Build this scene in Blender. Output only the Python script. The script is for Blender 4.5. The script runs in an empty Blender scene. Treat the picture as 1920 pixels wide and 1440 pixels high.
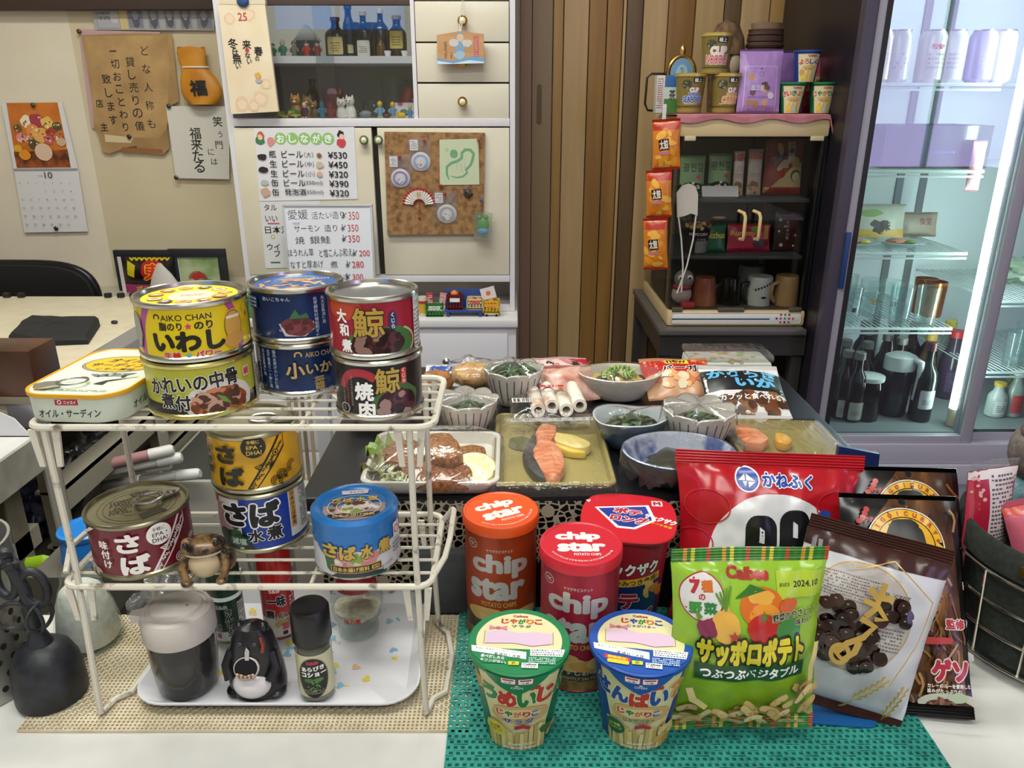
import bpy, bmesh, math, random
from mathutils import Vector, Matrix, noise
from math import sin, cos, pi, radians, sqrt, atan2

random.seed(7)
SC = bpy.context.scene
COL = SC.collection

# ---- camera, world, lights, exposure
TH = radians(20.0)
FPX = 1442.0
EYE = Vector((0.0, 0.0, 1.25))
cam_data = bpy.data.cameras.new('camera')
cam_data.sensor_width = 36.0
cam_data.lens = FPX / 1920.0 * 36.0
cam_data.clip_start = 0.02
cam = bpy.data.objects.new('camera', cam_data)
cam.location = EYE
cam.rotation_euler = (radians(70.0), 0, 0)
COL.objects.link(cam)
SC.camera = cam

world = bpy.data.worlds.new('world')
SC.world = world
world.use_nodes = True
world.node_tree.nodes['Background'].inputs[0].default_value = (0.75, 0.8, 1.0, 1)
world.node_tree.nodes['Background'].inputs[1].default_value = 0.3

SC.view_settings.view_transform = 'Standard'
SC.view_settings.look = 'None'
SC.view_settings.gamma = 1.0
SC.view_settings.use_curve_mapping = False
SC.view_settings.exposure = 0.2
SC.cycles.transparent_max_bounces = 24
SC.cycles.max_bounces = 8
SC.cycles.sample_clamp_indirect = 4.0

LAMPS = [  # x, y, length, width, watts, colour, turned
 (-0.25, 0.25, 1.3, 0.25, 14.0, (0.97, 1.0, 0.93), 0.0),
 (-0.55, 1.35, 1.3, 0.25, 19.0, (0.98, 1.0, 0.92), 0.0),
 (0.4, -0.8, 1.3, 0.25, 13.0, (0.96, 1.0, 0.96), 0.0),
]
for (lx, ly, ll, lw, watt, lc, rz) in LAMPS:
 ld = bpy.data.lights.new('ceiling_lamp_light', 'AREA')
 ld.shape = 'RECTANGLE'
 ld.size = ll
 ld.size_y = lw
 ld.energy = watt
 ld.color = lc
 lo = bpy.data.objects.new('ceiling_lamp_light', ld)
 lo.location = (lx, ly, 2.41)
 lo.rotation_euler = (0, 0, rz)
 COL.objects.link(lo)

# ---- helpers
def at(px, py, Y=None, Z=None):
 """Where the sight line through a point of the 1920x1440 photo meets the upright plane Y or the level Z."""
 d = Vector(((px - 960) / FPX, cos(TH) - (py - 720) / FPX * sin(TH), -sin(TH) - (py - 720) / FPX * cos(TH)))
 t = Y / d.y if Y is not None else (Z - EYE.z) / d.z
 return EYE + d * t

def lin(h):
 h = h.lstrip('#')
 c = [int(h[i:i + 2], 16) / 255 for i in (0, 2, 4)]
 return tuple(x / 12.92 if x <= 0.04045 else ((x + 0.055) / 1.055) ** 2.4 for x in c) + (1.0,)

MATS = {}
def M(h, rough=0.5, metal=0.0, coat=0.0, emit=0.0, sheen=0.0):
 key = (h, rough, metal, coat, emit, sheen)
 if key in MATS:
  return MATS[key]
 m = bpy.data.materials.new('paint_' + h)
 m.use_nodes = True
 b = m.node_tree.nodes['Principled BSDF']
 b.inputs['Base Color'].default_value = lin(h)
 b.inputs['Roughness'].default_value = rough
 b.inputs['Metallic'].default_value = metal
 b.inputs['Coat Weight'].default_value = coat
 b.inputs['Coat Roughness'].default_value = 0.08
 if emit:
  b.inputs['Emission Color'].default_value = lin(h)
  b.inputs['Emission Strength'].default_value = emit
 MATS[key] = m
 return m

def P(h, rough=0.3):          # glossy print
 return M(h, rough, 0.0, 0.0)

def Q(h):
 return M(h, 0.35)

def N(h):
 return M(h, 0.4)

def G25(h):
 return M(h, 0.25)

def noisy(name, h1, h2, scale=20.0, rough=0.5, detail=4.0, stretch=(1, 1, 1), bump=0.0, metal=0.0, lo=0.35, hi=0.65, coords='Object', kind='noise', bscale=None, h3=None):
 if name in MATS:
  return MATS[name]
 m = bpy.data.materials.new(name)
 m.use_nodes = True
 nt = m.node_tree
 b = nt.nodes['Principled BSDF']
 tc = nt.nodes.new('ShaderNodeTexCoord')
 mp = nt.nodes.new('ShaderNodeMapping')
 mp.inputs['Scale'].default_value = stretch
 nt.links.new(tc.outputs[coords], mp.inputs['Vector'])
 if kind == 'voronoi':
  tx = nt.nodes.new('ShaderNodeTexVoronoi')
  tx.inputs['Scale'].default_value = scale
  fac = tx.outputs['Distance']
 else:
  tx = nt.nodes.new('ShaderNodeTexNoise')
  tx.inputs['Scale'].default_value = scale
  tx.inputs['Detail'].default_value = detail
  fac = tx.outputs['Fac']
 nt.links.new(mp.outputs['Vector'], tx.inputs['Vector'])
 rp = nt.nodes.new('ShaderNodeValToRGB')
 rp.color_ramp.elements[0].position = lo
 rp.color_ramp.elements[0].color = lin(h1)
 rp.color_ramp.elements[1].position = hi
 rp.color_ramp.elements[1].color = lin(h2)
 if h3:
  e = rp.color_ramp.elements.new((lo + hi) / 2)
  e.color = lin(h3)
 nt.links.new(fac, rp.inputs['Fac'])
 nt.links.new(rp.outputs['Color'], b.inputs['Base Color'])
 b.inputs['Roughness'].default_value = rough
 b.inputs['Metallic'].default_value = metal
 if bump:
  bp = nt.nodes.new('ShaderNodeBump')
  bp.inputs['Strength'].default_value = bump
  bp.inputs['Distance'].default_value = 0.002
  if bscale:
   t2 = nt.nodes.new('ShaderNodeTexNoise')
   t2.inputs['Scale'].default_value = bscale
   nt.links.new(mp.outputs['Vector'], t2.inputs['Vector'])
   nt.links.new(t2.outputs['Fac'], bp.inputs['Height'])
  else:
   nt.links.new(fac, bp.inputs['Height'])
  nt.links.new(bp.outputs['Normal'], b.inputs['Normal'])
 MATS[name] = m
 return m

def glassy(name, tint='FFFFFF', ior=1.45, rough=0.02, bump=0.0, bscale=60.0, gain=1.0, haze=0.0, hazecol='FFFFFF'):
 """Clear thin glass or film: a see-through shader with a mirror coat that grows towards grazing angles."""
 if name in MATS:
  return MATS[name]
 m = bpy.data.materials.new(name)
 m.use_nodes = True
 nt = m.node_tree
 nt.nodes.clear()
 out = nt.nodes.new('ShaderNodeOutputMaterial')
 tr = nt.nodes.new('ShaderNodeBsdfTransparent')
 tr.inputs['Color'].default_value = lin(tint)
 gl = nt.nodes.new('ShaderNodeBsdfGlossy')
 gl.inputs['Roughness'].default_value = rough
 fr = nt.nodes.new('ShaderNodeFresnel')
 ge = nt.nodes.new('ShaderNodeNewGeometry')
 io = nt.nodes.new('ShaderNodeMix')   # the same index seen from either side: a thin sheet, not a solid
 io.inputs[2].default_value = ior
 io.inputs[3].default_value = 1 / ior
 nt.links.new(ge.outputs['Backfacing'], io.inputs[0])
 nt.links.new(io.outputs[0], fr.inputs['IOR'])
 mx = nt.nodes.new('ShaderNodeMixShader')
 fac = fr.outputs['Fac']
 if gain != 1.0:
  mm = nt.nodes.new('ShaderNodeMath')
  mm.operation = 'MULTIPLY'
  mm.inputs[1].default_value = gain
  mm.use_clamp = True
  nt.links.new(fac, mm.inputs[0])
  fac = mm.outputs[0]
 nt.links.new(fac, mx.inputs[0])
 base = tr
 if haze:
  df = nt.nodes.new('ShaderNodeBsdfDiffuse')
  df.inputs['Color'].default_value = lin(hazecol)
  m2 = nt.nodes.new('ShaderNodeMixShader')
  m2.inputs[0].default_value = haze
  nt.links.new(tr.outputs[0], m2.inputs[1])
  nt.links.new(df.outputs[0], m2.inputs[2])
  base = m2
 nt.links.new(base.outputs[0], mx.inputs[1])
 nt.links.new(gl.outputs[0], mx.inputs[2])
 if bump:
  tc = nt.nodes.new('ShaderNodeTexCoord')
  tx = nt.nodes.new('ShaderNodeTexNoise')
  tx.inputs['Scale'].default_value = bscale
  tx.inputs['Detail'].default_value = 3
  tx.inputs['Distortion'].default_value = 1.5
  mp = nt.nodes.new('ShaderNodeMapping')
  mp.inputs['Scale'].default_value = (1, 0.35, 1)
  mp.inputs['Rotation'].default_value = (0.2, 0.3, 0.7)
  bp = nt.nodes.new('ShaderNodeBump')
  bp.inputs['Strength'].default_value = bump
  bp.inputs['Distance'].default_value = 0.004
  nt.links.new(tc.outputs['Object'], mp.inputs['Vector'])
  nt.links.new(mp.outputs['Vector'], tx.inputs['Vector'])
  nt.links.new(tx.outputs['Fac'], bp.inputs['Height'])
  nt.links.new(bp.outputs['Normal'], gl.inputs['Normal'])
 nt.links.new(mx.outputs[0], out.inputs['Surface'])
 MATS[name] = m
 return m

GLASS = glassy('clear_glass', 'F4FAF8', 1.5, 0.02)
PANE = glassy('window_pane_glass', 'F2F4F4', 1.45, 0.0, gain=1.6)
FRIDGE_PANE = glassy('fridge_pane_glass', 'F4FAFA', 1.5, 0.02, gain=2.0)
FILM = glassy('cling_film', 'FAFAFA', 1.42, 0.09, 0.8, 38.0, gain=1.5, haze=0.02)
BAGFILM = glassy('plastic_bag_film', 'E8E8E8', 1.42, 0.12, 0.9, 22.0, gain=1.6, haze=0.16, hazecol='C8C8C8')
WHITEPL = N('E8E6E4')
STEEL = M('B9B9B6', 0.28, 1.0)
TIN = M('C9C7BE', 0.22, 1.0)
GOLDTIN = M('C9BE7A', 0.25, 1.0)
BLACK = M('121213', 0.45)
INK = M('15151A', 0.5)
WHITE = M('F2F1EE', 0.45)
CREAM = M('E2D9C0', 0.45)

class MB:
 """Collects shapes that become ONE mesh."""
 def __init__(s):
  s.v, s.f, s.m, s.mats = [], [], [], []

 def mi(s, mat):
  if mat not in s.mats:
   s.mats.append(mat)
  return s.mats.index(mat)

 def add(s, vs, fs, mat, T=None):
  o = len(s.v)
  k = s.mi(mat)
  if T is not None:
   vs = [T @ Vector(v) for v in vs]
  s.v.extend([tuple(v) for v in vs])
  for f in fs:
   s.f.append([i + o for i in f])
   s.m.append(k)
  return s

 def bm(s, b, mat, T=None):
  b.verts.index_update()
  s.add([v.co.copy() for v in b.verts], [[v.index for v in f.verts] for f in b.faces], mat, T)
  b.free()
  return s

 def box(s, lo, hi, mat, bev=0.0, T=None, seg=2):
  b = bmesh.new()
  bmesh.ops.create_cube(b, size=1.0)
  for v in b.verts:
   v.co = Vector([lo[i] + (v.co[i] + 0.5) * (hi[i] - lo[i]) for i in range(3)])
  if bev:
   bmesh.ops.bevel(b, geom=b.edges[:], offset=bev, segments=seg, affect='EDGES', profile=0.6)
  return s.bm(b, mat, T)

 def lathe(s, prof, mat, n=32, T=None, sx=1.0, sy=1.0, ripple=None, cap=True):
  vs, fs = [], []
  for (r, z) in prof:
   for k in range(n):
    a = 2 * pi * k / n
    q = r * (1 + (ripple(a, z) if ripple else 0))
    vs.append((q * cos(a) * sx, q * sin(a) * sy, z))
  for i in range(len(prof) - 1):
   for k in range(n):
    a, b = i * n + k, i * n + (k + 1) % n
    fs.append([a, b, b + n, a + n])
  if cap:
   if prof[0][0] > 1e-6:
    fs.append(list(range(n))[::-1])
   if prof[-1][0] > 1e-6:
    fs.append([(len(prof) - 1) * n + k for k in range(n)])
  return s.add(vs, fs, mat, T)

 def tube(s, pts, r, mat, n=8, closed=False, T=None, flat=1.0):
  pts = [Vector(p) for p in pts]
  L = len(pts)
  rs = r if isinstance(r, (list, tuple)) else [r] * L
  vs, fs = [], []
  prev = None
  for i, p in enumerate(pts):
   if closed:
    d = pts[(i + 1) % L] - pts[i - 1]
   else:
    d = pts[min(i + 1, L - 1)] - pts[max(i - 1, 0)]
   if d.length < 1e-9:
    d = Vector((0, 0, 1))
   d.normalize()
   if prev is None:
    u = d.cross(Vector((0, 0, 1)))
    if u.length < 0.05:
     u = d.cross(Vector((1, 0, 0)))
   else:
    u = prev - d * prev.dot(d)
   u.normalize()
   prev = u
   w = d.cross(u)
   for k in range(n):
    a = 2 * pi * k / n
    vs.append(p + (u * cos(a) + w * sin(a) * flat) * rs[i])
  R = L if closed else L - 1
  for i in range(R):
   j = (i + 1) % L
   for k in range(n):
    k2 = (k + 1) % n
    fs.append([i * n + k, i * n + k2, j * n + k2, j * n + k])
  if not closed:
   fs.append(list(range(n))[::-1])
   fs.append([(L - 1) * n + k for k in range(n)])
  return s.add(vs, fs, mat, T)

 def prism(s, poly, z0, z1, mat, T=None):
  n = len(poly)
  vs = [(x, y, z0) for x, y in poly] + [(x, y, z1) for x, y in poly]
  fs = [list(range(n))[::-1], list(range(n, 2 * n))]
  fs += [[i, (i + 1) % n, n + (i + 1) % n, n + i] for i in range(n)]
  return s.add(vs, fs, mat, T)

 def ball(s, c, r, mat, n=16, T=None, wob=0.0, seed=0):
  if not isinstance(r, (list, tuple)):
   r = (r, r, r)
  m = max(6, n // 2)
  vs, fs = [], []
  for i in range(m + 1):
   t = pi * i / m
   for k in range(n):
    a = 2 * pi * k / n
    d = Vector((sin(t) * cos(a), sin(t) * sin(a), cos(t)))
    q = 1 + (wob * noise.noise(d * 2.3 + Vector((seed, seed * 1.7, 0))) if wob else 0)
    vs.append((c[0] + d.x * r[0] * q, c[1] + d.y * r[1] * q, c[2] + d.z * r[2] * q))
  for i in range(m):
   for k in range(n):
    a, b = i * n + k, i * n + (k + 1) % n
    fs.append([a, a + n, b + n, b])
  return s.add(vs, fs, mat, T)

 def grid(s, fn, nu, nv, mat, T=None, flip=False):
  vs = [fn(i / nu, j / nv) for j in range(nv + 1) for i in range(nu + 1)]
  fs = []
  for j in range(nv):
   for i in range(nu):
    a = j * (nu + 1) + i
    q = [a, a + 1, a + nu + 2, a + nu + 1]
    fs.append(q[::-1] if flip else q)
  return s.add(vs, fs, mat, T)

 def sheet(s, outline, th, mat, T=None):
  """A flat outline (x, z) given thickness th along y."""
  n = len(outline)
  vs = [(x, -th / 2, z) for x, z in outline] + [(x, th / 2, z) for x, z in outline]
  fs = [list(range(n)), list(range(n, 2 * n))[::-1]]
  fs += [[i, n + i, n + (i + 1) % n, (i + 1) % n] for i in range(n)]
  return s.add(vs, fs, mat, T)

 def build(s, name, parent=None, loc=(0, 0, 0), rot=(0, 0, 0), sharp=38, label=None, cat=None, group=None, kind=None, fix=True):
  me = bpy.data.meshes.new(name)
  me.from_pydata(s.v, [], s.f)
  for m in s.mats:
   me.materials.append(m)
  me.polygons.foreach_set('material_index', s.m)
  me.polygons.foreach_set('use_smooth', [True] * len(s.f))
  me.update()
  me.set_sharp_from_angle(angle=radians(sharp))
  o = bpy.data.objects.new(name, me)
  COL.objects.link(o)
  o.location = loc
  o.rotation_euler = rot
  if parent:
   o.parent = parent
  tag(o, label, cat, group, kind)
  return o

def tag(o, label=None, cat=None, group=None, kind=None):
 if label:
  o['label'] = label
 if cat:
  o['category'] = cat
 if group:
  o['group'] = group
 if kind:
  o['kind'] = kind
 return o

def thing(name, label, cat, loc=(0, 0, 0), rot=(0, 0, 0), group=None):
 o = bpy.data.objects.new(name, None)
 o.empty_display_size = 0.02
 COL.objects.link(o)
 o.location = loc
 o.rotation_euler = rot
 return tag(o, label, cat, group)

def dup(root, loc=None, rot=None, label=None, group=None):
 r = root.copy()
 COL.objects.link(r)
 if loc is not None:
  r.location = loc
 if rot is not None:
  r.rotation_euler = rot
 if label:
  r['label'] = label
 if group:
  r['group'] = group
 for ch in list(root.children):
  c = ch.copy()
  COL.objects.link(c)
  c.parent = r
  for g in list(ch.children):
   d = g.copy()
   COL.objects.link(d)
   d.parent = c
 return r

def TR(x=0, y=0, z=0, rx=0, ry=0, rz=0, s=1.0):
 return Matrix.Translation((x, y, z)) @ Matrix.Rotation(rz, 4, 'Z') @ Matrix.Rotation(ry, 4, 'Y') @ Matrix.Rotation(rx, 4, 'X') @ Matrix.Scale(s, 4)

def arc(cx, cy, r, a0, a1, n):
 return [(cx + r * cos(a0 + (a1 - a0) * i / n), cy + r * sin(a0 + (a1 - a0) * i / n)) for i in range(n + 1)]

def rrect(w, h, r, n=5, cx=0, cy=0):
 p = []
 for (sx, sy, a) in ((1, -1, -pi / 2), (1, 1, 0), (-1, 1, pi / 2), (-1, -1, pi)):
  p += arc(cx + sx * (w / 2 - r), cy + sy * (h / 2 - r), r, a, a + pi / 2, n)
 return p

# ---- printed matter: shapes and letters laid on a surface (millimetres)
GLYPHS = {}
def raw_text(t, bold, shear):
 c = bpy.data.curves.new('lettering', 'FONT')
 c.body = t
 c.size = 1.0
 c.offset = bold
 c.shear = shear
 c.resolution_u = 3
 o = bpy.data.objects.new('lettering', c)
 me = bpy.data.meshes.new_from_object(o)
 r = ([(v.co.x, v.co.y) for v in me.vertices], [tuple(p.vertices) for p in me.polygons], sum(p.area for p in me.polygons))
 bpy.data.objects.remove(o)
 bpy.data.curves.remove(c)
 bpy.data.meshes.remove(me)
 return r

def glyph(ch, bold, shear):
 """One letter; it is thickened by shifted copies."""
 k = (ch, bold, shear)
 if k not in GLYPHS:
  vs, fs, ar = raw_text(ch, bold, shear)
  if bold > 0 and vs:
   v0, f0, a0 = glyph(ch, 0.0, shear)[:3]
   nd = 14 if bold > 0.04 else 8
   if bold > 0.012:
    vs, fs = [], []
    for i in range(nd):
     o = len(vs)
     vs += [(x + bold * cos(i * 2 * pi / nd), y + bold * sin(i * 2 * pi / nd), i * 0.03) for x, y in v0]
     fs += [tuple(q + o for q in f) for f in f0]
    o = len(vs)
    vs += [(x, y, 0.45) for x, y in v0]
    fs += [tuple(q + o for q in f) for f in f0]
  GLYPHS[k] = (vs, fs, ar)
 return GLYPHS[k]

ADV = {}
def glyphs(t, bold=0.0, shear=0.0):
 if len(t) == 1:
  return glyph(t, bold, shear)[:2]
 bar = min(v[0] for v in glyph('|', 0.0, 0.0)[0])
 vs, fs, x = [], [], 0.0
 for ch in t:
  if ch not in ADV:
   q = raw_text(ch + '|', 0.0, 0.0)[0]
   m = max(v[0] for v in q)
   ADV[ch] = min(v[0] for v in q if v[0] > m - 0.12) - bar
  g = glyph(ch, bold, shear)
  o = len(vs)
  vs += [(v[0] + x,) + tuple(v[1:]) for v in g[0]]
  fs += [tuple(i + o for i in f) for f in g[1]]
  x += ADV[ch]
 return vs, fs

class Dec:
 def __init__(s, x0, y0, x1, y1):
  s.b = (x0, y0, x1, y1)
  s.e = []

 def raw(s, vs, fs, mat):
  s.e.append((vs, fs, mat))
  return s

 def poly(s, pts, mat):
  return s.raw(list(pts), [tuple(range(len(pts)))], mat)

 def rect(s, x0, y0, x1, y1, mat):
  return s.poly([(x0, y0), (x1, y0), (x1, y1), (x0, y1)], mat)

 def rr(s, cx, cy, w, h, r, mat, rot=0):
  p = rrect(w, h, r)
  return s.poly([(cx + x * cos(rot) - y * sin(rot), cy + x * sin(rot) + y * cos(rot)) for x, y in p], mat)

 def ell(s, cx, cy, rx, ry, mat, n=40, rot=0):
  p = [(rx * cos(2 * pi * i / n), ry * sin(2 * pi * i / n)) for i in range(n)]
  return s.poly([(cx + x * cos(rot) - y * sin(rot), cy + x * sin(rot) + y * cos(rot)) for x, y in p], mat)

 def ring(s, cx, cy, rx, ry, t, mat, n=48, a0=0.0, a1=2 * pi):
  vs, fs = [], []
  for i in range(n + 1):
   a = a0 + (a1 - a0) * i / n
   vs += [(cx + rx * cos(a), cy + ry * sin(a)), (cx + (rx - t) * cos(a), cy + (ry - t) * sin(a))]
  fs = [(2 * i, 2 * i + 2, 2 * i + 3, 2 * i + 1) for i in range(n)]
  return s.raw(vs, fs, mat)

 def line(s, pts, w, mat):
  vs, fs = [], []
  L = len(pts)
  for i, p in enumerate(pts):
   a, b = pts[max(i - 1, 0)], pts[min(i + 1, L - 1)]
   dx, dy = b[0] - a[0], b[1] - a[1]
   l = sqrt(dx * dx + dy * dy) or 1
   ww = w[i] if isinstance(w, (list, tuple)) else w
   vs += [(p[0] - dy / l * ww / 2, p[1] + dx / l * ww / 2), (p[0] + dy / l * ww / 2, p[1] - dx / l * ww / 2)]
  fs = [(2 * i, 2 * i + 1, 2 * i + 3, 2 * i + 2) for i in range(L - 1)]
  return s.raw(vs, fs, mat)

 def blob(s, cx, cy, rx, ry, mat, seed=0, wob=0.25, n=26, rot=0):
  p = []
  for i in range(n):
   a = 2 * pi * i / n
   q = 1 + wob * noise.noise(Vector((cos(a) * 1.6 + seed * 3.1, sin(a) * 1.6, seed * 0.7)))
   x, y = rx * q * cos(a), ry * q * sin(a)
   p.append((cx + x * cos(rot) - y * sin(rot), cy + x * sin(rot) + y * cos(rot)))
  return s.poly(p, mat)

 def bits(s, cx, cy, rx, ry, k, size, mats, seed=1, asp=1.0):
  """Loose pieces of food or colour inside an ellipse."""
  rd = random.Random(seed)
  for m in mats:
   vs, fs = [], []
   for i in range(max(1, k // len(mats))):
    a, q = rd.uniform(0, 2 * pi), sqrt(rd.random())
    x, y = cx + rx * q * cos(a), cy + ry * q * sin(a)
    t = rd.uniform(0, pi)
    z = size * rd.uniform(0.6, 1.3)
    o = len(vs)
    for j in range(8):
     b = 2 * pi * j / 8
     u, v = z * cos(b) * asp * rd.uniform(0.75, 1.2), z * sin(b) / asp * rd.uniform(0.75, 1.2)
     vs.append((x + u * cos(t) - v * sin(t), y + u * sin(t) + v * cos(t), i * 0.18))
    fs.append(tuple(range(o, o + 8)))
   s.raw(vs, fs, m)
  return s

 def dashes(s, x0, y0, x1, y1, rows, mat, seed=1, fill=0.55):
  """Print too fine to read: rows of broken hairlines."""
  rd = random.Random(seed)
  vs, fs = [], []
  st = max(abs(y1 - y0) / rows, 0.2)
  y0, x0, x1 = min(y0, y1), min(x0, x1), max(x0, x1)
  for r in range(rows):
   y = y0 + st * (r + 0.5)
   x = x0
   while x < x1:
    w = st * rd.uniform(0.4, 0.8)
    if rd.random() < 0.86:
     o = len(vs)
     h = st * fill / 2 * rd.uniform(0.7, 1)
     vs += [(x, y - h), (min(x + w, x1), y - h), (min(x + w, x1), y + h), (x, y + h)]
     fs.append((o, o + 1, o + 2, o + 3))
    x += w + st * 0.25
  return s.raw(vs, fs, mat) if fs else s

 def bars(s, x0, y0, x1, y1, n, mat, seed=3):
  rd = random.Random(seed)
  vs, fs = [], []
  w = (x1 - x0) / n
  for i in range(n):
   if rd.random() < 0.75:
    o = len(vs)
    a = x0 + w * i
    b = a + w * rd.choice((0.35, 0.6, 0.9))
    vs += [(a, y0), (b, y0), (b, y1), (a, y1)]
    fs.append((o, o + 1, o + 2, o + 3))
  return s.raw(vs, fs, mat)

 def star(s, cx, cy, r, mat, k=5, inner=0.45, rot=pi / 2):
  return s.poly([(cx + r * (1 if i % 2 == 0 else inner) * cos(rot + pi * i / k), cy + r * (1 if i % 2 == 0 else inner) * sin(rot + pi * i / k)) for i in range(2 * k)], mat)

 def text(s, t, x, y, w, h, mat, b=0.0, rot=0.0, out=None, sh=0.0):
  """Letters t fitted to a box w by h centred at (x, y); w or h 0 keeps the letters' own proportions."""
  vs, fs = glyphs(t, b, sh)
  if not vs:
   return s
  xs, ys = [v[0] for v in vs], [v[1] for v in vs]
  ax, bx, ay, by = min(xs), max(xs), min(ys), max(ys)
  kx = w / (bx - ax) if w else None
  ky = h / (by - ay) if h else None
  kx, ky = kx or ky, ky or kx
  def put(q):
   r = []
   for p in q:
    u, v = (p[0] - (ax + bx) / 2) * kx, (p[1] - (ay + by) / 2) * ky
    r.append((x + u * cos(rot) - v * sin(rot), y + u * sin(rot) + v * cos(rot)) + tuple(p[2:]))
   return r
  if out:
   for (om, ob) in (out if isinstance(out, list) else [out]):
    ov, of = glyphs(t, b + ob, sh)
    s.raw(put(ov), of, om)
  return s.raw(put(vs), fs, mat)

 def chars(s, t, x, y, size, mat, b=0.0, dx=0.0, dy=None, out=None):
  """Letters one by one from (x, y): down a column by default."""
  dy = -size * 1.05 if dy is None else dy
  for i, ch in enumerate(t):
   if ch == ' ':
    continue
   z = size
   vs, fs = glyphs(ch, b)
   def put(q):
    r = []
    for p in q:
     r.append((x + dx * i + (p[0] - 0.5) * z, y + dy * i + (p[1] - 0.38) * z) + tuple(p[2:]))
    return r
   if out:
    s.raw(put(glyphs(ch, b + out[1])[0]), glyphs(ch, b + out[1])[1], out[0])
   s.raw(put(vs), fs, mat)
  return s

 def put(s, mb, fn, step=None, stepy=None, eps=0.03, base=0.1):
  """Lay the print on mb; fn(x, y, lift) in millimetres gives metres. Pieces are cut at every step so they follow the surface."""
  x0, y0, x1, y1 = s.b
  k = -1
  for (vs, fs, mat) in s.e:
   k += 1
   b = bmesh.new()
   bv = [b.verts.new((q[0], q[1], q[2] if len(q) > 2 else 0)) for q in vs]
   for f in fs:
    try:
     b.faces.new([bv[i] for i in f])
    except ValueError:
     pass
   xs, ys = [v[0] for v in vs], [v[1] for v in vs]
   lo, hi, lo2, hi2 = min(xs), max(xs), min(ys), max(ys)
   for (co, no, need) in (((x0, 0, 0), (-1, 0, 0), lo < x0), ((x1, 0, 0), (1, 0, 0), hi > x1), ((0, y0, 0), (0, -1, 0), lo2 < y0), ((0, y1, 0), (0, 1, 0), hi2 > y1)):
    if need:
     bmesh.ops.bisect_plane(b, geom=b.verts[:] + b.edges[:] + b.faces[:], plane_co=co, plane_no=no, clear_outer=True)
   lo, hi, lo2, hi2 = max(lo, x0), min(hi, x1), max(lo2, y0), min(hi2, y1)
   for (st, a, z, no) in ((step, lo, hi, (1, 0, 0)), (stepy, lo2, hi2, (0, 1, 0))):
    if st:
     c = math.floor(a / st) * st + st
     while c < z - 1e-6:
      bmesh.ops.bisect_plane(b, geom=b.verts[:] + b.edges[:] + b.faces[:], plane_co=(no[0] * c, no[1] * c, 0), plane_no=no)
      c += st
   b.verts.index_update()
   fl = []
   for f in b.faces:
    ix = [v.index for v in f.verts]
    fl.append(ix if f.normal.z >= 0 else ix[::-1])
   if fl:
    mb.add([fn(v.co.x, v.co.y, base + eps * (k + v.co.z)) for v in b.verts], fl, mat)
    k += max(v.co.z for v in b.verts)
   b.free()
  return mb

def on_cyl(r, mm0=0.0):
 def fn(x, y, l):
  a = x / (r * 1000)
  q = r + l / 1000
  return (q * sin(a), -q * cos(a), y / 1000)
 return fn

def on_cone(r0, r1, h):
 rm = (r0 + r1) / 2 * 1000
 def fn(x, y, l):
  a = x / rm
  q = r0 + (r1 - r0) * (y / 1000) / h + l / 1000
  return (q * sin(a), -q * cos(a), y / 1000)
 return fn

def on_top(z, rot=0.0):
 def fn(x, y, l):
  return ((x * cos(rot) - y * sin(rot)) / 1000, (x * sin(rot) + y * cos(rot)) / 1000, z + l / 1000)
 return fn

def on_front(yf, x0=0.0, z0=0.0):
 def fn(x, y, l):
  return (x0 + x / 1000, yf - l / 1000, z0 + y / 1000)
 return fn
# ---- the room
PLASTER = noisy('beige_plaster', 'D8CDB7', 'DDD3BE', 6.0, 0.85, 5, bump=0.12, bscale=90)
def struct(name, mb, **k):
 return mb.build(name, kind='structure', **k)

struct('floor', MB().box((-2.4, -1.8, -0.05), (3.7, 2.6, 0.0), noisy('floor_vinyl', '5A544C', '6A645B', 8, 0.6)))
struct('ceiling', MB().box((-2.4, -1.8, 2.5), (3.7, 2.6, 2.55), M('E4E0D8', 0.9)))
struct('wall_back', MB().box((-2.4, 2.5, 0.0), (3.7, 2.6, 2.5), PLASTER))
struct('wall_left', MB().box((-2.5, -1.8, 0.0), (-2.4, 2.6, 2.5), PLASTER))
struct('wall_right', MB().box((3.6, -1.8, 0.0), (3.7, 2.5, 2.5), PLASTER))
wf = MB()
for (a, b, c, d) in ((-2.4, 3.6, 0, 0.84), (-2.4, 3.6, 2.25, 2.5), (-2.4, -1.75, 0.84, 2.25), (-0.75, 2.2, 0.84, 2.25), (-1.75, -0.75, 0.84, 1.76), (3.52, 3.6, 0.84, 2.25)):
 wf.box((a, -1.8, c), (b, -1.7, d), PLASTER)
struct('wall_front', wf)
w1 = MB().box((2.2, -1.78, 0.84), (3.52, -1.76, 2.25), M('C4B4EE', 0.5, emit=3.6))
for x in (2.2, 2.85, 3.49):
 w1.box((x, -1.755, 0.84), (x + 0.03, -1.72, 2.25), M('777A80', 0.4, 0.8))
struct('window_1', w1)
w2 = MB().box((-1.75, -1.78, 1.76), (-0.75, -1.76, 2.25), M('3E7FD8', 0.5, emit=2.2))
for x in (-1.75, -1.28, -0.78):
 w2.box((x, -1.755, 1.76), (x + 0.03, -1.72, 2.25), M('777A80', 0.4, 0.8))
struct('window_2', w2)
struct('trim_1', MB().box((-2.4, 2.46, at(100, 18, Y=2.46).z), (-0.79, 2.5, at(100, -45, Y=2.46).z), M('3A2A22', 0.5), 0.004))

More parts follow.
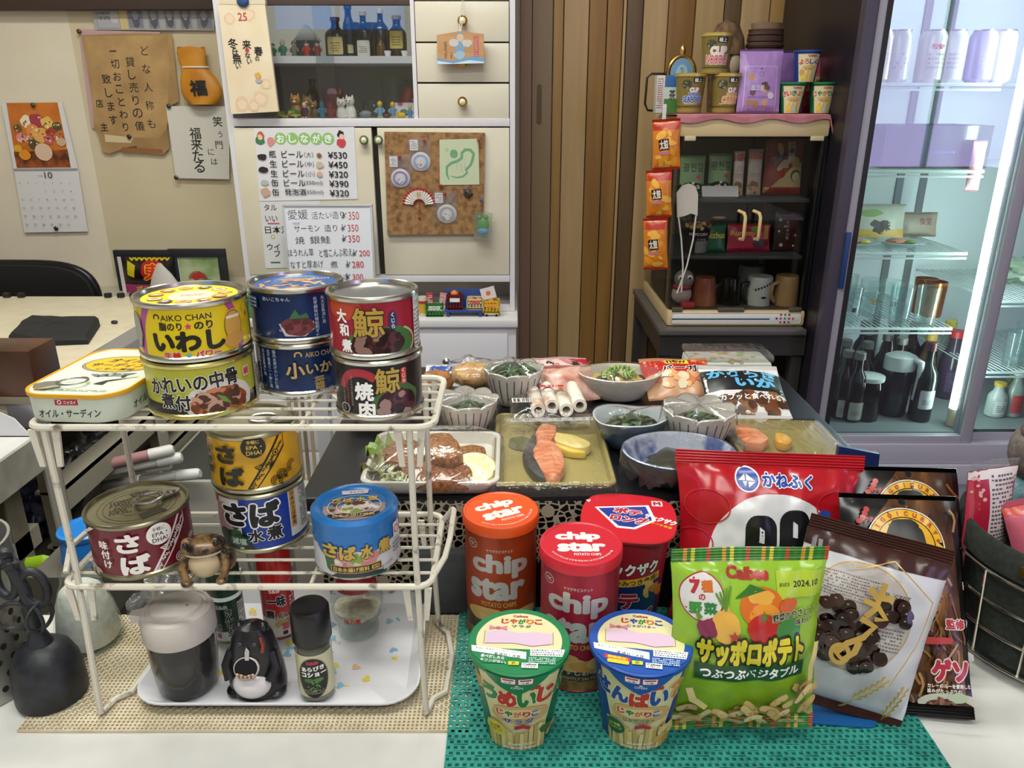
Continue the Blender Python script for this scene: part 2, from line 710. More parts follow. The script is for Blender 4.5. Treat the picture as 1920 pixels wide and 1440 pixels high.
# boards of the panelled wall: light and dark cedar in turn
def cedar(n, a, b):
 return noisy('cedar_' + n, a, b, 3.2, 0.5, 6, stretch=(9, 9, 0.55), lo=0.3, hi=0.72, bump=0.06)
CED = {'l': cedar('light', 'A88A5C', 'BE9E72'), 'd': cedar('dark', '7C5828', '976F38'), 'm': cedar('mid', '94703E', 'AC864C'), 'g': cedar('grey', '8A6F4B', 'A08459'), 'k': cedar('brown', '59432B', '6C5236')}
wp = MB()
edges = [(1038, 'm'), (1058, 'l'), (1106, 'd'), (1140, 'd'), (1170, 'l'), (1177, 'k'), (1208, 'l'), (1255, 'd'), (1306, 'l'), (1360, 'k'), (1392, 'l'), (1446, 'm'), (1475, 'k'), (1540, 'k'), (1600, 'k')]
for (a, tone), (b, _) in zip(edges, edges[1:]):
 xa, xb = at(a, 0, Y=2.47).x, at(b, 0, Y=2.47).x
 wp.box((xa + 0.0012, 2.47 + (0.004 if tone in 'dk' else 0), 0), (xb - 0.0012, 2.498, 2.5), CED[tone], 0.003)
struct('wall_panelled', wp)
struct('trim_2', MB().box((at(976, 0, Y=2.45).x, 2.45, 0), (at(998, 0, Y=2.45).x, 2.5, 2.5), M('8A6A58', 0.5), 0.003))
dr = MB().box((at(999, 0, Y=2.46).x, 2.46, 0), (at(1037, 0, Y=2.46).x, 2.498, 2.5), M('8B7558', 0.55), 0.002)
d1 = struct('door_1', dr)
hp = at(1011, 195, Y=2.457)
MB().prism(rrect(0.014, 0.11, 0.006), 0, 0.004, N('5E4630'), TR(hp.x, hp.y + 0.003, hp.z, rx=pi / 2)).build('door_pull', d1, label='recessed dark wooden finger pull')

# lamps the room has: housings above the lights
for i, (lx, ly, ll, lw, watt, lc, rz) in enumerate(LAMPS):
 t = thing('ceiling_lamp', ['flat white ceiling lamp above the front counter', 'flat white ceiling lamp above the kitchen side', 'flat white ceiling lamp behind the stools'][i], 'lamp', (lx, ly, 2.5))
 MB().box((-ll / 2 - 0.03, -lw / 2 - 0.03, -0.07), (ll / 2 + 0.03, lw / 2 + 0.03, 0), M('E6E6E6', 0.5), 0.01).build('housing', t)
 MB().box((-ll / 2, -lw / 2, -0.078), (ll / 2, lw / 2, -0.07), M('FFFAF2', 0.5, emit=3.0), 0.002).build('diffuser', t)

# ---- counter and ledge
CZ = 0.778
ct = thing('counter', 'white laminate bar counter across the front of the picture', 'counter', (0, 0.2, 0))
MB().box((-1.3, -0.35, CZ - 0.035), (1.3, 0.435, CZ), noisy('white_laminate', 'CECDC8', 'D4D3CE', 40, 0.32), 0.004).build('worktop', ct)
MB().box((-1.25, 0.30, 0), (1.25, 0.40, CZ - 0.036), M('6B5B4C', 0.6)).build('front_panel', ct)
LZ = 0.895
lg = thing('display_ledge', 'black raised ledge behind the counter carrying the wrapped dishes', 'ledge', (0.09, 0.85, 0))
MB().box((-0.295, -0.195, LZ - 0.022), (0.285, 0.20, LZ), P('17171A'), 0.004).build('top_board', lg)
MB().box((-0.285, -0.17, 0), (0.275, 0.19, LZ - 0.023), M('1B1A1C', 0.55)).build('body', lg)

# lace hanging over the front of the ledge
def lace_mat():
 m = bpy.data.materials.new('cream_lace')
 m.use_nodes = True
 nt = m.node_tree
 b = nt.nodes['Principled BSDF']
 b.inputs['Base Color'].default_value = lin('A39883')
 b.inputs['Roughness'].default_value = 0.9
 tc = nt.nodes.new('ShaderNodeTexCoord')
 vo = nt.nodes.new('ShaderNodeTexVoronoi')
 vo.feature = 'DISTANCE_TO_EDGE'
 vo.inputs['Scale'].default_value = 150
 vo.inputs['Randomness'].default_value = 0.75
 v2 = nt.nodes.new('ShaderNodeTexVoronoi')
 v2.inputs['Scale'].default_value = 45
 gt = nt.nodes.new('ShaderNodeMath'); gt.operation = 'LESS_THAN'; gt.inputs[1].default_value = 0.11
 g2 = nt.nodes.new('ShaderNodeMath'); g2.operation = 'LESS_THAN'; g2.inputs[1].default_value = 0.30
 mx = nt.nodes.new('ShaderNodeMath'); mx.operation = 'MAXIMUM'
 nt.links.new(tc.outputs['Object'], vo.inputs['Vector'])
 nt.links.new(tc.outputs['Object'], v2.inputs['Vector'])
 nt.links.new(vo.outputs['Distance'], gt.inputs[0])
 nt.links.new(v2.outputs['Distance'], g2.inputs[0])
 nt.links.new(gt.outputs[0], mx.inputs[0])
 nt.links.new(g2.outputs[0], mx.inputs[1])
 nt.links.new(mx.outputs[0], b.inputs['Alpha'])
 return m
LACE = lace_mat()
def lace(x0, x1, drop, label):
 n = 30
 def fn(u, v):
  x = x0 + (x1 - x0) * u
  sc = 0.5 - 0.5 * cos(u * 2 * pi * round((x1 - x0) / 0.028))
  d = (drop * (0.85 + 0.15 * sc)) * v
  return (x, 0.648 - 0.002 * sin(u * 40) * v, LZ + 0.001 - d)
 MB().grid(fn, n * 2, 8, LACE).build('lace_doily', label=label, cat='doily')
lace(-0.19, -0.022, 0.105, 'openwork cream lace doily hanging from the ledge behind the wire rack')
lace(-0.015, 0.31, 0.07, 'cream lace doily hanging from the ledge behind the tube-shaped snack cans')
g = MB().box((-0.095, 0.632, CZ + 0.0005), (-0.02, 0.646, CZ + 0.07), noisy('grey_rag', '3E4042', '54575A', 30, 0.9), 0.005)
g.build('folded_cloth', label='dark grey folded cloth propped behind the orange snack can', cat='cloth')

# non-slip mats: a net with square holes
def mesh_mat(name, x0, x1, y0, y1, pitch, mat, label, th=0.003, rot=0.0, hole=0.55, stagger=False, ang=0.0):
 mb = MB()
 nx, ny = int((x1 - x0) / pitch), int((y1 - y0) / pitch)
 vs, fs = [], []
 h = pitch * hole / 2
 for j in range(ny):
  for i in range(nx):
   cx, cy = x0 + (i + 0.5) * pitch, y0 + (j + 0.5) * pitch
   k = len(vs)
   p = pitch / 2
   ox = (p - h) * (0.8 if j % 2 else -0.8) if stagger else 0
   q = [(-p, -p), (p, -p), (p, p), (-p, p)]
   r = [(-h + ox, -h), (h + ox, -h), (h + ox, h), (-h + ox, h)]
   wv = 0.0006 * sin(cx * 900) * sin(cy * 800)
   vs += [(cx + a, cy + b, th + wv) for a, b in q] + [(cx + a, cy + b, th + wv * 0.5) for a, b in r] + [(cx + a, cy + b, 0.0004) for a, b in r]
   for e in range(4):
    f = (e + 1) % 4
    fs.append((k + e, k + f, k + 4 + f, k + 4 + e))
    fs.append((k + 4 + e, k + 4 + f, k + 8 + f, k + 8 + e))
 mb.add(vs, fs, mat)
 W, D = nx * pitch, ny * pitch
 mb.box((x0, y0 - 0.0002, 0.0003), (x0 + W, y0 + 0.0008, th), mat)
 mb.box((x0 - 0.0002, y0, 0.0003), (x0 + 0.0008, y0 + D, th), mat)
 mb.box((x0 + W - 0.0008, y0, 0.0003), (x0 + W + 0.0002, y0 + D, th), mat)
 mb.build(name, loc=(0, 0, CZ + 0.0002), rot=(0, 0, rot), label=label, cat='mat', sharp=20)
mesh_mat('mesh_mat', -0.395, -0.034, 0.482, 0.632, 0.0036, noisy('cream_mesh', 'C9BA9A', 'D9CCB0', 60, 0.75), 'cream perforated non-slip mat under the white wire rack', 0.0025, 0.0)
mesh_mat('mesh_mat', -0.051, 0.334, 0.36, 0.640, 0.0056, noisy('teal_mesh', '1F7C70', '2E9384', 60, 0.7), 'teal green perforated non-slip mat under the snack cups and bags', 0.0035, 0.0, 0.5, True)

# ---- left: wall papers
WY = 2.497
def paper(name, label, cat, pts, mat, th=0.0012, Y=WY, dec=None, fn=None, extra=None):
 """A sheet on the wall whose four (or more) corners are photo points."""
 c = [at(x, y, Y=Y) for x, y in pts]
 o = c[0]
 mb = MB().sheet([(p.x - o.x, p.z - o.z) for p in c][::-1], th, mat)
 if dec:
  dec.put(mb, fn or on_front(-th / 2), eps=0.06, base=0.15)
 if extra:
  extra(mb, o)
 return mb.build(name, loc=(o.x, Y, o.z), label=label, cat=cat)

def wallspot(o, Y=WY):
 """Photo point -> millimetres on a sheet whose first corner is o."""
 def f(px, py):
  p = at(px, py, Y=Y)
  return ((p.x - o.x) * 1000, (p.z - o.z) * 1000)
 return f

def sheet_at(pts, Y=WY):
 c = [at(x, y, Y=Y) for x, y in pts]
 return c[0], wallspot(c[0], Y)

def big(*a):
 return Dec(-3000, -3000, 3000, 3000)

# clear vinyl sheet over the plaster
MB().box((at(175, 300, Y=2.493).x, 2.4935, at(300, 520, Y=2.493).z), (-0.79, 2.4942, at(300, 5, Y=2.493).z), glassy('vinyl_sheet', 'FCFBF7', 1.3, 0.12, haze=0.02, hazecol='B8B29E')).build('vinyl_sheet', label='clear vinyl sheet pinned over the beige wall behind the papers', cat='sheet')
# banknotes strip
pts = [(174, 10), (402, 7), (402, 57), (178, 56)]
o, w = sheet_at(pts, 2.49)
d = big()
for k, (a, b) in enumerate(((177, 228), (236, 272), (274, 302), (305, 331), (334, 362), (365, 400))):
 x0, y1 = w(a, 12)
 x1, y0 = w(b, 54)
 d.rect(x0, y0, x1, y1, M('8E8F96', 0.6))
 d.rect(x0 + 3, y0 + 3, x1 - 3, y1 - 3, M('77787F', 0.6) if k else M('A3A2A6', 0.6))
 if k:
  d.blob((x0 + x1) / 2, y0 + 22, 11, 20, M('505058', 0.7), k)
  d.blob((x0 + x1) / 2, y0 + 36, 9, 13, M('9A98A0', 0.7), k + 9)
 else:
  d.text('日本銀行券', (x0 + x1) / 2 - 12, y0 + 42, 36, 8, INK)
  d.text('千円', (x0 + x1) / 2 - 12, y0 + 28, 34, 10, INK)
  d.ell(x1 - 16, (y0 + y1) / 2, 12, 15, M('B9B6B2', 0.6))
xx, yy = w(228, 56); x2, y2 = w(236, 12)
d.rect(xx, yy, x2, y2, M('C2AE7C', 0.6))
paper('banknote_strip', 'row of overlapping grey paper notes taped along the wall top', 'paper', pts, Q('A09FA0'), Y=2.49, dec=d)
# pink backing + brown paper
pts = [(148, 56), (300, 60), (292, 250), (172, 240)]
paper('backing_paper', 'faded pink sheet showing behind the torn brown notice', 'paper', pts, M('B9979A', 0.8), Y=2.492)
pts = [(152, 66), (262, 62), (322, 64), (336, 190), (318, 200), (314, 240), (318, 278), (306, 290), (262, 286), (256, 274), (240, 276), (205, 288), (192, 284), (184, 250), (178, 240), (172, 180), (160, 110)]
o, w = sheet_at(pts, 2.488)
d = big()
BP = noisy('old_brown_paper', '8A6A42', 'AE8E60', 5, 0.85, 6)
d.poly([w(*p) for p in ((158, 68), (314, 66), (318, 130), (313, 240), (300, 260), (240, 256), (190, 252), (176, 236), (172, 150), (165, 90))], noisy('tan_brown_paper', '9A794C', 'B89663', 9, 0.85, 6))
for pcs, m_ in ((((196, 252), (250, 258), (246, 268), (198, 266)), 'C9B894'), (((230, 276), (305, 280), (306, 288), (228, 285)), '8A5A32')):
 d.poly([w(*p) for p in pcs], M(m_, 0.8))
def wchars(d, w, s, x, y, x2, y2, size, mat, b=0.0):
 n = max(len(s) - 1, 1)
 for i, ch in enumerate(s):
  if ch == ' ':
   continue
  X, Y_ = w(x + (x2 - x) * i / n, y + (y2 - y) * i / n)
  a, b_ = w(x + size, y)
  c_, d_ = w(x, y)
  z = a - c_
  d.text(ch, X, Y_, 0, z * 0.95 if ch not in 'ー一' else z * 0.16, mat, b) if ch not in '一ー、' else d.rect(X - z * 0.4, Y_ - z * 0.05, X + z * 0.4, Y_ + z * 0.07, mat)
wchars(d, w, 'どな人称も', 272, 95, 284, 232, 17, INK)
wchars(d, w, '貸し売りの儀', 244, 116, 262, 236, 18, INK)
wchars(d, w, '一切おことわり', 212, 96, 236, 238, 16, INK)
wchars(d, w, '致します', 200, 148, 213, 225, 17, INK)
wchars(d, w, '店主', 187, 194, 196, 238, 15, INK)
paper('torn_notice', 'torn brown paper notice brushed with five columns of black writing', 'notice', pts, BP, Y=2.488, dec=d)
# white calligraphy sheet
pts = [(311, 199), (430, 199), (430, 336), (330, 334)]
o, w = sheet_at(pts, 2.485)
d = big()
wchars(d, w, '福来たる', 366, 250, 374, 313, 22, INK, 0.01)
wchars(d, w, '笑', 408, 228, 408, 228, 19, INK, 0.01)
wchars(d, w, 'う', 413, 252, 413, 252, 11, INK)
wchars(d, w, '門', 411, 272, 411, 272, 15, INK)
wchars(d, w, 'には', 396, 285, 402, 303, 12, INK)
paper('calligraphy_sheet', 'white sheet of brush calligraphy pinned below the orange bag', 'paper', pts, M('CFCBC2', 0.7), Y=2.485, dec=d)
def pin(px, py, Y, col, label):
 p = at(px, py, Y=Y)
 mb = MB().lathe([(0.001, 0), (0.006, 0.0005), (0.007, 0.004), (0.004, 0.007), (0, 0.008)], M(col, 0.35), 14, TR(rx=pi / 2))
 mb.build('push_pin', loc=(p.x, p.y, p.z), label=label, cat='pin', group='pins in the wall papers')
pin(149, 59, 2.489, '5A2A20', 'brown pin at the top left of the pink backing sheet')
pin(317, 199, 2.482, '33332E', 'dark pin at the top corner of the calligraphy sheet')
pin(331, 333, 2.482, '33332E', 'dark pin at the bottom corner of the calligraphy sheet')
pin(243, 256, 2.485, '2E2A22', 'dark pin near the bottom edge of the brown notice')
# orange lucky bag
o = at(378, 196, Y=2.47)
t = thing('lucky_bag', 'orange drawstring bag with a black lucky character on the wall', 'bag', (o.x + 0.004, 2.47, o.z))
t.scale = (0.82, 0.82, 0.77)
mb = MB()
def fb(u, v):
 z = v * 0.205
 w_ = 0.062 + 0.018 * sin(min(v * 1.6, 1) * pi / 2) * (1 - v) * 2
 w_ = [0.045, 0.066, 0.074, 0.074, 0.070, 0.062, 0.05, 0.046, 0.05, 0.052, 0.05][min(10, int(v * 10))] * (1 - (v * 10 % 1)) + [0.066, 0.074, 0.074, 0.070, 0.062, 0.05, 0.046, 0.05, 0.052, 0.05, 0.05][min(10, int(v * 10))] * (v * 10 % 1)
 a = u * 2 * pi
 return (w_ * cos(a) - 0.015 * v + 0.006 * sin(v * 6), 0.026 * sin(a) * (1 - 0.4 * v), z + 0.004 * sin(a * 3) * v)
mb.grid(fb, 32, 20, noisy('orange_cloth', 'B87414', 'CC8A22', 14, 0.45))
d = Dec(-100, 0, 100, 200)
d.text('福', 0, 60, 62, 58, INK, 0.03, rot=0.05)
d.put(mb, lambda x, y, l: (x / 1000, -0.026 * sqrt(max(0.02, 1 - (x / 75) ** 2)) - 0.002 - l / 1000, y / 1000), 5, 5)
mb.build('pouch', t)
MB().tube([(0.047 * cos(a) - 0.01, 0.022 * sin(a), 0.135) for a in [2 * pi * i / 20 for i in range(20)]], 0.003, M('E9E4DA', 0.6), 6, True).build('cord', t, label='white cord round the neck')
# wall calendar
pts = [(2, 192), (116, 191), (146, 316), (165, 434), (46, 436), (26, 316)]
o, w = sheet_at(pts, 2.49)
d = big()
d.poly([w(*p) for p in ((12, 193), (108, 192), (133, 314), (32, 315))], noisy('orange_photo_ground', 'B45F1A', 'D27A2A', 12, 0.4))
d.poly([w(*p) for p in ((26, 285), (127, 280), (133, 314), (32, 315))], noisy('leaf_litter_photo', '4E2612', 'A2521E', 40, 0.4))
for i, (x, y, r, c) in enumerate(((50, 228, 11, 'E8DCB8'), (70, 228, 14, 'A33A48'), (88, 230, 11, 'E0B95C'), (62, 246, 12, 'D98A4A'), (75, 252, 14, 'DDA656'), (40, 258, 9, 'D68A86'), (98, 250, 11, 'A2402A'), (92, 262, 8, 'C25A62'), (54, 262, 8, 'C98A76'), (112, 258, 9, 'B86A42'), (34, 240, 7, '54602E'), (108, 236, 8, '46532A'), (64, 270, 9, '414E2C'))):
 X, Y_ = w(x, y)
 d.blob(X, Y_, r * 1.7, r * 1.6, M(c, 0.5), i)
 d.bits(X, Y_, r * 1.4, r * 1.3, 8, 2.6, [M('F0D9A8', 0.5), M('7C2A2E', 0.5)], i)
X, Y_ = w(83, 284); d.blob(X, Y_ - 2, 27, 26, N('D8B9A0'), 3, 0.08)
for (x, y, r, c) in ((35, 278, 8, 'D9A21E'), (48, 290, 11, 'D98E1A'), (116, 266, 9, 'C6A88A')):
 X, Y_ = w(x, y); d.blob(X, Y_, r * 1.6, r * 1.4, M(c, 0.4), int(x), 0.12)
d.poly([w(*p) for p in ((26, 316), (146, 315), (147, 318), (27, 319))], M('9A9AA0', 0.6))
X, Y_ = w(92, 328); d.text('10', X, Y_, 24, 19, M('2A2A30', 0.6))
X, Y_ = w(77, 329); d.text('October', X, Y_, 17, 5, M('8A8A90', 0.6))
days = [['日', '月', '火', '水', '木', '金', '土']] + [[('%d' % (7 * r + c_ - 2)) if 0 < 7 * r + c_ - 2 < 32 else '' for c_ in range(7)] for r in range(5)]
GR = M('77777E', 0.6)
for r in range(6):
 for c_ in range(7):
  if days[r][c_]:
   X, Y_ = w(38 + r * 2.9 + c_ * 15.6, 343 + r * 15.5)
   d.text(days[r][c_], X, Y_, 0, 5 if r == 0 else 6.5, GR)
paper('wall_calendar', 'October wall calendar with an orange flower photo and white date page', 'calendar', pts, M('D8D6D6', 0.6), Y=2.49, dec=d)
pin(63, 197, 2.486, '4A3A16', 'dark pin at the top of the October calendar')
pin(106, 428, 2.486, '1B1B1B', 'black pin at the foot of the October calendar')
# framed photos leaning on the wall
def frame(name, label, x0, y0, x1, y1, Y, dec=None, th=0.012, bar=16, mat=None):
 a, b = at(x0, y0, Y=Y), at(x1, y1, Y=Y)
 t = thing(name, label, 'picture', (a.x, Y, b.z))
 W, H = b.x - a.x, a.z - b.z
 k = bar / 655 * 1.06
 mb = MB()
 for (u0, v0, u1, v1) in ((0, 0, W, k), (0, H - k, W, H), (0, k, k, H - k), (W - k, k, W, H - k)):
  mb.box((u0, -th, v0), (u1, 0, v1), M('22262A', 0.5), 0.001)
 mb.build('frame', t)
 mb = MB().box((k, -0.006, k), (W - k, -0.002, H - k), mat or N('E4E4E0'))
 if dec:
  dec(W * 1000, H * 1000, k * 1000).put(mb, on_front(-0.006), eps=0.08)
 mb.build('photo', t)
def lily(W, H, k):
 d = Dec(k, k, W - k, H - k)
 d.rect(k + 2, k + 2, W - k - 2, H - k - 2, noisy('blurred_green_photo', '7F9A5E', 'C3CDA8', 12, 0.4))
 d.blob(W * 0.5, H * 0.28, W * 0.36, H * 0.16, M('4F6E3C', 0.5), 2)
 for i in range(26):
  a = i * 0.26
  d.line([(W * 0.46, H * 0.48), (W * 0.46 + cos(a) * 30, H * 0.48 + abs(sin(a)) * 26 - 6)], 2.2, M('A83430', 0.5))
 d.blob(W * 0.46, H * 0.5, 17, 14, M('B02E30', 0.5), 5, 0.6)
 return d
frame('framed_photo', 'black framed photo of a red spider lily on blurred green', 316, 466, 436, 566, 2.44, lily)
frame('framed_photo', 'black frame mostly hidden behind the black and red snack bag', 214, 468, 330, 566, 2.455)
# ---- left: tables, chair, clutter
ch = thing('folding_chair', 'black padded folding chair behind the cream table', 'chair', (-1.45, 2.18, 0))
cb = MB()
c0, c1 = at(-60, 530, Y=2.16), at(168, 530, Y=2.16)
W = c1.x + 1.45
outl = []
for i in range(48):
 a = 2 * pi * i / 48
 c_, s_ = cos(a), sin(a)
 outl.append((W * (abs(c_) ** 0.5) * (1 if c_ > 0 else -1), 0.12 * (abs(s_) ** 0.6) * (1 if s_ > 0 else -1) + 0.70))
cb.sheet(outl, 0.035, M('1B1B1E', 0.45))
cb.build('backrest', ch)
MB().tube([(x, 0.012, z) for x, z in outl], 0.012, M('2A2A2C', 0.22, 0.6), 10, True).build('back_frame', ch)
MB().box((-0.22, -0.19, 0.42), (0.22, -0.02, 0.46), M('1B1B1E', 0.5), 0.015).build('seat', ch)
for sx in (-1, 1):
 MB().tube([(sx * 0.24, 0.02, 0.72), (sx * 0.24, 0.02, 0.4), (sx * 0.24, -0.18, 0.0)], 0.011, STEEL).build('leg', ch)
 MB().tube([(sx * 0.22, -0.17, 0.44), (sx * 0.22, 0.12, 0.0)], 0.011, STEEL).build('leg', ch)

TZ = 0.78
tb = thing('work_table', 'cream topped table at the far left with an aluminium edge', 'table', (-1.5, 1.58, 0))
MB().box((-0.9, -0.38, TZ - 0.03), (0.652, 0.38, TZ), noisy('cream_laminate', 'CABEA3', 'D2C7AD', 30, 0.4), 0.003).build('tabletop', tb)
MB().box((0.653, -0.385, TZ - 0.045), (0.705, 0.385, TZ + 0.002), M('B2B1B4', 0.4, 0.7), 0.004).build('edge_strip', tb, label='aluminium edge strip')
MB().box((-0.88, -0.378, TZ - 0.2), (0.6, -0.35, TZ - 0.031), M('2C1E18', 0.5)).build('apron', tb, label='dark brown front board')
for (x, y) in ((0.66, -0.36), (0.66, 0.36), (-0.86, -0.36), (-0.86, 0.36), (0.66, 0.05)):
 MB().box((x, y, 0), (x + 0.045, y + 0.004, TZ - 0.046), M('8E8676', 0.5), T=None).box((x + 0.041, y - 0.04, 0), (x + 0.045, y, TZ - 0.046), M('A9A499', 0.5)).build('leg', tb)
for z in (0.60, 0.49, 0.18):
 MB().box((0.69, -0.36, z - 0.045), (0.695, 0.37, z), M('A39C8A', 0.5)).box((0.65, -0.36, z - 0.005), (0.695, 0.37, z), M('A39C8A', 0.5)).build('rail', tb)
MB().box((-0.86, -0.34, 0.435), (0.645, 0.34, 0.45), M('7C766A', 0.6)).build('shelf', tb)
MB().box((-0.86, -0.34, 0.14), (0.645, 0.34, 0.155), M('6C675C', 0.6)).build('shelf', tb)
# slotted back panel
mb = MB().box((-0.86, 0.345, 0.16), (0.645, 0.355, TZ - 0.046), M('8B8474', 0.6))
d = big()
for cx in (-330, -180, -30, 120, 270, 420, 570):
 for k in range(22):
  d.rect(cx, 190 + k * 24, cx + 26, 197 + k * 24, M('1C1B19', 0.8))
d.put(mb, on_front(0.345), eps=0.1)
mb.build('slotted_panel', tb)
# small black bits along the table edge
for i, px in enumerate((16, 43, 205, 229, 252)):
 p = at(px, 557, Z=TZ)
 MB().box((-0.008, -0.006, 0), (0.008, 0.006, 0.012), BLACK, 0.002).build('edge_clip', loc=(p.x, 1.945, TZ), label='small black clip along the far edge of the cream table', cat='clip', group='black clips on the table edge')
for (px, py, l) in ((262, 576, 'small black crumb on the cream table near its aluminium edge'), (215, 607, 'tiny black button on the cream table right of the pouch')):
 p = at(px, py, Z=TZ)
 MB().ball((0, 0, 0.004), (0.008, 0.006, 0.004), BLACK, 10).build('button', loc=p, label=l, cat='button')
# black pouch
def topo(pts, Z):
 return [(at(x, y, Z=Z).x, at(x, y, Z=Z).y) for x, y in pts]
pp = topo([(18, 640), (44, 612), (60, 604), (120, 606), (186, 605), (188, 612), (166, 646), (70, 650)], TZ)
cx, cy = sum(p[0] for p in pp) / len(pp), sum(p[1] for p in pp) / len(pp)
mb = MB()
n = len(pp)
lay = [(1.0, 0.0), (1.0, 0.010), (0.93, 0.017), (0.5, 0.019), (0.0, 0.018)]
vs, fs = [], []
dense = []
for i in range(n):
 a, b = pp[i], pp[(i + 1) % n]
 for k in range(5):
  dense.append((a[0] + (b[0] - a[0]) * k / 5 - cx, a[1] + (b[1] - a[1]) * k / 5 - cy))
n = len(dense)
for (s_, z) in lay:
 vs += [(x * s_, y * s_, z + (0.002 * noise.noise(Vector((x * 30, y * 30, s_))) if z else 0)) for x, y in dense]
for r in range(len(lay) - 1):
 for k in range(n):
  fs.append((r * n + k, r * n + (k + 1) % n, (r + 1) * n + (k + 1) % n, (r + 1) * n + k))
mb.add(vs, fs, M('17181A', 0.75))
mb.build('cloth_pouch', loc=(cx, cy, TZ + 0.0005), label='flat black cloth pouch lying on the cream table', cat='pouch')
# brown wooden box
a, b = at(-40, 757, Z=TZ), at(74, 757, Z=TZ)
zt = at(30, 642, Y=a.y + 0.05).z
bx = thing('wooden_box', 'dark brown wooden box standing at the front of the cream table', 'box', ((a.x + b.x) / 2, a.y + 0.05, TZ + 0.0005))
w2_ = (b.x - a.x) / 2
MB().box((-w2_, -0.05, 0), (w2_, 0.03, zt - TZ), noisy('walnut_stain', '2E1B12', '5A3520', 7, 0.35, 4), 0.006).build('case', bx)
MB().box((-w2_ - 0.001, -0.053, 0.0), (w2_ + 0.001, -0.0505, 0.012), M('8F8672', 0.5)).build('base_strip', bx)
# nearer work surface
NZ = 0.735
nb = thing('side_bench', 'white topped steel bench at the left edge, lower than the cream table', 'bench', (-1.2, 0.94, 0))
MB().box((-0.6, -0.22, NZ - 0.012), (0.41, 0.222, NZ), noisy('worn_white_top', 'CDCBC8', 'D8D6D2', 20, 0.4), 0.003).build('benchtop', nb)
MB().box((0.411, -0.22, NZ - 0.06), (0.417, 0.222, NZ), noisy('worn_grey_edge', '8E897C', 'A8A498', 18, 0.5)).build('edge', nb)
for (x, y) in ((0.40, 0.17), (0.40, -0.2), (-0.58, 0.17), (-0.58, -0.2)):
 MB().box((x - 0.035, y, 0), (x, y + 0.005, NZ - 0.062), noisy('rusty_angle_iron', '6B6353', '8C8574', 14, 0.6)).box((x - 0.004, y - 0.035, 0), (x, y, NZ - 0.062), noisy('rusty_angle_iron', '6B6353', '8C8574', 14, 0.6)).build('leg', nb)
MB().box((0.36, -0.2, 0.55), (0.40, 0.2, 0.585), M('9A9484', 0.55)).build('rail', nb)
MB().box((-0.58, -0.2, 0.30), (0.355, 0.2, 0.31), M('7A7468', 0.6)).build('shelf', nb)
p = at(0, 800, Z=NZ)
MB().sheet([(-0.1, 0), (0.075, 0), (0.052, 0.03), (0.01, 0.05), (-0.02, 0.07), (-0.1, 0.09)], 0.002, M('D9D8DC', 0.6)).build('paper_slip', loc=(p.x, 1.165, NZ), rot=(-0.1, 0, 0), label='white paper slip leaning at the back of the left bench', cat='paper')
# foil ball at the very left
MB().ball((0, 0, 0.02), (0.03, 0.03, 0.022), M('A9A9AA', 0.25, 1.0), 18, wob=0.9, seed=3).build('foil_ball', loc=(-0.79 - 0.03, 0.93, NZ), label='crumpled silver foil at the left edge on the bench', cat='foil')
# things on the table shelf (0.45)
SZ = 0.451
shelfgroup = 'white markers on the shelf under the cream table'
for i, (px, py, L, a, c, lab) in enumerate(((262, 905, 0.15, 0.30, 'B98A8C', 'pink banded white marker on top of the marker heap'), (275, 893, 0.15, 0.20, 'C9C7C2', 'white marker behind the pink banded one'), (255, 925, 0.16, 0.12, 'C4C1BA', 'white marker at the front of the marker heap'), (320, 893, 0.13, -0.03, 'CFCDC8', 'white marker lying furthest right in the heap'), (245, 942, 0.15, 0.05, 'B9B6AF', 'greyish marker low in the marker heap'))):
 p = at(px, py, Y=1.42 + i * 0.012)
 t = thing('marker_pen', lab, 'marker', (p.x, p.y, SZ + 0.012 + 0.02 * (4 - i) + 0.03), (0, -0.12, a), shelfgroup)
 MB().lathe([(0.009, -L / 2), (0.011, -L / 2 + 0.004), (0.011, L / 2 - 0.05), (0.0115, L / 2 - 0.049)], M(c, 0.4), 14, TR(ry=pi / 2)).build('barrel', t)
 MB().lathe([(0.012, L / 2 - 0.048), (0.012, L / 2 - 0.006), (0.008, L / 2)], N('D6D4D0'), 14, TR(ry=pi / 2)).build('cap', t)
MB().box((-0.13, -0.08, 0), (0.13, 0.08, 0.055), M('8C8980', 0.5), 0.006).build('pen_tray', loc=(-1.0, 1.46, SZ + 0.0005), label='grey tray under the heap of white markers', cat='tray')
def crumple(name, label, cat, c, r, mat, seed, wob=0.8, n=44):
 MB().ball((0, 0, r[2]), r, mat, n, wob=wob, seed=seed).build(name, loc=c, label=label, cat=cat, sharp=50)
crumple('snack_pouch', 'dark blue and silver foil pouch stuffed under the left bench top', 'pouch', (-0.895, 1.32, 0.47), (0.04, 0.06, 0.05), P('1C2440'), 4)
crumple('foil_pouch', 'silver foil pouch beside the dark blue one under the bench', 'pouch', (-0.90, 1.47, 0.53), (0.03, 0.06, 0.03), M('8A8C92', 0.25, 0.8), 14)
crumple('plastic_bag', 'crumpled clear plastic bag low under the cream table', 'bag', (-0.66, 1.24, 0.31), (0.07, 0.07, 0.05), BAGFILM, 5)
crumple('plastic_bag', 'grey plastic bag behind the red mackerel can', 'bag', (-0.62, 1.42, 0.0), (0.06, 0.06, 0.16), noisy('grey_bag', '6B675F', '8A867C', 18, 0.35), 6)
crumple('plastic_bag', 'clear crinkled plastic bag beside the yellow mackerel can', 'bag', (-0.49, 1.36, 0.0), (0.04, 0.07, 0.21), BAGFILM, 7)
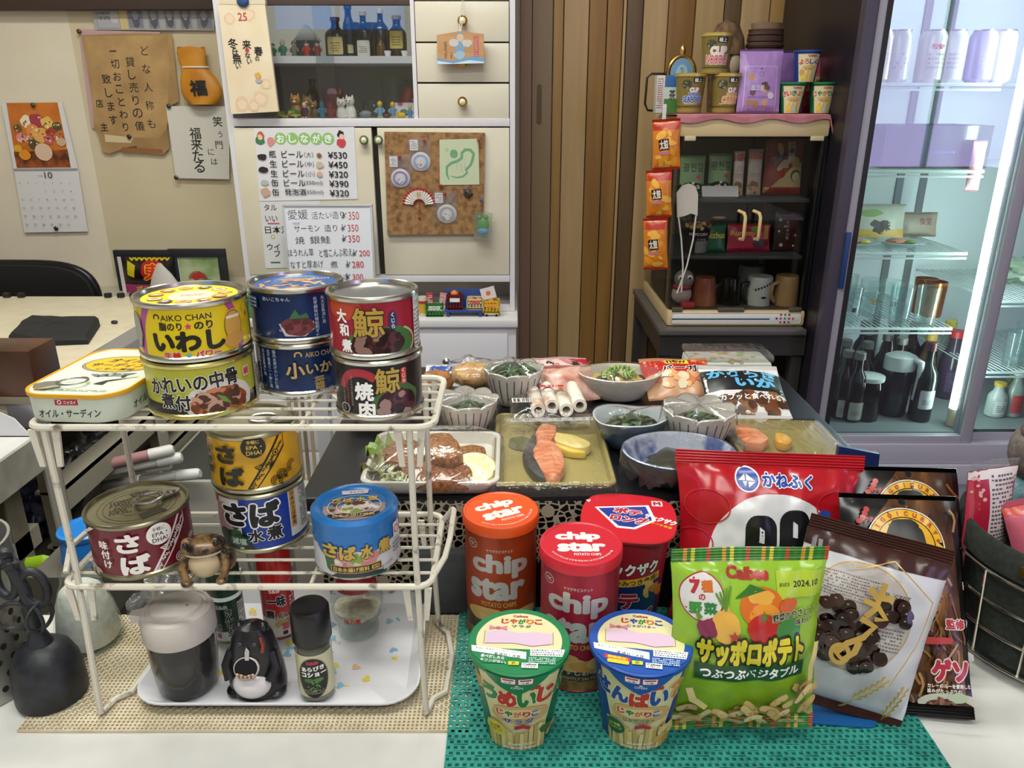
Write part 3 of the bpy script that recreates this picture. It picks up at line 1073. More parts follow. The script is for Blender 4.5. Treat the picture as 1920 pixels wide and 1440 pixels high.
# blue cup, green tray
t = thing('blue_tub', 'bright blue plastic tub upside down behind the red mackerel can', 'tub', (at(166, 1020, Y=1.0).x, 1.0, 0.0))
z0 = at(168, 1075, Y=0.95).z
ztop = at(168, 990, Y=1.0).z
MB().lathe([(0.039, z0), (0.035, ztop - 0.006), (0.032, ztop), (0, ztop - 0.001)], P('1E78C8'), 32).build('wall', t)
MB().lathe([(0.036, ztop - 0.008), (0.038, ztop - 0.005), (0.038, ztop + 0.001), (0.034, ztop + 0.003), (0.031, ztop - 0.002)], P('2B88D8'), 32, cap=False).build('rim', t)
MB().box((-0.06, -0.06, z0 - 0.06), (0.06, 0.06, z0 - 0.0005), M('5B564C', 0.7)).build('carton', loc=(at(166, 1020, Y=1.0).x, 1.0, 0), label='brown carton hidden below the bright blue tub', cat='carton')
p = at(100, 1085, Y=1.02)
t = thing('lime_clip', 'lime green plastic clip left of the blue tub', 'clip', (p.x, 1.02, p.z - 0.03))
MB().tube([(-0.03, 0, 0.05), (0.0, -0.01, 0.062), (0.028, 0, 0.05), (0.03, 0.005, 0.01), (0.022, 0.01, -0.03)], 0.008, P('9CC61E', 0.4), 8, flat=2.2).build('loop', t)
MB().box((-0.02, -0.004, -0.05), (0.016, 0.008, 0.05), M('B9B49E', 0.5), 0.003).build('plate', t)
MB().box((-0.03, -0.05, 0), (0.05, 0.05, 1.0), M('4E483E', 0.7)).build('crate_stack', loc=(p.x, 1.06, p.z - 0.03 - 0.05 - 1.0), label='dark crate under the lime green clip', cat='crate')
# white storage box + cubby behind
t = thing('storage_box', 'white plastic storage box under the cream table', 'box', (-0.66, 1.72, 0))
MB().box((-0.13, -0.22, 0), (0.06, 0.2, at(340, 880, Y=1.6).z + 0.02), M('A5A298', 0.5), 0.006).build('wall', t)
MB().box((-0.12, -0.21, at(340, 880, Y=1.6).z + 0.0195), (0.05, 0.19, at(340, 880, Y=1.6).z + 0.021), M('3A3934', 0.7)).build('opening', t)
t = thing('open_shelf', 'low white open shelf with red trays behind the yellow can', 'shelf', (-0.97, 2.20, 0))
for z in (0.0, 0.16, 0.34, 0.52):
 MB().box((-0.14, -0.15, z), (0.16, 0.15, z + 0.014), M('A9A49C', 0.5)).build('board', t)
for x in (-0.14, 0.148):
 MB().box((x, -0.151, 0), (x + 0.012, 0.15, 0.545), M('B5B1A8', 0.5)).build('side', t)
for i, (z, c, l) in enumerate(((0.36, 'A8443C', 'red plastic tray on the middle of the low white shelf'), (0.18, 'B25A44', 'brick red tray on the lower board of the white shelf'))):
 MB().box((-0.12, -0.12, 0), (0.13, 0.12, 0.05), M(c, 0.5), 0.008).build('tray', loc=(-0.97, 2.18, z - 0.0055), label=l, cat='tray')
# white post with hanging bag and chopstick bundle
p = at(600, 700, Y=1.3)
t = thing('steel_stand', 'white square post of a stand between the blue cans and the dishes', 'stand', (p.x, 1.3, 0))
MB().box((-0.0125, -0.0125, 0), (0.0125, 0.0125, at(600, 640, Y=1.3).z), N('BEBBC0'), 0.002).build('post', t)
MB().box((-0.022, -0.05, 0), (0.05, 0.05, 0.012), M('9A989A', 0.5)).build('foot', t)
MB().box((0.0125, -0.004, 0.66), (0.02, 0.004, 0.672), M('9A989A', 0.5)).build('bracket', t)
t = thing('bag_bundle', 'grey plastic bags hanging from the white post', 'bag', (p.x + 0.072, 1.275, 0))
mb = MB()
for k in range(5):
 r_ = random.Random(k)
 mb.grid(lambda u, v, k=k: (-0.04 + 0.09 * u + 0.01 * sin(u * 9 + k * 2 + v * 3) , -0.012 + k * 0.006 + 0.006 * sin(u * 12 + k), 0.66 - v * (0.30 + 0.02 * sin(u * 7 + k)) - 0.02 * (u - 0.5) ** 2), 10, 12, M(['77767A', '8E8D90', '5F5E62', '9A999C', '6B6A6E'][k], 0.3))
mb.build('film', t)
t = thing('utensil_tub', 'pale tub of wooden sticks left of the white post', 'tub', (p.x - 0.058, 1.345, 0))
MB().box((-0.03, -0.03, 0.0), (0.03, 0.03, 0.56), M('A6A096', 0.5), 0.004).build('wall', t)
for k in range(4):
 MB().tube([(-0.018 + k * 0.012, 0.004 * (k % 2), 0.5), (-0.02 + k * 0.013, 0.008, 0.74 + 0.012 * k)], 0.0035, M(['C0A67E', 'B49A74', '8C7A60', 'C9B48E'][k], 0.6), 6).build('stick', t)
# snack bag in front of the frames, with a white paper cone
p = at(275, 552, Y=2.3)
t = thing('snack_bag', 'black red and yellow snack bag leaning on the picture frames', 'bag', (p.x, 2.42, TZ + 0.06))
a, b = at(226, 480, Y=2.42), at(325, 480, Y=2.42)
zb, zt = at(270, 548, Y=2.42).z, a.z
t.location = ((a.x + b.x) / 2, 2.42, zb)
hw, hh = (b.x - a.x) / 2, zt - zb
mb = MB().grid(lambda u, v: ((u * 2 - 1) * hw * (1 - 0.04 * sin(v * pi)), -0.02 * (1 - (2 * u - 1) ** 4) * sin(v * pi) - 0.003, v * hh), 16, 14, noisy('black_snack_print', '141214', '2A1A16', 20, 0.25))
mb.grid(lambda u, v: ((u * 2 - 1) * hw * (1 - 0.04 * sin(v * pi)), 0.001, v * hh), 4, 4, BLACK, flip=True)
d = Dec(-hw * 1000, 0, hw * 1000, hh * 1000)
d.blob(20, hh * 620, 40, 30, P('B01F16'), 3, 0.4)
d.text('鬼', 22, hh * 600, 62, 52, P('D8301E'), 0.03, out=(P('E8C02A'), 0.04))
d.poly([(-62, 60), (-40, 52), (-34, 90), (-60, 105)], P('C8B81E'))
d.rect(-80, 0, 80, 30, P('A8326E'))
d.text('ポテO', -10, 15, 70, 20, P('F0B81E'), 0.04)
d.text('vvvvvvvv', 10, hh * 930, 130, 10, P('C8B41E'), 0.05)
d.put(mb, lambda x, y, l: (x / 1000, -0.02 * (1 - (x / 1000 / hw) ** 4) * sin(y / 1000 / hh * pi) - 0.003 - 0.0015 - l / 1000, y / 1000), 8, 8)
mb.build('pouch', t)
MB().grid(lambda u, v: (-hw - 0.006 + 0.012 * u, -0.012, v * hh), 2, 10, G25('D8CFD0')).build('side_seal', t)
p = at(322, 548, Y=2.40)
MB().lathe([(0.062, 0), (0.03, 0.07), (0.006, 0.105)], M('C9C2B8', 0.7), 20, TR(ry=-0.1), sy=0.45).build('paper_cone', loc=(p.x, 2.365, zb), label='folded pale paper cone in front of the framed photos', cat='paper')
sh = thing('wall_shelf', 'narrow shelf behind the cream table carrying frames and snack bag', 'shelf', (-1.1, 2.41, 0))
MB().box((-0.35, -0.075, zb - 0.016), (0.32, 0.085, zb - 0.0005), M('B5AD9C', 0.5)).build('board', sh)
mb = MB().box((-0.35, -0.078, zb - 0.07), (0.32, -0.0755, zb - 0.0005), N('6E7078'))
mb.build('front_strip', sh)
for x in (-0.33, 0.29):
 MB().box((x, -0.06, 0), (x + 0.02, 0.06, zb - 0.017), M('8F887A', 0.6)).build('leg', sh)
# ---- white cupboard with glass top
CY = 2.2
def zc(y, Y=CY):
 return at(960, y, Y=Y).z
X0, X1 = -0.772, 0.008
ZB, ZT = 0.678, 2.0
CW = N('D9D6DA')
CRM = noisy('cream_door_paint', 'D2CAB2', 'DDD6C0', 5, 0.35)
cu = thing('cupboard', 'tall white cupboard with glass top doors, drawers and cream lower doors', 'cupboard', (0, CY, 0))
def cbox(name, x0, y0, z0, x1, y1, z1, m, bev=0.0, par=None, label=None):
 return MB().box((x0, y0 - CY, z0), (x1, y1 - CY, z1), m, bev).build(name, par or cu, label=label)
cbox('side_panel', X0, CY, ZB, X0 + 0.018, 2.49, ZT, CW)
cbox('side_panel', X1 - 0.014, CY, ZB, X1, 2.49, ZT, CW)
cbox('back_panel', X0 + 0.018, 2.475, ZB, X1 - 0.014, 2.489, ZT, M('A9A89F', 0.7))
cbox('top_board', X0 + 0.018, CY, ZT - 0.02, X1 - 0.014, 2.474, ZT, CW)
xd = at(775, 100, Y=CY).x
cbox('divider', xd - 0.004, CY, zc(225), xd + 0.006, 2.474, ZT - 0.021, CW)
z1, z2 = zc(237), zc(222)
cbox('middle_rail', X0 + 0.0185, CY - 0.004, z1, X1 - 0.0145, 2.474, z2, CW, 0.001)
cbox('lower_rail', X0 + 0.0185, CY - 0.004, zc(528), X1 - 0.0145, 2.474, zc(516), CW, 0.001)
cbox('bottom_board', X0 + 0.0185, CY, ZB, X1 - 0.0145, 2.474, ZB + 0.012, CW)
cbox('niche_back', X0 + 0.0185, 2.36, ZB + 0.012, X1 - 0.0145, 2.37, zc(528), M('D8D0B8', 0.6))
SHZ = zc(104)
cbox('glass_shelf', X0 + 0.0185, CY + 0.022, SHZ - 0.018, xd - 0.0045, 2.474, SHZ, N('D4D2D8'), label='white shelf')
cbox('sash', X0 + 0.0185, CY + 0.002, zc(9), xd - 0.0045, CY + 0.02, zc(-14), M('4A3932', 0.5), 0.001, label='dark brown sliding door track')
g1 = cbox('glass_door', X0 + 0.02, CY + 0.006, z2 + 0.001, at(625, 110, Y=CY).x, CY + 0.0085, zc(9), PANE)
g2 = cbox('glass_door', at(590, 110, Y=CY).x, CY + 0.012, z2 + 0.001, xd - 0.005, CY + 0.0145, zc(9), PANE)
# drawers
def knob(par, x, z, Y, outer, inner, r=0.012):
 mb = MB().lathe([(0.005, 0), (0.005, 0.010), (r, 0.013), (r + 0.001, 0.018), (r - 0.002, 0.022)], outer, 20, TR(x, Y - CY, z, rx=pi / 2))
 mb.lathe([(r - 0.0022, 0.0205), (r * 0.5, 0.0235), (0, 0.0245)], inner, 20, TR(x, Y - CY, z, rx=pi / 2))
 return mb.build('knob', par)
GOLD = M('B08A36', 0.25, 1.0)
for k, (ya, yb) in enumerate(((-62, 0), (2.5, 78), (81, 154), (157, 223))):
 dw = cbox('drawer', xd + 0.008, CY - 0.003, zc(yb), X1 - 0.016, CY + 0.2, zc(ya), G25('D9D2BE'), 0.002)
 if k:
  kp = at(868, (40, 118, 191)[k - 1], Y=CY)
  knob(dw, kp.x, kp.z, CY - 0.003, GOLD, Q('E2D8BC'))
# lower doors
for (xa, xb, kx) in ((437, 696, 685), (707, 957, 712)):
 a, b = at(xa, 238, Y=CY), at(xb, 238, Y=CY)
 do = cbox('door', a.x + (0.0 if xa < 500 else 0), CY - 0.004, zc(515), min(b.x, X1 - 0.0155), CY + 0.014, zc(239.5), CRM, 0.002)
 kp = at(kx, 262, Y=CY)
 knob(do, kp.x, kp.z, CY - 0.004, N('5E6E3E'), Q('DCD6C0'), 0.0115)
cbox('door_gap', at(696, 300, Y=CY).x, CY + 0.016, zc(515), at(707, 300, Y=CY).x + 0.004, CY + 0.02, zc(239), M('2A2824', 0.8))

# drawer unit below
du = thing('drawer_unit', 'white chest of drawers under the cupboard with a small steel knob', 'chest', (-0.38, 2.3, 0))
dx0, dx1 = X0 + 0.0, at(971, 600, Y=2.1).x
MB().box((dx0 + 0.38, -0.2, 0.655), (dx1 + 0.38, 0.19, 0.677), N('E0DEDC'), 0.004).build('top_board', du)
MB().box((dx0 + 0.385, -0.188, 0.06), (dx1 + 0.375, 0.19, 0.6545), M('DAD9DC', 0.45)).build('carcass', du)
for (za, zb) in ((0.635, 0.46), (0.45, 0.27), (0.26, 0.08)):
 f = MB().box((0.02, -0.193, zb), (dx1 + 0.35, -0.1885, za), N('DFDEE2'), 0.001).build('drawer', du)
 MB().lathe([(0.004, 0), (0.004, 0.01), (0.010, 0.014), (0.011, 0.02), (0.006, 0.025), (0, 0.026)], STEEL, 18, TR(at(837, 657, Y=2.1).x + 0.38, -0.193, (za + zb) / 2 + 0.01, rx=pi / 2)).build('knob', f)
 MB().box((dx0 + 0.41, -0.193, zb), (0.0, -0.1885, za), N('DFDEE2'), 0.001).build('drawer', du)

# ---- papers and boards on the doors
def board(name, label, cat, pts, Y, th, mat, decf=None, bev=0.0, eps=0.07):
 """A flat sheet or board near a front; its print is given in photo points."""
 o = at(*pts[0], Y=Y)
 c = [at(x, y, Y=Y) for x, y in pts]
 mb = MB().sheet([(p.x - o.x, p.z - o.z) for p in c][::-1], th, mat)
 if decf:
  d = big()
  decf(d, wallspot(o, Y))
  d.put(mb, on_front(-th / 2), eps=eps, base=0.15)
 return mb.build(name, loc=(o.x, Y, o.z), label=label, cat=cat)

def T(d, w, s, cx, cy, pw, ph, mat, b=0.0, rot=0.0, out=None, sh=0.0):
 X, Y_ = w(cx, cy)
 k = w(cx + 100, cy)[0] - X
 d.text(s, X, Y_, pw * k / 100, ph * k / 100, mat, b, rot, out, sh)

def menu1(d, w):
 G = M('8FBF6E', 0.6)
 for i, ch in enumerate('おしながき'):
  X, Y_ = w(526 + i * 22.4, 260)
  d.ell(X, Y_, 16, 16, G, 28)
  T(d, w, ch, 526 + i * 22.4, 260, 14, 15, WHITE, 0.03)
 for (x, y, c, r) in ((489, 254, 'C25A42', 7), (489, 263, '3E7A52', 9), (508, 266, 'D88A8A', 8), (639, 252, '2A2018', 7), (640, 268, 'C8404C', 9), (641, 256, 'E8C0A0', 5), (488, 257, 'E8C0A0', 5)):
  X, Y_ = w(x, y); d.blob(X, Y_, r * 1.4, r * 1.4, M(c, 0.6), int(x + y))
 rows = [(290, '瓶 ビール', '（大）', '¥530'), (308, '生 ビール', '（中）', '¥450'), (326, '生 ビール', '（小）', '¥320'), (343.5, '缶 ビール', '(350ml)', '¥390'), (361, '缶 発泡酒', '(350ml)', '¥320')]
 for i, (y, a, b, p_) in enumerate(rows):
  x = 505 + i * 1.6
  T(d, w, a[0], x + 6, y - 1, 13, 13, INK, 0.01)
  T(d, w, a[2:], x + 43, y - 1, 40, 13 if i != 4 else 12, INK, 0.008)
  T(d, w, b, x + 74 + (4 if i > 2 else 0), y, 17 if i < 3 else 35, 10 if i < 3 else 9, M('55555A', 0.6))
  T(d, w, p_, 633 + i * 0.9, y + 1, 36, 12, INK, 0.012)
 for (x, y, c, r) in ((492, 294, '2E2420', 8), (494, 318, '26241F', 8), (497, 342, 'B5B9B8', 7), (499, 360, 'C9A28A', 8), (599, 291, '8A5A3A', 4), (600, 309, 'C7B49A', 6), (600, 327, 'D2A888', 5)):
  X, Y_ = w(x, y); d.blob(X, Y_, r * 1.6, r * (1.0 if y < 345 and x < 520 else 1.5), M(c, 0.6), int(x * y))
board('drinks_menu', 'printed drinks menu with green circles in its heading, on the cupboard door', 'menu', [(476, 240), (664, 238), (671, 373), (487, 377)], CY - 0.0055, 0.0016, M('DEDDE0', 0.45), menu1)
def menu2(d, w):
 T(d, w, 'タル', 507, 389, 24, 12, INK, 0.01); T(d, w, 'いい', 509, 410, 23, 11, INK, 0.01); T(d, w, '日本酒', 520, 431, 46, 14, INK, 0.01)
 T(d, w, 'ウイ', 513, 463, 24, 12, INK, 0.01); T(d, w, 'フ', 520, 476, 11, 11, INK, 0.01)
 for (x0, x1, y, c) in ((502, 524, 419, 'C25A6A'), (508, 526, 492, '2E6E4A')):
  a, b = w(x0, y), w(x1, y); d.rect(a[0], a[1] - 2, b[0], b[1] + 2, M(c, 0.6))
 X, Y_ = w(512, 444); d.rr(X, Y_, 11, 11, 3, M('B9B84A', 0.6)); d.rr(X, Y_, 6, 6, 2, M('DEDDE0', 0.6))
board('second_menu', 'white menu sheet half hidden behind the handwritten whiteboard', 'menu', [(487, 378), (600, 377), (600, 500), (498, 503)], CY - 0.0052, 0.0012, M('D9D8DA', 0.45), menu2)
# whiteboard
WBY = 2.12
wb = thing('whiteboard', 'small whiteboard with handwritten dishes and red prices', 'whiteboard', (at(610, 590, Y=WBY).x, WBY, 0.6785), (radians(-3), 0, 0))
a, b = at(527, 384, Y=WBY), at(695, 380, Y=WBY)
hwid = (b.x - a.x) / 2 * 1.01
hgt = a.z - 0.6785
ox = (a.x + b.x) / 2 - wb.location.x
wb.location.x += ox
mb = MB().box((-hwid + 0.004, -0.004, 0.004), (hwid - 0.004, 0.004, hgt - 0.004), M('E3E6EC', 0.2))
d = big()
BI = M('33353C', 0.5)
RD = M('C8404E', 0.5)
xl = a.x
def ww(px, py):
 p = at(px, py, Y=WBY - 0.006)
 return ((p.x - wb.location.x) * 1000, (p.z - 0.6785) * 1000)
rows = [((555, 404, 38, 18, '愛媛'), (612, 405, 62, 14, '活たい造り'), (660, 406, 20, 15, '350')), ((573, 430, 48, 12, 'サーモン'), (618, 429, 24, 13, '造り'), (659, 429, 20, 13, '350')), ((560, 452, 17, 14, '焼'), (598, 451, 38, 14, '銀鮭'), (661, 449, 22, 13, '350')), ((562, 475, 48, 14, 'ほうれん草'), (628, 475, 62, 15, 'と塩こんぶ和え'), (681, 476, 20, 11, '200')), ((574, 497, 62, 14, 'なすと厚あげ'), (625, 497, 14, 13, '煮'), (669, 497, 22, 12, '280')), ((570, 520, 30, 10, 'たこ'), (640, 520, 24, 10, 'わさ'), (669, 520, 20, 11, '300'))]
for i, (A, B, Cc) in enumerate(rows):
 for q in (A, B):
  T(d, ww, q[4], q[0], q[1], q[2], q[3], BI, -0.004, 0.03)
 T(d, ww, Cc[4], Cc[0] + 1, Cc[1], Cc[2], Cc[3], RD, 0.0, 0.02)
 T(d, ww, '¥', Cc[0] - 18, Cc[1], 8, 13, BI, -0.004, -0.3)
p0, p1 = ww(546, 420), ww(560, 419)
d.line([p0, p1], 1.5, M('6A90C8', 0.5))
d.put(mb, on_front(-0.004), eps=0.1)
mb.build('panel', wb)
mb = MB()
for (u0, v0, u1, v1) in ((-hwid, 0, hwid, 0.006), (-hwid, hgt - 0.006, hwid, hgt), (-hwid, 0.006, -hwid + 0.006, hgt - 0.006), (hwid - 0.006, 0.006, hwid, hgt - 0.006)):
 mb.box((u0, -0.007, v0), (u1, 0.006, v1), M('C9CACD', 0.35, 0.3), 0.0012)
mb.build('frame', wb)
# daily calendar
o = at(411, 4, Y=2.175)
dcal = thing('daily_calendar', 'tall cream tear-off calendar showing 25 hanging on the cupboard', 'calendar', (o.x, 2.175, o.z))
pts = [(410, 6), (498, 7), (523, 209), (435, 214)]
c = [at(x, y, Y=2.175) for x, y in pts]
mb = MB().sheet([(p.x - o.x, p.z - o.z) for p in c][::-1], 0.012, noisy('calendar_page', 'DCC9A6', 'E6D8BC', 7, 0.7))
d = big()
w = wallspot(o, 2.175)
for (x, y, r) in ((468, 28, 11), (432, 36, 10), (490, 186, 14), (456, 196, 13), (500, 158, 10), (478, 198, 10)):
 X, Y_ = w(x, y); d.blob(X, Y_, r * 1.4, r * 1.4, M('DDBF9E', 0.7), x, 0.3); d.blob(X, Y_, r * 0.9, r * 0.9, M('E4CDAE', 0.7), y, 0.3)
T(d, w, '25', 456, 32, 17, 14, M('B84A48', 0.6), 0.01)
for i, (s_, x, y, z) in enumerate((('冬', 438, 82, 18), ('と', 441, 93, 8), ('は', 443, 99, 11), ('無', 446, 111, 16), ('い', 448, 124, 9), ('来', 464, 84, 16), ('な', 466, 104, 10), ('い', 469, 115, 9), ('春', 486, 96, 16), ('の', 484, 110, 8))):
 T(d, w, s_, x, y, z, z, INK, 0.015)
X, Y_ = w(465, 94); d.ell(X, Y_, 5, 5, M('B8303A', 0.6))
X, Y_ = w(485, 142); d.blob(X, Y_, 8, 8, M('D9A44E', 0.6), 2); X, Y_ = w(487, 152); d.blob(X, Y_, 9, 5, M('A9A6B4', 0.6), 4)
d.put(mb, on_front(-0.006), eps=0.06)
mb.build('page_block', dcal)
c = [at(x, y, Y=2.17) for x, y in ((412, -2), (497, -2), (498, 8), (411, 8))]
MB().sheet([(p.x - o.x, p.z - o.z) for p in c][::-1], 0.014, M('D8C9AC', 0.6)).build('binding', dcal)
hp = at(455, 2, Y=2.165)
MB().ball((hp.x - o.x, 2.165 - 2.175, hp.z - o.z), (0.016, 0.006, 0.014), N('2C4A78'), 14).build('hanger', dcal, label='blue plastic hanger')
# wooden plaque
pts = [(819, 66), (862, 59), (907, 64), (908, 119), (821, 121)]
def ema(d, w):
 WV = M('6F9CC0', 0.6)
 d.poly([w(*p) for p in ((820, 108), (840, 114), (864, 112), (890, 104), (908, 110), (908, 118.5), (821, 120.5))], WV)
 d.poly([w(*p) for p in ((820, 114), (850, 119), (880, 113), (908, 116), (908, 118.6), (821, 120.6))], M('C9DCE8', 0.6))
 X, Y_ = w(862, 87); d.blob(X, Y_, 13, 34, M('7E9EB8', 0.6), 2, 0.2)
 X, Y_ = w(863, 71); d.ell(X, Y_, 9, 9, M('D2B49A', 0.6))
 X, Y_ = w(851, 81); d.blob(X, Y_, 13, 9, M('C9C0B8', 0.6), 3); X, Y_ = w(876, 81); d.blob(X, Y_, 13, 9, M('C9C0B8', 0.6), 4)
 X, Y_ = w(862, 104); d.blob(X, Y_, 15, 10, M('9DB6C8', 0.6), 6)
 x0, y0 = w(889, 106); x1, y1 = w(897, 67); d.rect(x0, y0, x1, y1, M('B85A5E', 0.6))
 d.dashes(x0 + 2, y0, x1 - 2, y1, 12, M('D8A890', 0.6))
 a = w(834, 110); b = w(838, 78); d.dashes(a[0], a[1], b[0], b[1], 9, M('5A4028', 0.6))
 a = w(845, 110); b = w(848, 98); d.dashes(a[0], a[1], b[0], b[1], 5, M('5A4028', 0.6))
em = board('wooden_plaque', 'small wooden votive plaque with a blue wave hanging from the drawer knob', 'plaque', pts, CY - 0.033, 0.012, noisy('plaque_wood', 'B58658', 'C89A6C', 4, 0.6, stretch=(1, 1, 8)), ema)
k0, k1 = at(868, 38, Y=CY - 0.02), at(862, 62, Y=CY - 0.03)
o = em.location
MB().tube([(k1.x - o.x, 0, k1.z - o.z - 0.004), (k0.x - o.x - 0.006, 0.012, k0.z - o.z + 0.02), (k0.x - o.x + 0.001, 0.012, k0.z - o.z + 0.06), (k0.x - o.x + 0.004, 0.014, k0.z - o.z + 0.02), (k1.x - o.x + 0.001, 0.0, k1.z - o.z - 0.004)], 0.0014, M('D8D2C4', 0.7), 6).build('string', em, label='white string')

# corkboard and what is pinned on it
CBY = CY - 0.012
cbd = board('corkboard', 'square brown corkboard on the cupboard door', 'corkboard', [(721, 247), (909, 249), (906, 438), (727, 440)], CBY, 0.012, noisy('cork', '6E4E2E', 'A37C50', 70, 0.9, 6, bump=0.25, lo=0.3, hi=0.62))
PY = CBY - 0.0075
def pack(label, x0, y0, x1, y1, bx, by, br, cols, tagx, tagy):
 o = at(x0, y1, Y=PY)
 t = thing('charm_pack', label, 'charm', (o.x, PY, o.z), group=None)
 w = wallspot(o, PY)
 (ux, uy), (vx, vy) = w(x0, y1), w(x1, y0)
 mb = MB().grid(lambda u, v: ((ux + (vx - ux) * u) / 1000, -0.004 - 0.003 * sin(u * pi) * sin(v * pi), (uy + (vy - uy) * v) / 1000), 8, 10, glassy('sleeve', 'F2F2F4', 1.45, 0.1, 0.6, 60, gain=1.3, haze=0.12, hazecol='D8D8E0'))
 mb.build('sleeve', t)
 X, Y_ = w(bx, by)
 mb = MB().lathe([(br, 0), (br * 1.02, 0.001), (br * 0.8, 0.0035), (0, 0.0045)], M(cols[0], 0.3), 28, TR(X / 1000, 0, Y_ / 1000, rx=pi / 2), sy=0.95)
 d = big()
 d.ring(X, Y_, br * 760, br * 720, br * 170, M(cols[1], 0.4))
 d.ell(X, Y_ - br * 100, br * 420, br * 520, N('ECE8E8'))
 d.bits(X, Y_ - br * 300, br * 600, br * 300, 8, 2.2, [M(c_, 0.4) for c_ in cols[2:]], int(bx))
 d.put(mb, on_front(-0.0043), eps=0.05)
 mb.build('badge', t)
 mb = MB()
 d = big()
 X, Y_ = w(tagx, tagy)
 d.rr(X, Y_, 22, 28, 2, WHITE)
 d.dashes(X - 8, Y_ - 11, X + 8, Y_ + 11, 5, M('77777C', 0.6), int(tagx))
 d.put(mb, on_front(-0.001), eps=0.05)
 mb.build('tag_card', t)
pack('charm in clear sleeve with a white and purple badge, left on corkboard', 732, 290, 770, 350, 751, 334, 0.026, ('D8D4E0', '8A7CA0', '6E5A8E', 'B8A0C8'), 738, 303)
pack('charm in clear sleeve with a rainbow badge and orange bib, top of corkboard', 768, 258, 806, 320, 789, 303, 0.026, ('DAD8E4', '8FB8D0', 'D87A4A', 'C86A9A', 'E0C04A'), 776, 272)
pack('charm in clear sleeve with a silver badge, below the snake card', 814, 358, 856, 416, 838, 401, 0.027, ('D2D2D0', 'B0AEA8', 'A89A7A', '8A8478'), 823, 371)
def snake(d, w):
 pts_ = [(842, 337), (838, 326), (838, 313), (846, 306), (858, 302), (866, 296), (866, 287), (872, 281), (882, 281), (888, 288), (886, 300), (882, 310), (874, 318), (876, 324), (868, 331), (856, 333), (845, 330)]
 d.line([w(*p) for p in pts_], [3, 6, 7, 7.5, 7.5, 7.5, 7.5, 8, 8, 8, 7.5, 7, 7, 6, 5, 4, 2], M('6FA078', 0.6))
 X, Y_ = w(851, 289); d.blob(X, Y_, 11, 11, M('6FA078', 0.6), 3, 0.3)
 X, Y_ = w(838, 281); d.ell(X, Y_, 5, 5, M('B9C078', 0.6))
 for x in (856, 864, 871):
  a = w(x, 322); b = w(x + 2, 298); d.dashes(a[0], a[1], b[0], b[1], 8, M('9AB79A', 0.6), x)
board('snake_card', 'pale green card with a green snake pinned on the corkboard', 'card', [(824, 262), (897, 260), (899, 346), (825, 347)], PY + 0.001, 0.003, M('C2CCAA', 0.6), snake)
# folding fan
o = at(786, 384, Y=PY)
t = thing('paper_fan', 'little red and white paper fan pinned on the corkboard', 'fan', (o.x, PY, o.z))
mb = MB()
R = at(817, 384, Y=PY).x - o.x
for k in range(16):
 a0, a1 = pi * k / 16, pi * (k + 1) / 16
 am = (a0 + a1) / 2
 for (r0, r1, m_) in ((0.30, 0.36, 'B03A34'), (0.36, 0.86, 'DAD4CC'), (0.86, 1.0, 'B03A34')):
  q = lambda a, r, y: (R * r * cos(a), y, R * r * sin(a))
  mb.add([q(a0, r0, -0.001), q(a0, r1, -0.001), q(am, r1, -0.004), q(am, r0, -0.004)], [(0, 1, 2, 3)], M(m_, 0.6))
  mb.add([q(am, r0, -0.004), q(am, r1, -0.004), q(a1, r1, -0.001), q(a1, r0, -0.001)], [(0, 1, 2, 3)], M(m_, 0.6))
d = big(); d.text('祝', 0, R * 620, 13, 14, M('B09040', 0.5)); d.put(mb, on_front(-0.0042), eps=0.05)
mb.build('leaf', t, sharp=10)
MB().tube([(0, -0.002, R * 0.3), (0.001, -0.003, 0.0), (-0.001, -0.003, -0.03)], 0.0012, M('9A3A34', 0.6), 6).ball((-0.001, -0.003, -0.034), 0.004, M('B03A34', 0.5), 10).build('tassel', t)
# frog charm hanging at the corner
pts = [(890, 397), (924, 400), (919, 452), (888, 446)]
o = at(906, 452, Y=PY - 0.008)
t = thing('frog_charm', 'green frog charm in a clear packet at the corkboard corner', 'charm', (o.x, PY - 0.008, o.z))
mb = MB().ball((0.0, 0, 0.045), (0.017, 0.007, 0.02), P('3E9A30'), 18).ball((-0.009, 0, 0.066), 0.007, P('3E9A30'), 12).ball((0.009, 0, 0.066), 0.007, P('3E9A30'), 12)
mb.ball((0.0, -0.003, 0.028), (0.016, 0.006, 0.010), P('4A9ACB'), 14)
mb.build('figure', t)
c = [at(x, y, Y=PY - 0.008) for x, y in pts]
MB().sheet([(p.x - o.x, p.z - o.z) for p in c][::-1], 0.017, glassy('sleeve2', 'EEF2EA', 1.45, 0.1, 0.6, 60, gain=1.3, haze=0.14, hazecol='D8E0D0')).build('packet', t)
for (x, y, col, l) in ((750, 293, 'B02A2A', 'red pin above the left charm'), (796, 263, 'B02A2A', 'red pin above the rainbow charm'), (897, 262, 'B03040', 'red pin at the corner of the snake card'), (826, 347, 'B02A2A', 'red pin at the lower left of the snake card'), (834, 362, 'B02A2A', 'red pin above the silver charm'), (902, 374, '2A5AA0', 'blue pin at the right edge of the corkboard')):
 p = at(x, y, Y=PY)
 MB().lathe([(0.0035, 0), (0.004, 0.004), (0.0025, 0.008), (0.0038, 0.012), (0, 0.013)], M(col, 0.35), 12, TR(rx=pi / 2)).build('push_pin', loc=(p.x, PY - 0.003, p.z), label=l, cat='pin', group='pins on the corkboard')
p = at(878, 361, Y=PY)
MB().ball((0, -0.004, 0), (0.011, 0.004, 0.010), M('4A4038', 0.5), 14, wob=1.0, seed=3).build('metal_badge', loc=(p.x, PY - 0.001, p.z), label='small dark metal badge at the right of the corkboard', cat='badge')

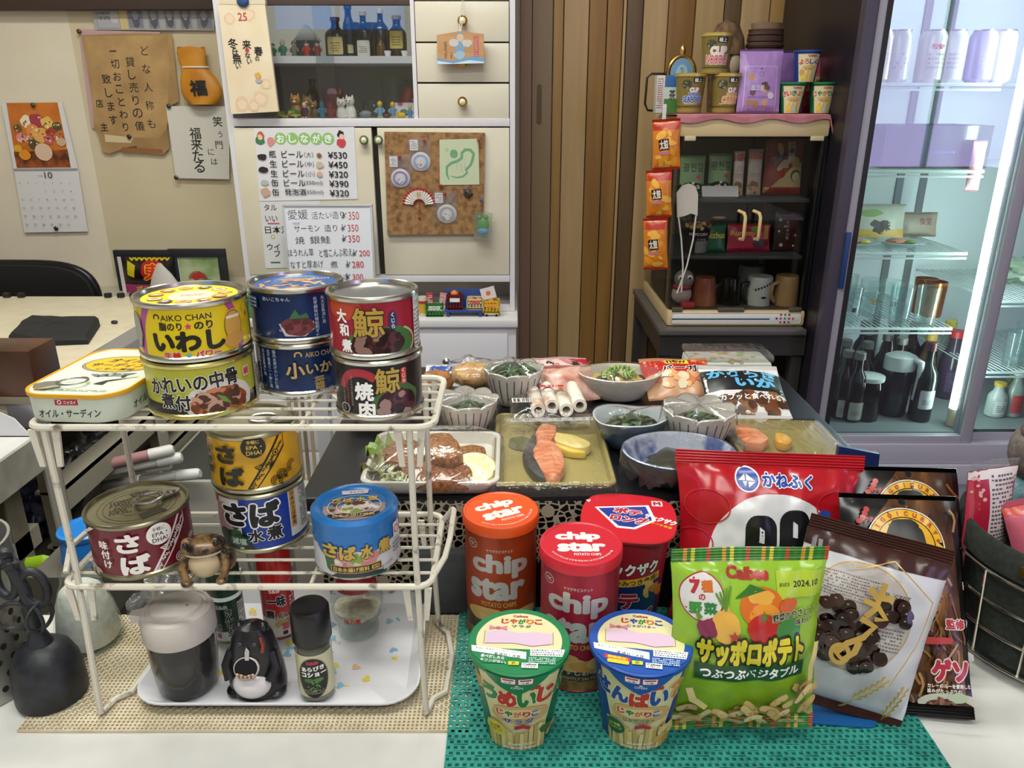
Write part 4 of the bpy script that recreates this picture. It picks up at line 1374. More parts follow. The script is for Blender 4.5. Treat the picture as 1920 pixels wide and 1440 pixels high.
# ---- figures and bottles in the cupboard
def fig(name, label, px, py, Y, Z, H, cols, kind='standing', cat='figurine'):
 """A small painted ornament: body, head and its details; H its height."""
 p = at(px, py, Y=Y)
 t = thing(name, label, cat, (p.x, Y, Z + 0.0003), (0, 0, radians(random.uniform(-12, 12))))
 c0, c1, c2 = [M(c, 0.35) for c in cols]
 b = MB()
 h = MB()
 if kind == 'animal':
  b.lathe([(H * 0.24, 0), (H * 0.28, H * 0.12), (H * 0.26, H * 0.35), (H * 0.15, H * 0.6), (0.0, H * 0.66)], c0, 18, sy=0.8)
  b.ball((-H * 0.17, -H * 0.16, H * 0.07), (H * 0.09, H * 0.13, H * 0.07), c0, 10).ball((H * 0.17, -H * 0.16, H * 0.07), (H * 0.09, H * 0.13, H * 0.07), c0, 10)
  h.ball((0, -H * 0.06, H * 0.74), (H * 0.24, H * 0.2, H * 0.22), c1, 16)
  for s_ in (-1, 1):
   h.lathe([(H * 0.07, 0), (H * 0.045, H * 0.1), (0, H * 0.17)], c1, 8, TR(s_ * H * 0.14, -H * 0.04, H * 0.88))
   h.ball((s_ * H * 0.09, -H * 0.25, H * 0.77), H * 0.03, BLACK, 8)
  h.ball((0, -H * 0.25, H * 0.68), (H * 0.09, H * 0.06, H * 0.06), c2, 10)
  n1, n2 = 'body', 'head'
 elif kind == 'standing':
  b.lathe([(H * 0.17, 0), (H * 0.2, H * 0.03), (H * 0.15, H * 0.18), (H * 0.22, H * 0.4), (H * 0.17, H * 0.6), (0, H * 0.66)], c0, 18, sy=0.75)
  for s_ in (-1, 1):
   b.tube([(s_ * H * 0.17, 0, H * 0.56), (s_ * H * 0.27, -H * 0.04, H * 0.42), (s_ * H * 0.2, -H * 0.12, H * 0.3)], H * 0.055, c0, 8)
   b.ball((s_ * H * 0.1, -H * 0.08, H * 0.035), (H * 0.08, H * 0.12, H * 0.05), c2, 10)
  h.ball((0, 0, H * 0.76), (H * 0.16, H * 0.15, H * 0.16), c1, 16)
  h.lathe([(H * 0.17, H * 0.8), (H * 0.13, H * 0.93), (0, H)], c2, 14)
  for s_ in (-1, 1):
   h.ball((s_ * H * 0.06, -H * 0.145, H * 0.77), H * 0.02, BLACK, 8)
  n1, n2 = 'body', 'head'
 elif kind == 'turtle':
  b.ball((0, 0, H * 0.45), (H * 0.62, H * 0.62, H * 0.5), c0, 18)
  b.lathe([(H * 0.7, H * 0.2), (H * 0.72, H * 0.3), (H * 0.66, H * 0.38)], c2, 18)
  h.ball((0, -H * 0.72, H * 0.5), H * 0.26, c1, 12)
  for (x, y) in ((-0.5, -0.45), (0.5, -0.45), (-0.5, 0.45), (0.5, 0.45)):
   b.ball((x * H, y * H, H * 0.12), (H * 0.2, H * 0.2, H * 0.12), c1, 8)
  n1, n2 = 'shell', 'head'
 elif kind == 'bird':
  b.ball((0, 0, H * 0.42), (H * 0.75, H * 0.4, H * 0.42), c0, 18)
  b.lathe([(H * 0.2, 0), (H * 0.06, H * 0.5), (0, H * 0.7)], c2, 10, TR(H * 0.6, 0, H * 0.45, ry=1.3))
  h.ball((-H * 0.6, 0, H * 0.8), H * 0.24, c1, 14)
  h.lathe([(H * 0.08, 0), (0, H * 0.2)], N('D89A2A'), 8, TR(-H * 0.8, 0, H * 0.78, ry=-pi / 2))
  n1, n2 = 'body', 'head'
 b.build(n1, t)
 h.build(n2, t)
 return t

def bottle(label, px, Y, Z, H, r, glass, capc, lab, neck=0.34, flat=1.0, cat='bottle', name='bottle', group=None, labh=(0.12, 0.5), py=100, loc=None):
 x = at(px, py, Y=Y).x if loc is None else loc
 t = thing(name, label, cat, (x, Y, Z + 0.0003), group=group)
 nr = r * neck
 MB().lathe([(r * 0.9, 0), (r, H * 0.02), (r, H * 0.55), (r * 0.9, H * 0.63), (nr * 1.15, H * 0.74), (nr, H * 0.8), (nr, H * 0.93)], glass, 24, sy=flat).build('glass', t)
 MB().lathe([(nr * 1.25, H * 0.9), (nr * 1.25, H * 0.99), (nr * 1.1, H)], M(capc, 0.4), 16, sy=flat).build('cap', t)
 if lab:
  mb = MB()
  d = Dec(-r * 1000 * 0.95, 0, r * 1000 * 0.95, H * 1000)
  d.rr(0, H * 1000 * sum(labh) / 2, r * 1000 * 1.5, H * 1000 * (labh[1] - labh[0]), r * 160, M(lab, 0.6))
  d.dashes(-r * 450, H * 1000 * (labh[0] + 0.06), r * 450, H * 1000 * (labh[1] - 0.12), 4, M('5A4A3A', 0.6), int(px))
  f = on_cyl(r + 0.0004)
  d.put(mb, lambda x, y, l: (f(x, y, l)[0], f(x, y, l)[1] * flat - 0.0003, f(x, y, l)[2]), 4)
  mb.build('label', t)
 return t
FZ = z2               # floor of the lower glass compartment
k655 = 1 / 700.0      # metres per photo pixel near the cupboard front
U = 2.29
DK = M('1C1E20', 0.15)
DKB = M('2A1C12', 0.15)
fig('figurine', 'green and silver figurine at the left end of the upper glass shelf', 513, 100, 2.27, SHZ, 0.035, ('3A6E5A', 'C9C4A8', '3E5A50'))
fig('figurine', 'small green-legged musician figurine second on the upper glass shelf', 531, 100, 2.28, SHZ, 0.045, ('2E7A62', 'D2B890', 'B8B09A'))
fig('figurine', 'bronze and green figurine left of the toy house', 552, 100, 2.28, SHZ, 0.042, ('6E6A58', 'A89A80', '8A4A3A'))
h = thing('toy_house', 'dark miniature gabled house behind the two red figures', 'house', (at(579, 100, Y=2.33).x, 2.33, SHZ + 0.0003))
MB().box((-0.028, -0.02, 0), (0.028, 0.02, 0.045), M('4E5456', 0.5)).build('wall', h)
MB().sheet([(-0.034, 0.044), (0.034, 0.044), (0.0, 0.085)], 0.044, M('9A9E9C', 0.5)).build('gable', h)
fig('figurine', 'red coated figurine with white feet before the toy house', 576, 100, 2.27, SHZ, 0.042, ('A8302E', 'D8B0A0', '2A2A2C'))
fig('figurine', 'red and black figurine right of the toy house', 596, 100, 2.27, SHZ, 0.042, ('8E2626', 'D8C0B0', '1E1E20'))
bottle('square dark whisky bottle with a large gold label', 632, 2.29, SHZ, 0.10, 0.030, DK, '3A1A1A', 'C8B274', 0.35, 0.7, labh=(0.06, 0.5))
bottle('slim blue necked dark bottle with a yellow label', 657, 2.31, SHZ, 0.135, 0.017, M('1C2A48', 0.2), '1C3A78', 'D8D09A', 0.5, labh=(0.08, 0.24))
bottle('squat dark bottle with a white label and oval emblem', 684, 2.29, SHZ, 0.115, 0.025, DK, 'B8A27A', 'C9C6BC', 0.32, 0.8, labh=(0.02, 0.36))
bottle('small amber bottle before the dark flask', 715, 2.27, SHZ, 0.05, 0.012, M('5A3E1E', 0.2), '2A2420', None, 0.5)
bottle('dark flask with a pale stopper behind the amber bottle', 716, 2.33, SHZ, 0.125, 0.022, DK, 'B9B7A2', None, 0.34)
bottle('dark bottle with a shiny gold label at the right of the shelf', 746, 2.30, SHZ, 0.105, 0.026, DKB, '8A7A4A', 'C9B45A', 0.4, labh=(0.2, 0.62))
for (x, l) in ((698, 'slim metal goblet between the dark bottles'), (666, 'thin metal goblet behind the white label bottle')):
 p = at(x, 100, Y=2.33)
 MB().lathe([(0.013, 0), (0.003, 0.004), (0.0025, 0.05), (0.012, 0.07), (0.017, 0.09)], M('8A8078', 0.3, 0.8), 18, cap=False).build('goblet', loc=(p.x, 2.33, SHZ + 0.0003), label=l, cat='goblet')
for (x, l) in ((727, 'tiny white cup beside the amber bottle'), (759, 'tiny white cup at the right end of the upper shelf')):
 MB().lathe([(0.007, 0), (0.010, 0.014), (0.009, 0.014), (0.006, 0.002), (0, 0.002)], WHITEPL, 16).build('cup', loc=(at(x, 100, Y=2.25).x, 2.25, SHZ + 0.0003), label=l, cat='cup')
# lower compartment
Lz = FZ
for (x, y, l, kd, H, cols, Y) in (
 (527, 217, 'little green turtle ornament by the tear-off calendar', 'turtle', 0.022, ('4A6A2A', '9A8A3A', 'B8963A'), 2.235),
 (550, 217, 'green and yellow turtle ornament in front of the monkey', 'turtle', 0.026, ('3E7A2E', 'A8963A', 'C9B05A'), 2.235),
 (556, 210, 'brown monkey ornament sitting at the left of the lower glass shelf', 'animal', 0.062, ('B07A48', 'C07E3A', 'E8D4B4'), 2.27),
 (572, 215, 'round pink faced wrestler figure in a purple loincloth', 'standing', 0.042, ('4A2E4A', 'E2BC92', 'E0B890'), 2.25),
 (578, 205, 'tan bear ornament behind the wrestler figure', 'animal', 0.06, ('9A7656', 'B8906A', 'D8C0A0'), 2.31),
 (590, 212, 'small brown dog ornament beside the blue figure', 'animal', 0.045, ('6E5236', '8E6A44', 'C9B08A'), 2.29),
 (605, 217, 'blue figure with dark eyes on the lower glass shelf', 'standing', 0.045, ('3E86A0', '4A92AC', '2E6A84'), 2.25),
 (621, 217, 'small red figure beside the blue one', 'standing', 0.042, ('A03A30', 'B0483A', '8A2E28'), 2.25),
 (641, 217, 'white cat ornament looking up, left of its twin', 'animal', 0.052, ('E2DED4', 'E6E2D8', 'C9B8A8'), 2.25),
 (658, 217, 'slimmer white cat ornament right of its twin', 'animal', 0.058, ('E6E2D8', 'E0DCD2', 'C9B8A8'), 2.25),
 (686, 218, 'black headed grey bird ornament on the lower glass shelf', 'bird', 0.024, ('7E8488', '1E1E20', '2A2A2C'), 2.25),
 (713, 212, 'yellow chick ornament in a blue shirt, left of three', 'standing', 0.045, ('7AA2C4', 'E8C030', 'E8C030'), 2.27),
 (737, 214, 'yellow chick ornament in a blue shirt, middle of three', 'standing', 0.043, ('6E9AC0', 'E4BA2C', 'E4BA2C'), 2.26),
 (753, 217, 'tiny yellow chick ornament lying before the white card', 'bird', 0.018, ('E0B82E', 'E6C036', '2A2A2A'), 2.24),
 (769, 217, 'yellow and blue chick ornament at the right end', 'standing', 0.034, ('4A8AC0', 'E4BE34', 'D8A82E'), 2.24),
 (725, 218, 'small black and brown bird ornament before the chicks', 'bird', 0.014, ('5A3026', '1E1A1A', '7A4A30'), 2.23)):
 fig('figurine', l, x, y, Y, Lz, H, cols, kd)
p = at(626, 205, Y=2.34)
t = thing('tulip_glass', 'pink and dark red tulip cup behind the small figures', 'cup', (p.x, 2.34, Lz + 0.0003))
mb = MB().lathe([(0.02, 0), (0.024, 0.01), (0.03, 0.06), (0.028, 0.075)], N('8E2E48'), 24, cap=False)
d = Dec(-40, 0, 40, 80); d.rr(4, 48, 24, 60, 11, N('D8A0B4')); d.rect(22, 30, 30, 76, N('B0A04A')); d.put(mb, on_cone(0.021, 0.031, 0.075), 4)
mb.build('bowl', t)
bottle('dark brown bottle behind the monkey ornament', 588, 2.40, Lz, 0.105, 0.018, DKB, '2A1A14', None, 0.45, py=190)
p = at(703, 212, Y=2.33)
MB().lathe([(0.025, 0), (0.032, 0.02), (0.035, 0.045), (0.0335, 0.045), (0.030, 0.02), (0.0, 0.003)], GLASS, 28).build('glass_bowl', loc=(p.x, 2.33, Lz + 0.0003), label='small clear glass bowl behind the bird ornament', cat='bowl')
p = at(757, 205, Y=2.36)
t = thing('carrot_mug', 'orange red boot-shaped mug with green rim behind the chicks', 'mug', (p.x + 0.004, 2.36, Lz + 0.0003), (0, 0.2, 0))
MB().lathe([(0.02, 0), (0.022, 0.03), (0.017, 0.07), (0.014, 0.085)], N('B04A38'), 20).build('body', t)
MB().lathe([(0.014, 0.085), (0.016, 0.095), (0.01, 0.105)], M('4A5E3A', 0.5), 14).build('rim', t)
MB().tube([(0.018, -0.01, 0.055), (0.03, -0.014, 0.03), (0.045, -0.014, 0.035)], 0.007, M('D8CDB4', 0.5), 10).build('handle', t)
p = at(738, 205, Y=2.40)
MB().lathe([(0.03, 0), (0.032, 0.02), (0.032, 0.10), (0.029, 0.11)], GLASS, 28, cap=False).build('glass_jar', loc=(p.x, 2.40, Lz + 0.0003), label='tall clear glass jar at the back of the lower glass shelf', cat='jar')
p = at(758, 212, Y=2.29)
mb = MB().box((-0.03, -0.001, 0), (0.03, 0.001, 0.04), M('D8D8DC', 0.5))
d = Dec(-30, 0, 30, 40); d.blob(-12, 36, 8, 5, M('C8407E', 0.5), 2); d.blob(-2, 14, 12, 8, M('6E7A4A', 0.5), 3); d.put(mb, on_front(-0.001))
mb.build('picture_card', loc=(p.x, 2.30, Lz + 0.0003), rot=(-0.1, 0, 0), label='white picture card with a pink blot behind the chicks', cat='card')

# ---- toys in the open niche
NZ2 = ZB + 0.0125
def crate(label, px, Y, Z, w, dp, h, col, par=None, lettering=None, lc='F0EDE4'):
 p = at(px, 580, Y=Y)
 t = thing('toy_crate', label, 'crate', (p.x, Y, Z))
 m_ = M(col, 0.4)
 mb = MB()
 mb.box((-w / 2, -dp / 2, 0.002), (w / 2, dp / 2, 0.005), m_)
 for z0, z1_ in ((0.0, 0.006), (h * 0.55, h * 0.72), (h * 0.86, h)):
  mb.box((-w / 2, -dp / 2, z0), (w / 2, -dp / 2 + 0.002, z1_), m_).box((-w / 2, dp / 2 - 0.002, z0), (w / 2, dp / 2, z1_), m_)
  mb.box((-w / 2, -dp / 2, z0), (-w / 2 + 0.002, dp / 2, z1_), m_).box((w / 2 - 0.002, -dp / 2, z0), (w / 2, dp / 2, z1_), m_)
 for k in range(6):
  x = -w / 2 + w * k / 5
  mb.box((x - 0.0015, -dp / 2 + 0.0002, 0), (x + 0.0015, -dp / 2 + 0.002, h), m_)
 mb.build('crate', t)
 if lettering:
  d = Dec(-w * 500, 0, w * 500, h * 1000)
  d.rect(-w * 330, h * 520, w * 330, h * 780, M(lc, 0.5) if lettering != 'x' else m_)
  d.text(lettering, 0, h * 650, w * 560, h * 180, m_ if lettering != '大関' else WHITE, 0.02)
  mb = MB(); d.put(mb, on_front(-dp / 2 - 0.0003)); mb.build('nameplate', t)
 return t
def orange(label, px, py, Y, r, z):
 p = at(px, py, Y=Y)
 t = thing('toy_orange', label, 'orange', (p.x, Y, z))
 MB().ball((0, 0, r), (r, r, r * 0.9), M('D9782A', 0.45), 16).build('fruit', t)
 MB().ball((r * 0.4, -r * 0.2, r * 1.75), (r * 0.6, r * 0.25, r * 0.12), M('3E6A30', 0.5), 8).build('leaf', t)
NY = 2.155
TOPZ = 0.6775
crate('green toy bottle crate holding two red and white packets', 816, NY, TOPZ, 0.047, 0.04, 0.040, '2E7A34', lettering='GREEN')
for (x, l) in ((807, 'red and white toy packet on the left in the green crate'), (828, 'pink and white toy packet on the right in the green crate')):
 p = at(x, 545, Y=NY)
 mb = MB().box((-0.0095, -0.004, 0), (0.0095, 0.004, 0.035), M('B4403E' if x < 815 else 'C98A86', 0.4), 0.001)
 d = Dec(-10, 0, 10, 40); d.dashes(-7, 6, 7, 30, 5, WHITE, x); d.put(mb, on_front(-0.004)); mb.build('toy_packet', loc=(p.x, NY, TOPZ + 0.03), rot=(0, (-0.1 if x < 815 else 0.15), 0), label=l, cat='packet')
t = thing('toy_bench', 'blue toy bench carrying the red and cream crates', 'bench', (at(870, 580, Y=NY).x, NY, TOPZ))
MB().box((-0.055, -0.022, 0.014), (0.055, 0.024, 0.02), M('2E4A8A', 0.45), 0.001).build('seat', t)
MB().box((-0.055, 0.020, 0.02), (0.055, 0.024, 0.072), M('2E4A8A', 0.45), 0.001).build('backrest', t)
for x in (-0.048, 0.044):
 MB().box((x, -0.02, 0), (x + 0.008, 0.02, 0.014), M('2A427A', 0.45)).build('leg', t)
bz = TOPZ + 0.0203
crate('dark red toy crate on the blue bench', 854, NY - 0.001, bz, 0.042, 0.036, 0.044, '6E1E22', lettering='大関')
crate('cream toy crate of oranges on the blue bench', 891, NY - 0.001, bz, 0.044, 0.036, 0.032, 'DCCBA0', lettering='オレンジ', lc='C23A30')
orange('toy orange on top of the dark red crate', 852, 540, NY, 0.012, bz + 0.030)
orange('toy orange at the left in the cream crate', 884, 555, NY - 0.004, 0.010, bz + 0.016)
orange('toy orange at the right in the cream crate', 898, 557, NY - 0.002, 0.009, bz + 0.016)
t = crate('yellow toy crate on a small trolley, right of the bench', 922, NY, TOPZ + 0.010, 0.046, 0.036, 0.036, 'E0B41E', lettering='フルーツ', lc='E8902A')
MB().box((-0.02, -0.016, -0.006), (0.02, 0.016, -0.0005), N('C9C9C9')).build('trolley', t)
for x in (-0.014, 0.014):
 MB().lathe([(0.0035, -0.017), (0.0035, 0.017)], BLACK, 12, TR(x, 0, -0.0065, rx=pi / 2)).build('wheel', t)
orange('toy orange in the yellow crate', 922, 556, NY - 0.002, 0.012, TOPZ + 0.026)
p = at(918, 548, Y=NY + 0.008)
mb = MB().box((-0.021, -0.0008, 0), (0.021, 0.0008, 0.034), M('DEDBD8', 0.5))
d = Dec(-21, 0, 21, 34); d.ell(0, 17, 7, 7, M('E07A4A', 0.5)); d.put(mb, on_front(-0.0008)); mb.build('toy_card', loc=(p.x, NY + 0.012, TOPZ + 0.045), rot=(0, -0.25, 0), label='white card with an orange dot standing in the yellow crate', cat='card')
p = at(793, 580, Y=NY)
mb = MB().lathe([(0.013, 0), (0.0135, 0.002), (0.0135, 0.05), (0.012, 0.055)], P('C9C4B8'), 20)
d = Dec(-20, 0, 20, 55); d.rect(-20, 8, 20, 36, N('C8A03A')); d.rect(-20, 36, 20, 44, N('A83A30')); d.put(mb, on_cyl(0.0136), 3); mb.build('toy_can', loc=(p.x, NY, TOPZ), label='small striped toy can behind the whale meat cans', cat='can')
t = fig('frog_ornament', 'green frog ornament sitting right of the yellow sardine can', 470, 585, 2.14, 0.6775, 0.078, ('3E8A34', '4A9A3C', '9AC080'), 'animal')
# ---- steel table and the glass showcase on it
SX0, SX1, SY0, SY1 = 0.416, 0.786, 2.0, 2.40
SB, ST = 0.688, 1.226
st = thing('steel_table', 'dark steel table under the glass showcase', 'table', (0.597, 2.2, 0))
DS = M('4A4846', 0.4, 0.6)
MB().box((-0.205, -0.235, SB - 0.016), (0.185, 0.25, SB - 0.001), M('6E6B68', 0.4, 0.5), 0.002).build('tabletop', st)
MB().box((-0.20, -0.225, SB - 0.075), (0.19, -0.215, SB - 0.0165), DS).build('apron', st)
MB().box((-0.20, -0.214, SB - 0.075), (-0.19, 0.24, SB - 0.0165), DS).build('apron', st)
for (x, y) in ((-0.20, -0.214), (0.16, -0.214), (-0.20, 0.21), (0.16, 0.21)):
 MB().box((x + 0.0005, y, 0), (x + 0.03, y + 0.03, SB - 0.017), DS, 0.001).build('leg', st)
MB().box((-0.19, -0.2, 0.2), (0.18, 0.24, 0.212), M('2A2826', 0.6)).build('shelf', st)
sc = thing('showcase', 'cream and smoked glass countertop showcase with shelves of snacks and cups', 'showcase', ((SX0 + SX1) / 2, SY0, SB))
W_, D_, H_ = SX1 - SX0, SY1 - SY0, ST - SB
SCR = N('D0B98C')
DKG = P('1E2224')
hw = W_ / 2
zf = lambda y: at(960, y, Y=SY0).z - SB
bb = MB().box((-hw, 0.0, 0.0), (hw, D_, zf(583)), SCR, 0.008)
bb.box((-hw + 0.012, -0.003, 0.008), (hw - 0.012, 0.003, zf(587)), Q('E3E1DA'), 0.006)
d = Dec(-200, 0, 200, 60)
zc_ = zf(598) * 1000
d.rect(-172, zc_ - 1.6, 90, zc_ + 1.6, N('24405A')); d.rect(-172, zc_ + 1.6, 90, zc_ + 2.4, N('5AA09A'))
for r, n in ((1, 3), (0, 5), (-1, 3)):
 for k in range(n):
  d.ell(130 + (k - (n - 1) / 2) * 11, zc_ + 2 + r * 10, 3, 3, M(['1E2E6E', 'B02A44', '2E8A5A', 'B02A44', 'C03A4A'][(k + r) % 5], 0.4), 14)
d.put(bb, on_front(-0.003), eps=0.08)
bb.build('base', sc)
z0i = zf(583)
tp = zf(257)
MB().box((-hw, 0.0, tp), (hw, D_, H_ - 0.004), SCR, 0.008).build('top_band', sc)
MB().box((-hw + 0.006, D_ - 0.012, z0i), (hw - 0.006, D_ - 0.006, tp), M('5E5C58', 0.6)).build('back_panel', sc)
for (x, y) in ((-hw, D_ - 0.03), (hw - 0.016, D_ - 0.03), (hw - 0.014, 0.004)):
 MB().box((x, y, z0i), (x + 0.014, y + 0.018, tp), N('8A7A5A') if y > 0.1 else DKG, 0.002).build('corner_post', sc)
SMOKE = glassy('smoked_glass', 'F0F0EE', 1.45, 0.01, gain=0.8)
MB().box((-hw + 0.002, 0.02, z0i), (-hw + 0.005, D_ - 0.03, tp), SMOKE).build('side_glass', sc)
for k, (xa, xb) in enumerate(((-hw + 0.006, 0.0), (0.002, hw - 0.004))):
 g = MB().box((xa, 0.004, z0i + 0.004), (xb, 0.008, tp - 0.002), SMOKE).build('glass_door', sc)
 hx = at((1393, 1421)[k], 400, Y=SY0).x - sc.location.x
 MB().tube([(hx, 0.004, zf(449)), (hx, -0.022, zf(449) + 0.004), (hx, -0.026, zf(440)), (hx, -0.026, zf(405)), (hx - 0.003, -0.022, zf(398)), (hx - 0.010, 0.004, zf(396))], 0.0045, N('D8BE80'), 10).build('handle', g, label='cream bent bar handle')
for (xa, xb) in ((-hw + 0.012, -hw + 0.04), (hw - 0.045, hw - 0.012)):
 MB().box((xa, -0.001, z0i - 0.004), (xb, 0.006, z0i + 0.009), N('5A5244'), 0.002).build('hinge', sc)
 MB().box((xa, -0.001, tp - 0.009), (xb, 0.006, tp + 0.002), N('CFC2A2'), 0.002).build('hinge', sc)
MB().box((-0.05, -0.001, z0i - 0.004), (0.02, 0.006, z0i + 0.008), N('5A5244'), 0.002).build('catch', sc)
s1, s2 = zf(375), zf(483)
for z in (s1, s2):
 MB().box((-hw + 0.008, 0.022, z - 0.009), (hw - 0.02, D_ - 0.014, z), M('3A4142', 0.45), 0.001).build('shelf', sc)
MB().box((-hw + 0.006, 0.012, z0i), (hw - 0.006, D_ - 0.013, z0i + 0.002), M('4A4438', 0.6)).build('floor_tray', sc)

# pink cloth over the top
def cloth_fn(u, v):
 x = SX0 - 0.012 + (W_ + 0.034) * u
 over = max(0, x - (SX1 - 0.006))
 drop = max(0, 1 - v * 8) * (0.016 + 0.005 * sin(u * 19))
 y = SY0 - 0.006 + (D_ - 0.04) * max(0, v - 0.125)
 return (x - min(over * 0.4, 0.02), y, ST + 0.0012 - min(over * 1.9, 0.06) - drop)
MB().grid(cloth_fn, 60, 30, noisy('pink_cloth', 'B06872', 'C27E86', 30, 0.85)).build('pink_cloth', label='dusty pink cloth laid over the top of the showcase', cat='cloth')
TOPC = ST + 0.0025

def cup_thing(name, label, loc, r0, r1, h, side, lidm, dec=None, lid_dec=None, rz=0.0, lip=0.003, cat='cup', group=None, step=3, curl=True, lidname='lid'):
 """Paper cup that widens upward, with a foil lid that has a folded lip."""
 t = thing(name, label, cat, loc, (0, 0, rz), group)
 mb = MB().lathe([(r0 - 0.001, 0.002), (r0, 0), (r0 + 0.0002, 0.001), (r1 - (r1 - r0) * 0.0045 / h, h - 0.0045), (r1 + 0.0012, h - 0.003), (r1 + 0.0012, h - 0.001), (r1, h)], side, 56)
 if dec:
  dec.put(mb, on_cone(r0, r1, h), step, None, eps=0.04)
 mb.build('paper_cup', t)
 mb = MB().lathe([(r1 + lip, h - 0.0035 if curl else h), (r1 + lip, h), (r1 + lip - 0.001, h + 0.0008), (r1 - 0.002, h + 0.0008), (0, h + 0.0008)], lidm, 56)
 if lid_dec:
  lid_dec.put(mb, on_top(h + 0.0008), 8, 8, eps=0.03, base=0.08)
 mb.build(lidname, t)
 return t

# cup noodles: gold cups
GC = noisy('gold_cup_card', '7A6A34', '8A7840', 8, 0.35)
def noodle(label, px, py, Y, Z, words, wcol, rz):
 d = Dec(-60, 0, 60, 110)
 d.rect(-60, 96, 60, 107, M('C0A64A', 0.3, 0.3))
 d.rr(17, 88, 28, 15, 2, N('16140F')); d.text('極上', 17, 88, 22, 11, WHITE, 0.02)
 d.blob(-12, 86, 6, 4, N('B8493A'), 2)
 d.blob(-14, 76, 14, 12, M('4A4632', 0.5), 3)
 d.bits(-14, 76, 13, 10, 10, 3, [M('8E8A6A', 0.5), M('35402A', 0.5)], int(px))
 for (s, x, y, w_, h_, o) in words:
  d.text(s, x, y, w_, h_, M(wcol if len(s) > 3 or s == 'カレ' else 'F0D8D2', 0.4), 0.05, out=[(WHITE, 0.05)] if wcol != 'F0D8D2' else None)
 d.rect(-60, 3, 60, 12, Q('9A8442')); d.rect(-60, 17, 60, 18.5, N('3A3218'))
 d.dashes(-20, 22, 24, 28, 1, M('D8C8A0', 0.5), int(px))
 p = at(px, py, Y=Y)
 d.e = [([(q[0] * 0.86, q[1] * 0.87) + tuple(q[2:]) for q in v], f, m) for v, f, m in d.e]
 return cup_thing('noodle_cup', label, (p.x, Y, Z + 0.0003), 0.0290, 0.0375, 0.089, GC, M('C9B56A', 0.3, 0.4), d, None, rz, 0.002)
NYY = 2.06
noodle('gold noodle cup with blue SEAFOOD lettering on the showcase', 1291, 210, NYY, TOPC, [('CUP', 8, 62, 26, 12, 0), ('NOODLE', 8, 50, 34, 11, 0), ('SEAFOOD', 6, 37, 62, 17, 0)], '2A5AB0', -0.1)
noodle('gold noodle cup with orange CURRY lettering on the showcase', 1356, 210, NYY, TOPC, [('CUP', 14, 62, 24, 12, 0), ('NOODLE', 16, 50, 34, 11, 0), ('CURRY', 14, 36, 54, 19, 0)], 'E0962A', -0.1)
noodle('gold noodle cup with pink lettering stacked on top of the other two', 1340, 130, NYY, TOPC + 0.0905, [('CUP', 8, 60, 46, 22, 0), ('NOODLE', 4, 38, 66, 24, 0)], 'D8707A', -0.25)

def pouch(name, label, loc, w, h, th, mat, dec=None, rot=(0, 0, 0), seal_top=0.0, seal_bot=0.0, smat=None, pinch=0.03, wr=0.0012, cat='pouch', eps=0.05, seed=1, step=6, backmat=None, nseg=44, group=None, foot=0.0, dogear=0.0):
 """Filled flexible bag: bulging front and back sheets, pinched sides, flat crimped seals."""
 t = thing(name, label, cat, loc, rot, group)
 def half(y):
  u = (y - seal_bot) / (h - seal_top - seal_bot)
  u = min(max(u, 0), 1)
  return (w / 2) * (1 - pinch * sin(pi * u) + dogear * (abs(2 * u - 1) ** 6))
 def F(x, y, side=-1):
  u = (y - seal_bot) / (h - seal_top - seal_bot)
  inside = 0 < u < 1
  uu = min(max(u, 0), 1)
  hx = half(y)
  s = max(-1, min(1, x / (w / 2)))
  b = th * (max(0, sin(pi * uu)) ** 0.62) * max(0, 1 - abs(s) ** 2.6) ** 0.8
  if foot:
   b = b * (1 - foot) + foot * th * (1 - uu) ** 0.7 * (1 - abs(s) ** 3) * min(1, uu * 12)
  q = Vector((x * 42 + seed * 7.3, y * 34, side * 3.0))
  n_ = noise.noise(q) * 1.1 + 0.7 * noise.noise(q * 2.1) + 1.2 * noise.noise(Vector((x * 95 + seed, y * 16, 5))) * (1 - sin(pi * uu)) 
  n2 = n_ * wr * (1.0 if inside else 0.25)
  return (s * hx, side * (b + 0.0004) - abs(side) * n2 * 0.8, y)
 def FF(u, v):
  return F((2 * u - 1) * w / 2, seal_bot + v * (h - seal_top - seal_bot))
 def FB(u, v):
  return F((2 * u - 1) * w / 2, seal_bot + v * (h - seal_top - seal_bot), 1)
 mb = MB().grid(FF, nseg, nseg, mat)
 if dec:
  dec.b = (-w * 500, seal_bot * 1000, w * 500, (h - seal_top) * 1000)
  dec.put(mb, lambda x, y, l: tuple(Vector(F(x / 1000, y / 1000)) + Vector((0, -l / 1000, 0))), step, step, eps=eps, base=0.25)
 mb.grid(FB, 16, 16, backmat or mat, flip=True)
 mb.build('film', t, sharp=60)
 for (z0, z1, nm) in ((h - seal_top, h, 'top_seal'), (0, seal_bot, 'bottom_seal')):
  if z1 - z0 > 0.0005:
   def FS(u, v, z0=z0, z1=z1):
    y = z0 + v * (z1 - z0)
    p = F((2 * u - 1) * w / 2, min(max(y, seal_bot), h - seal_top))
    return (p[0] * (1 + 0.0 * v), -0.0006 + 0.0005 * sin(v * 10 * pi) + 0.0012 * sin(u * 7 + seed) * (v if z0 > 0 else 1 - v), y)
   sm = smat or mat
   m2 = MB()
   if callable(sm):
    sm(m2, FS, z0, z1)
   else:
    m2.grid(FS, 40, 20, sm)
   m2.build(nm, t, sharp=60)
 return t

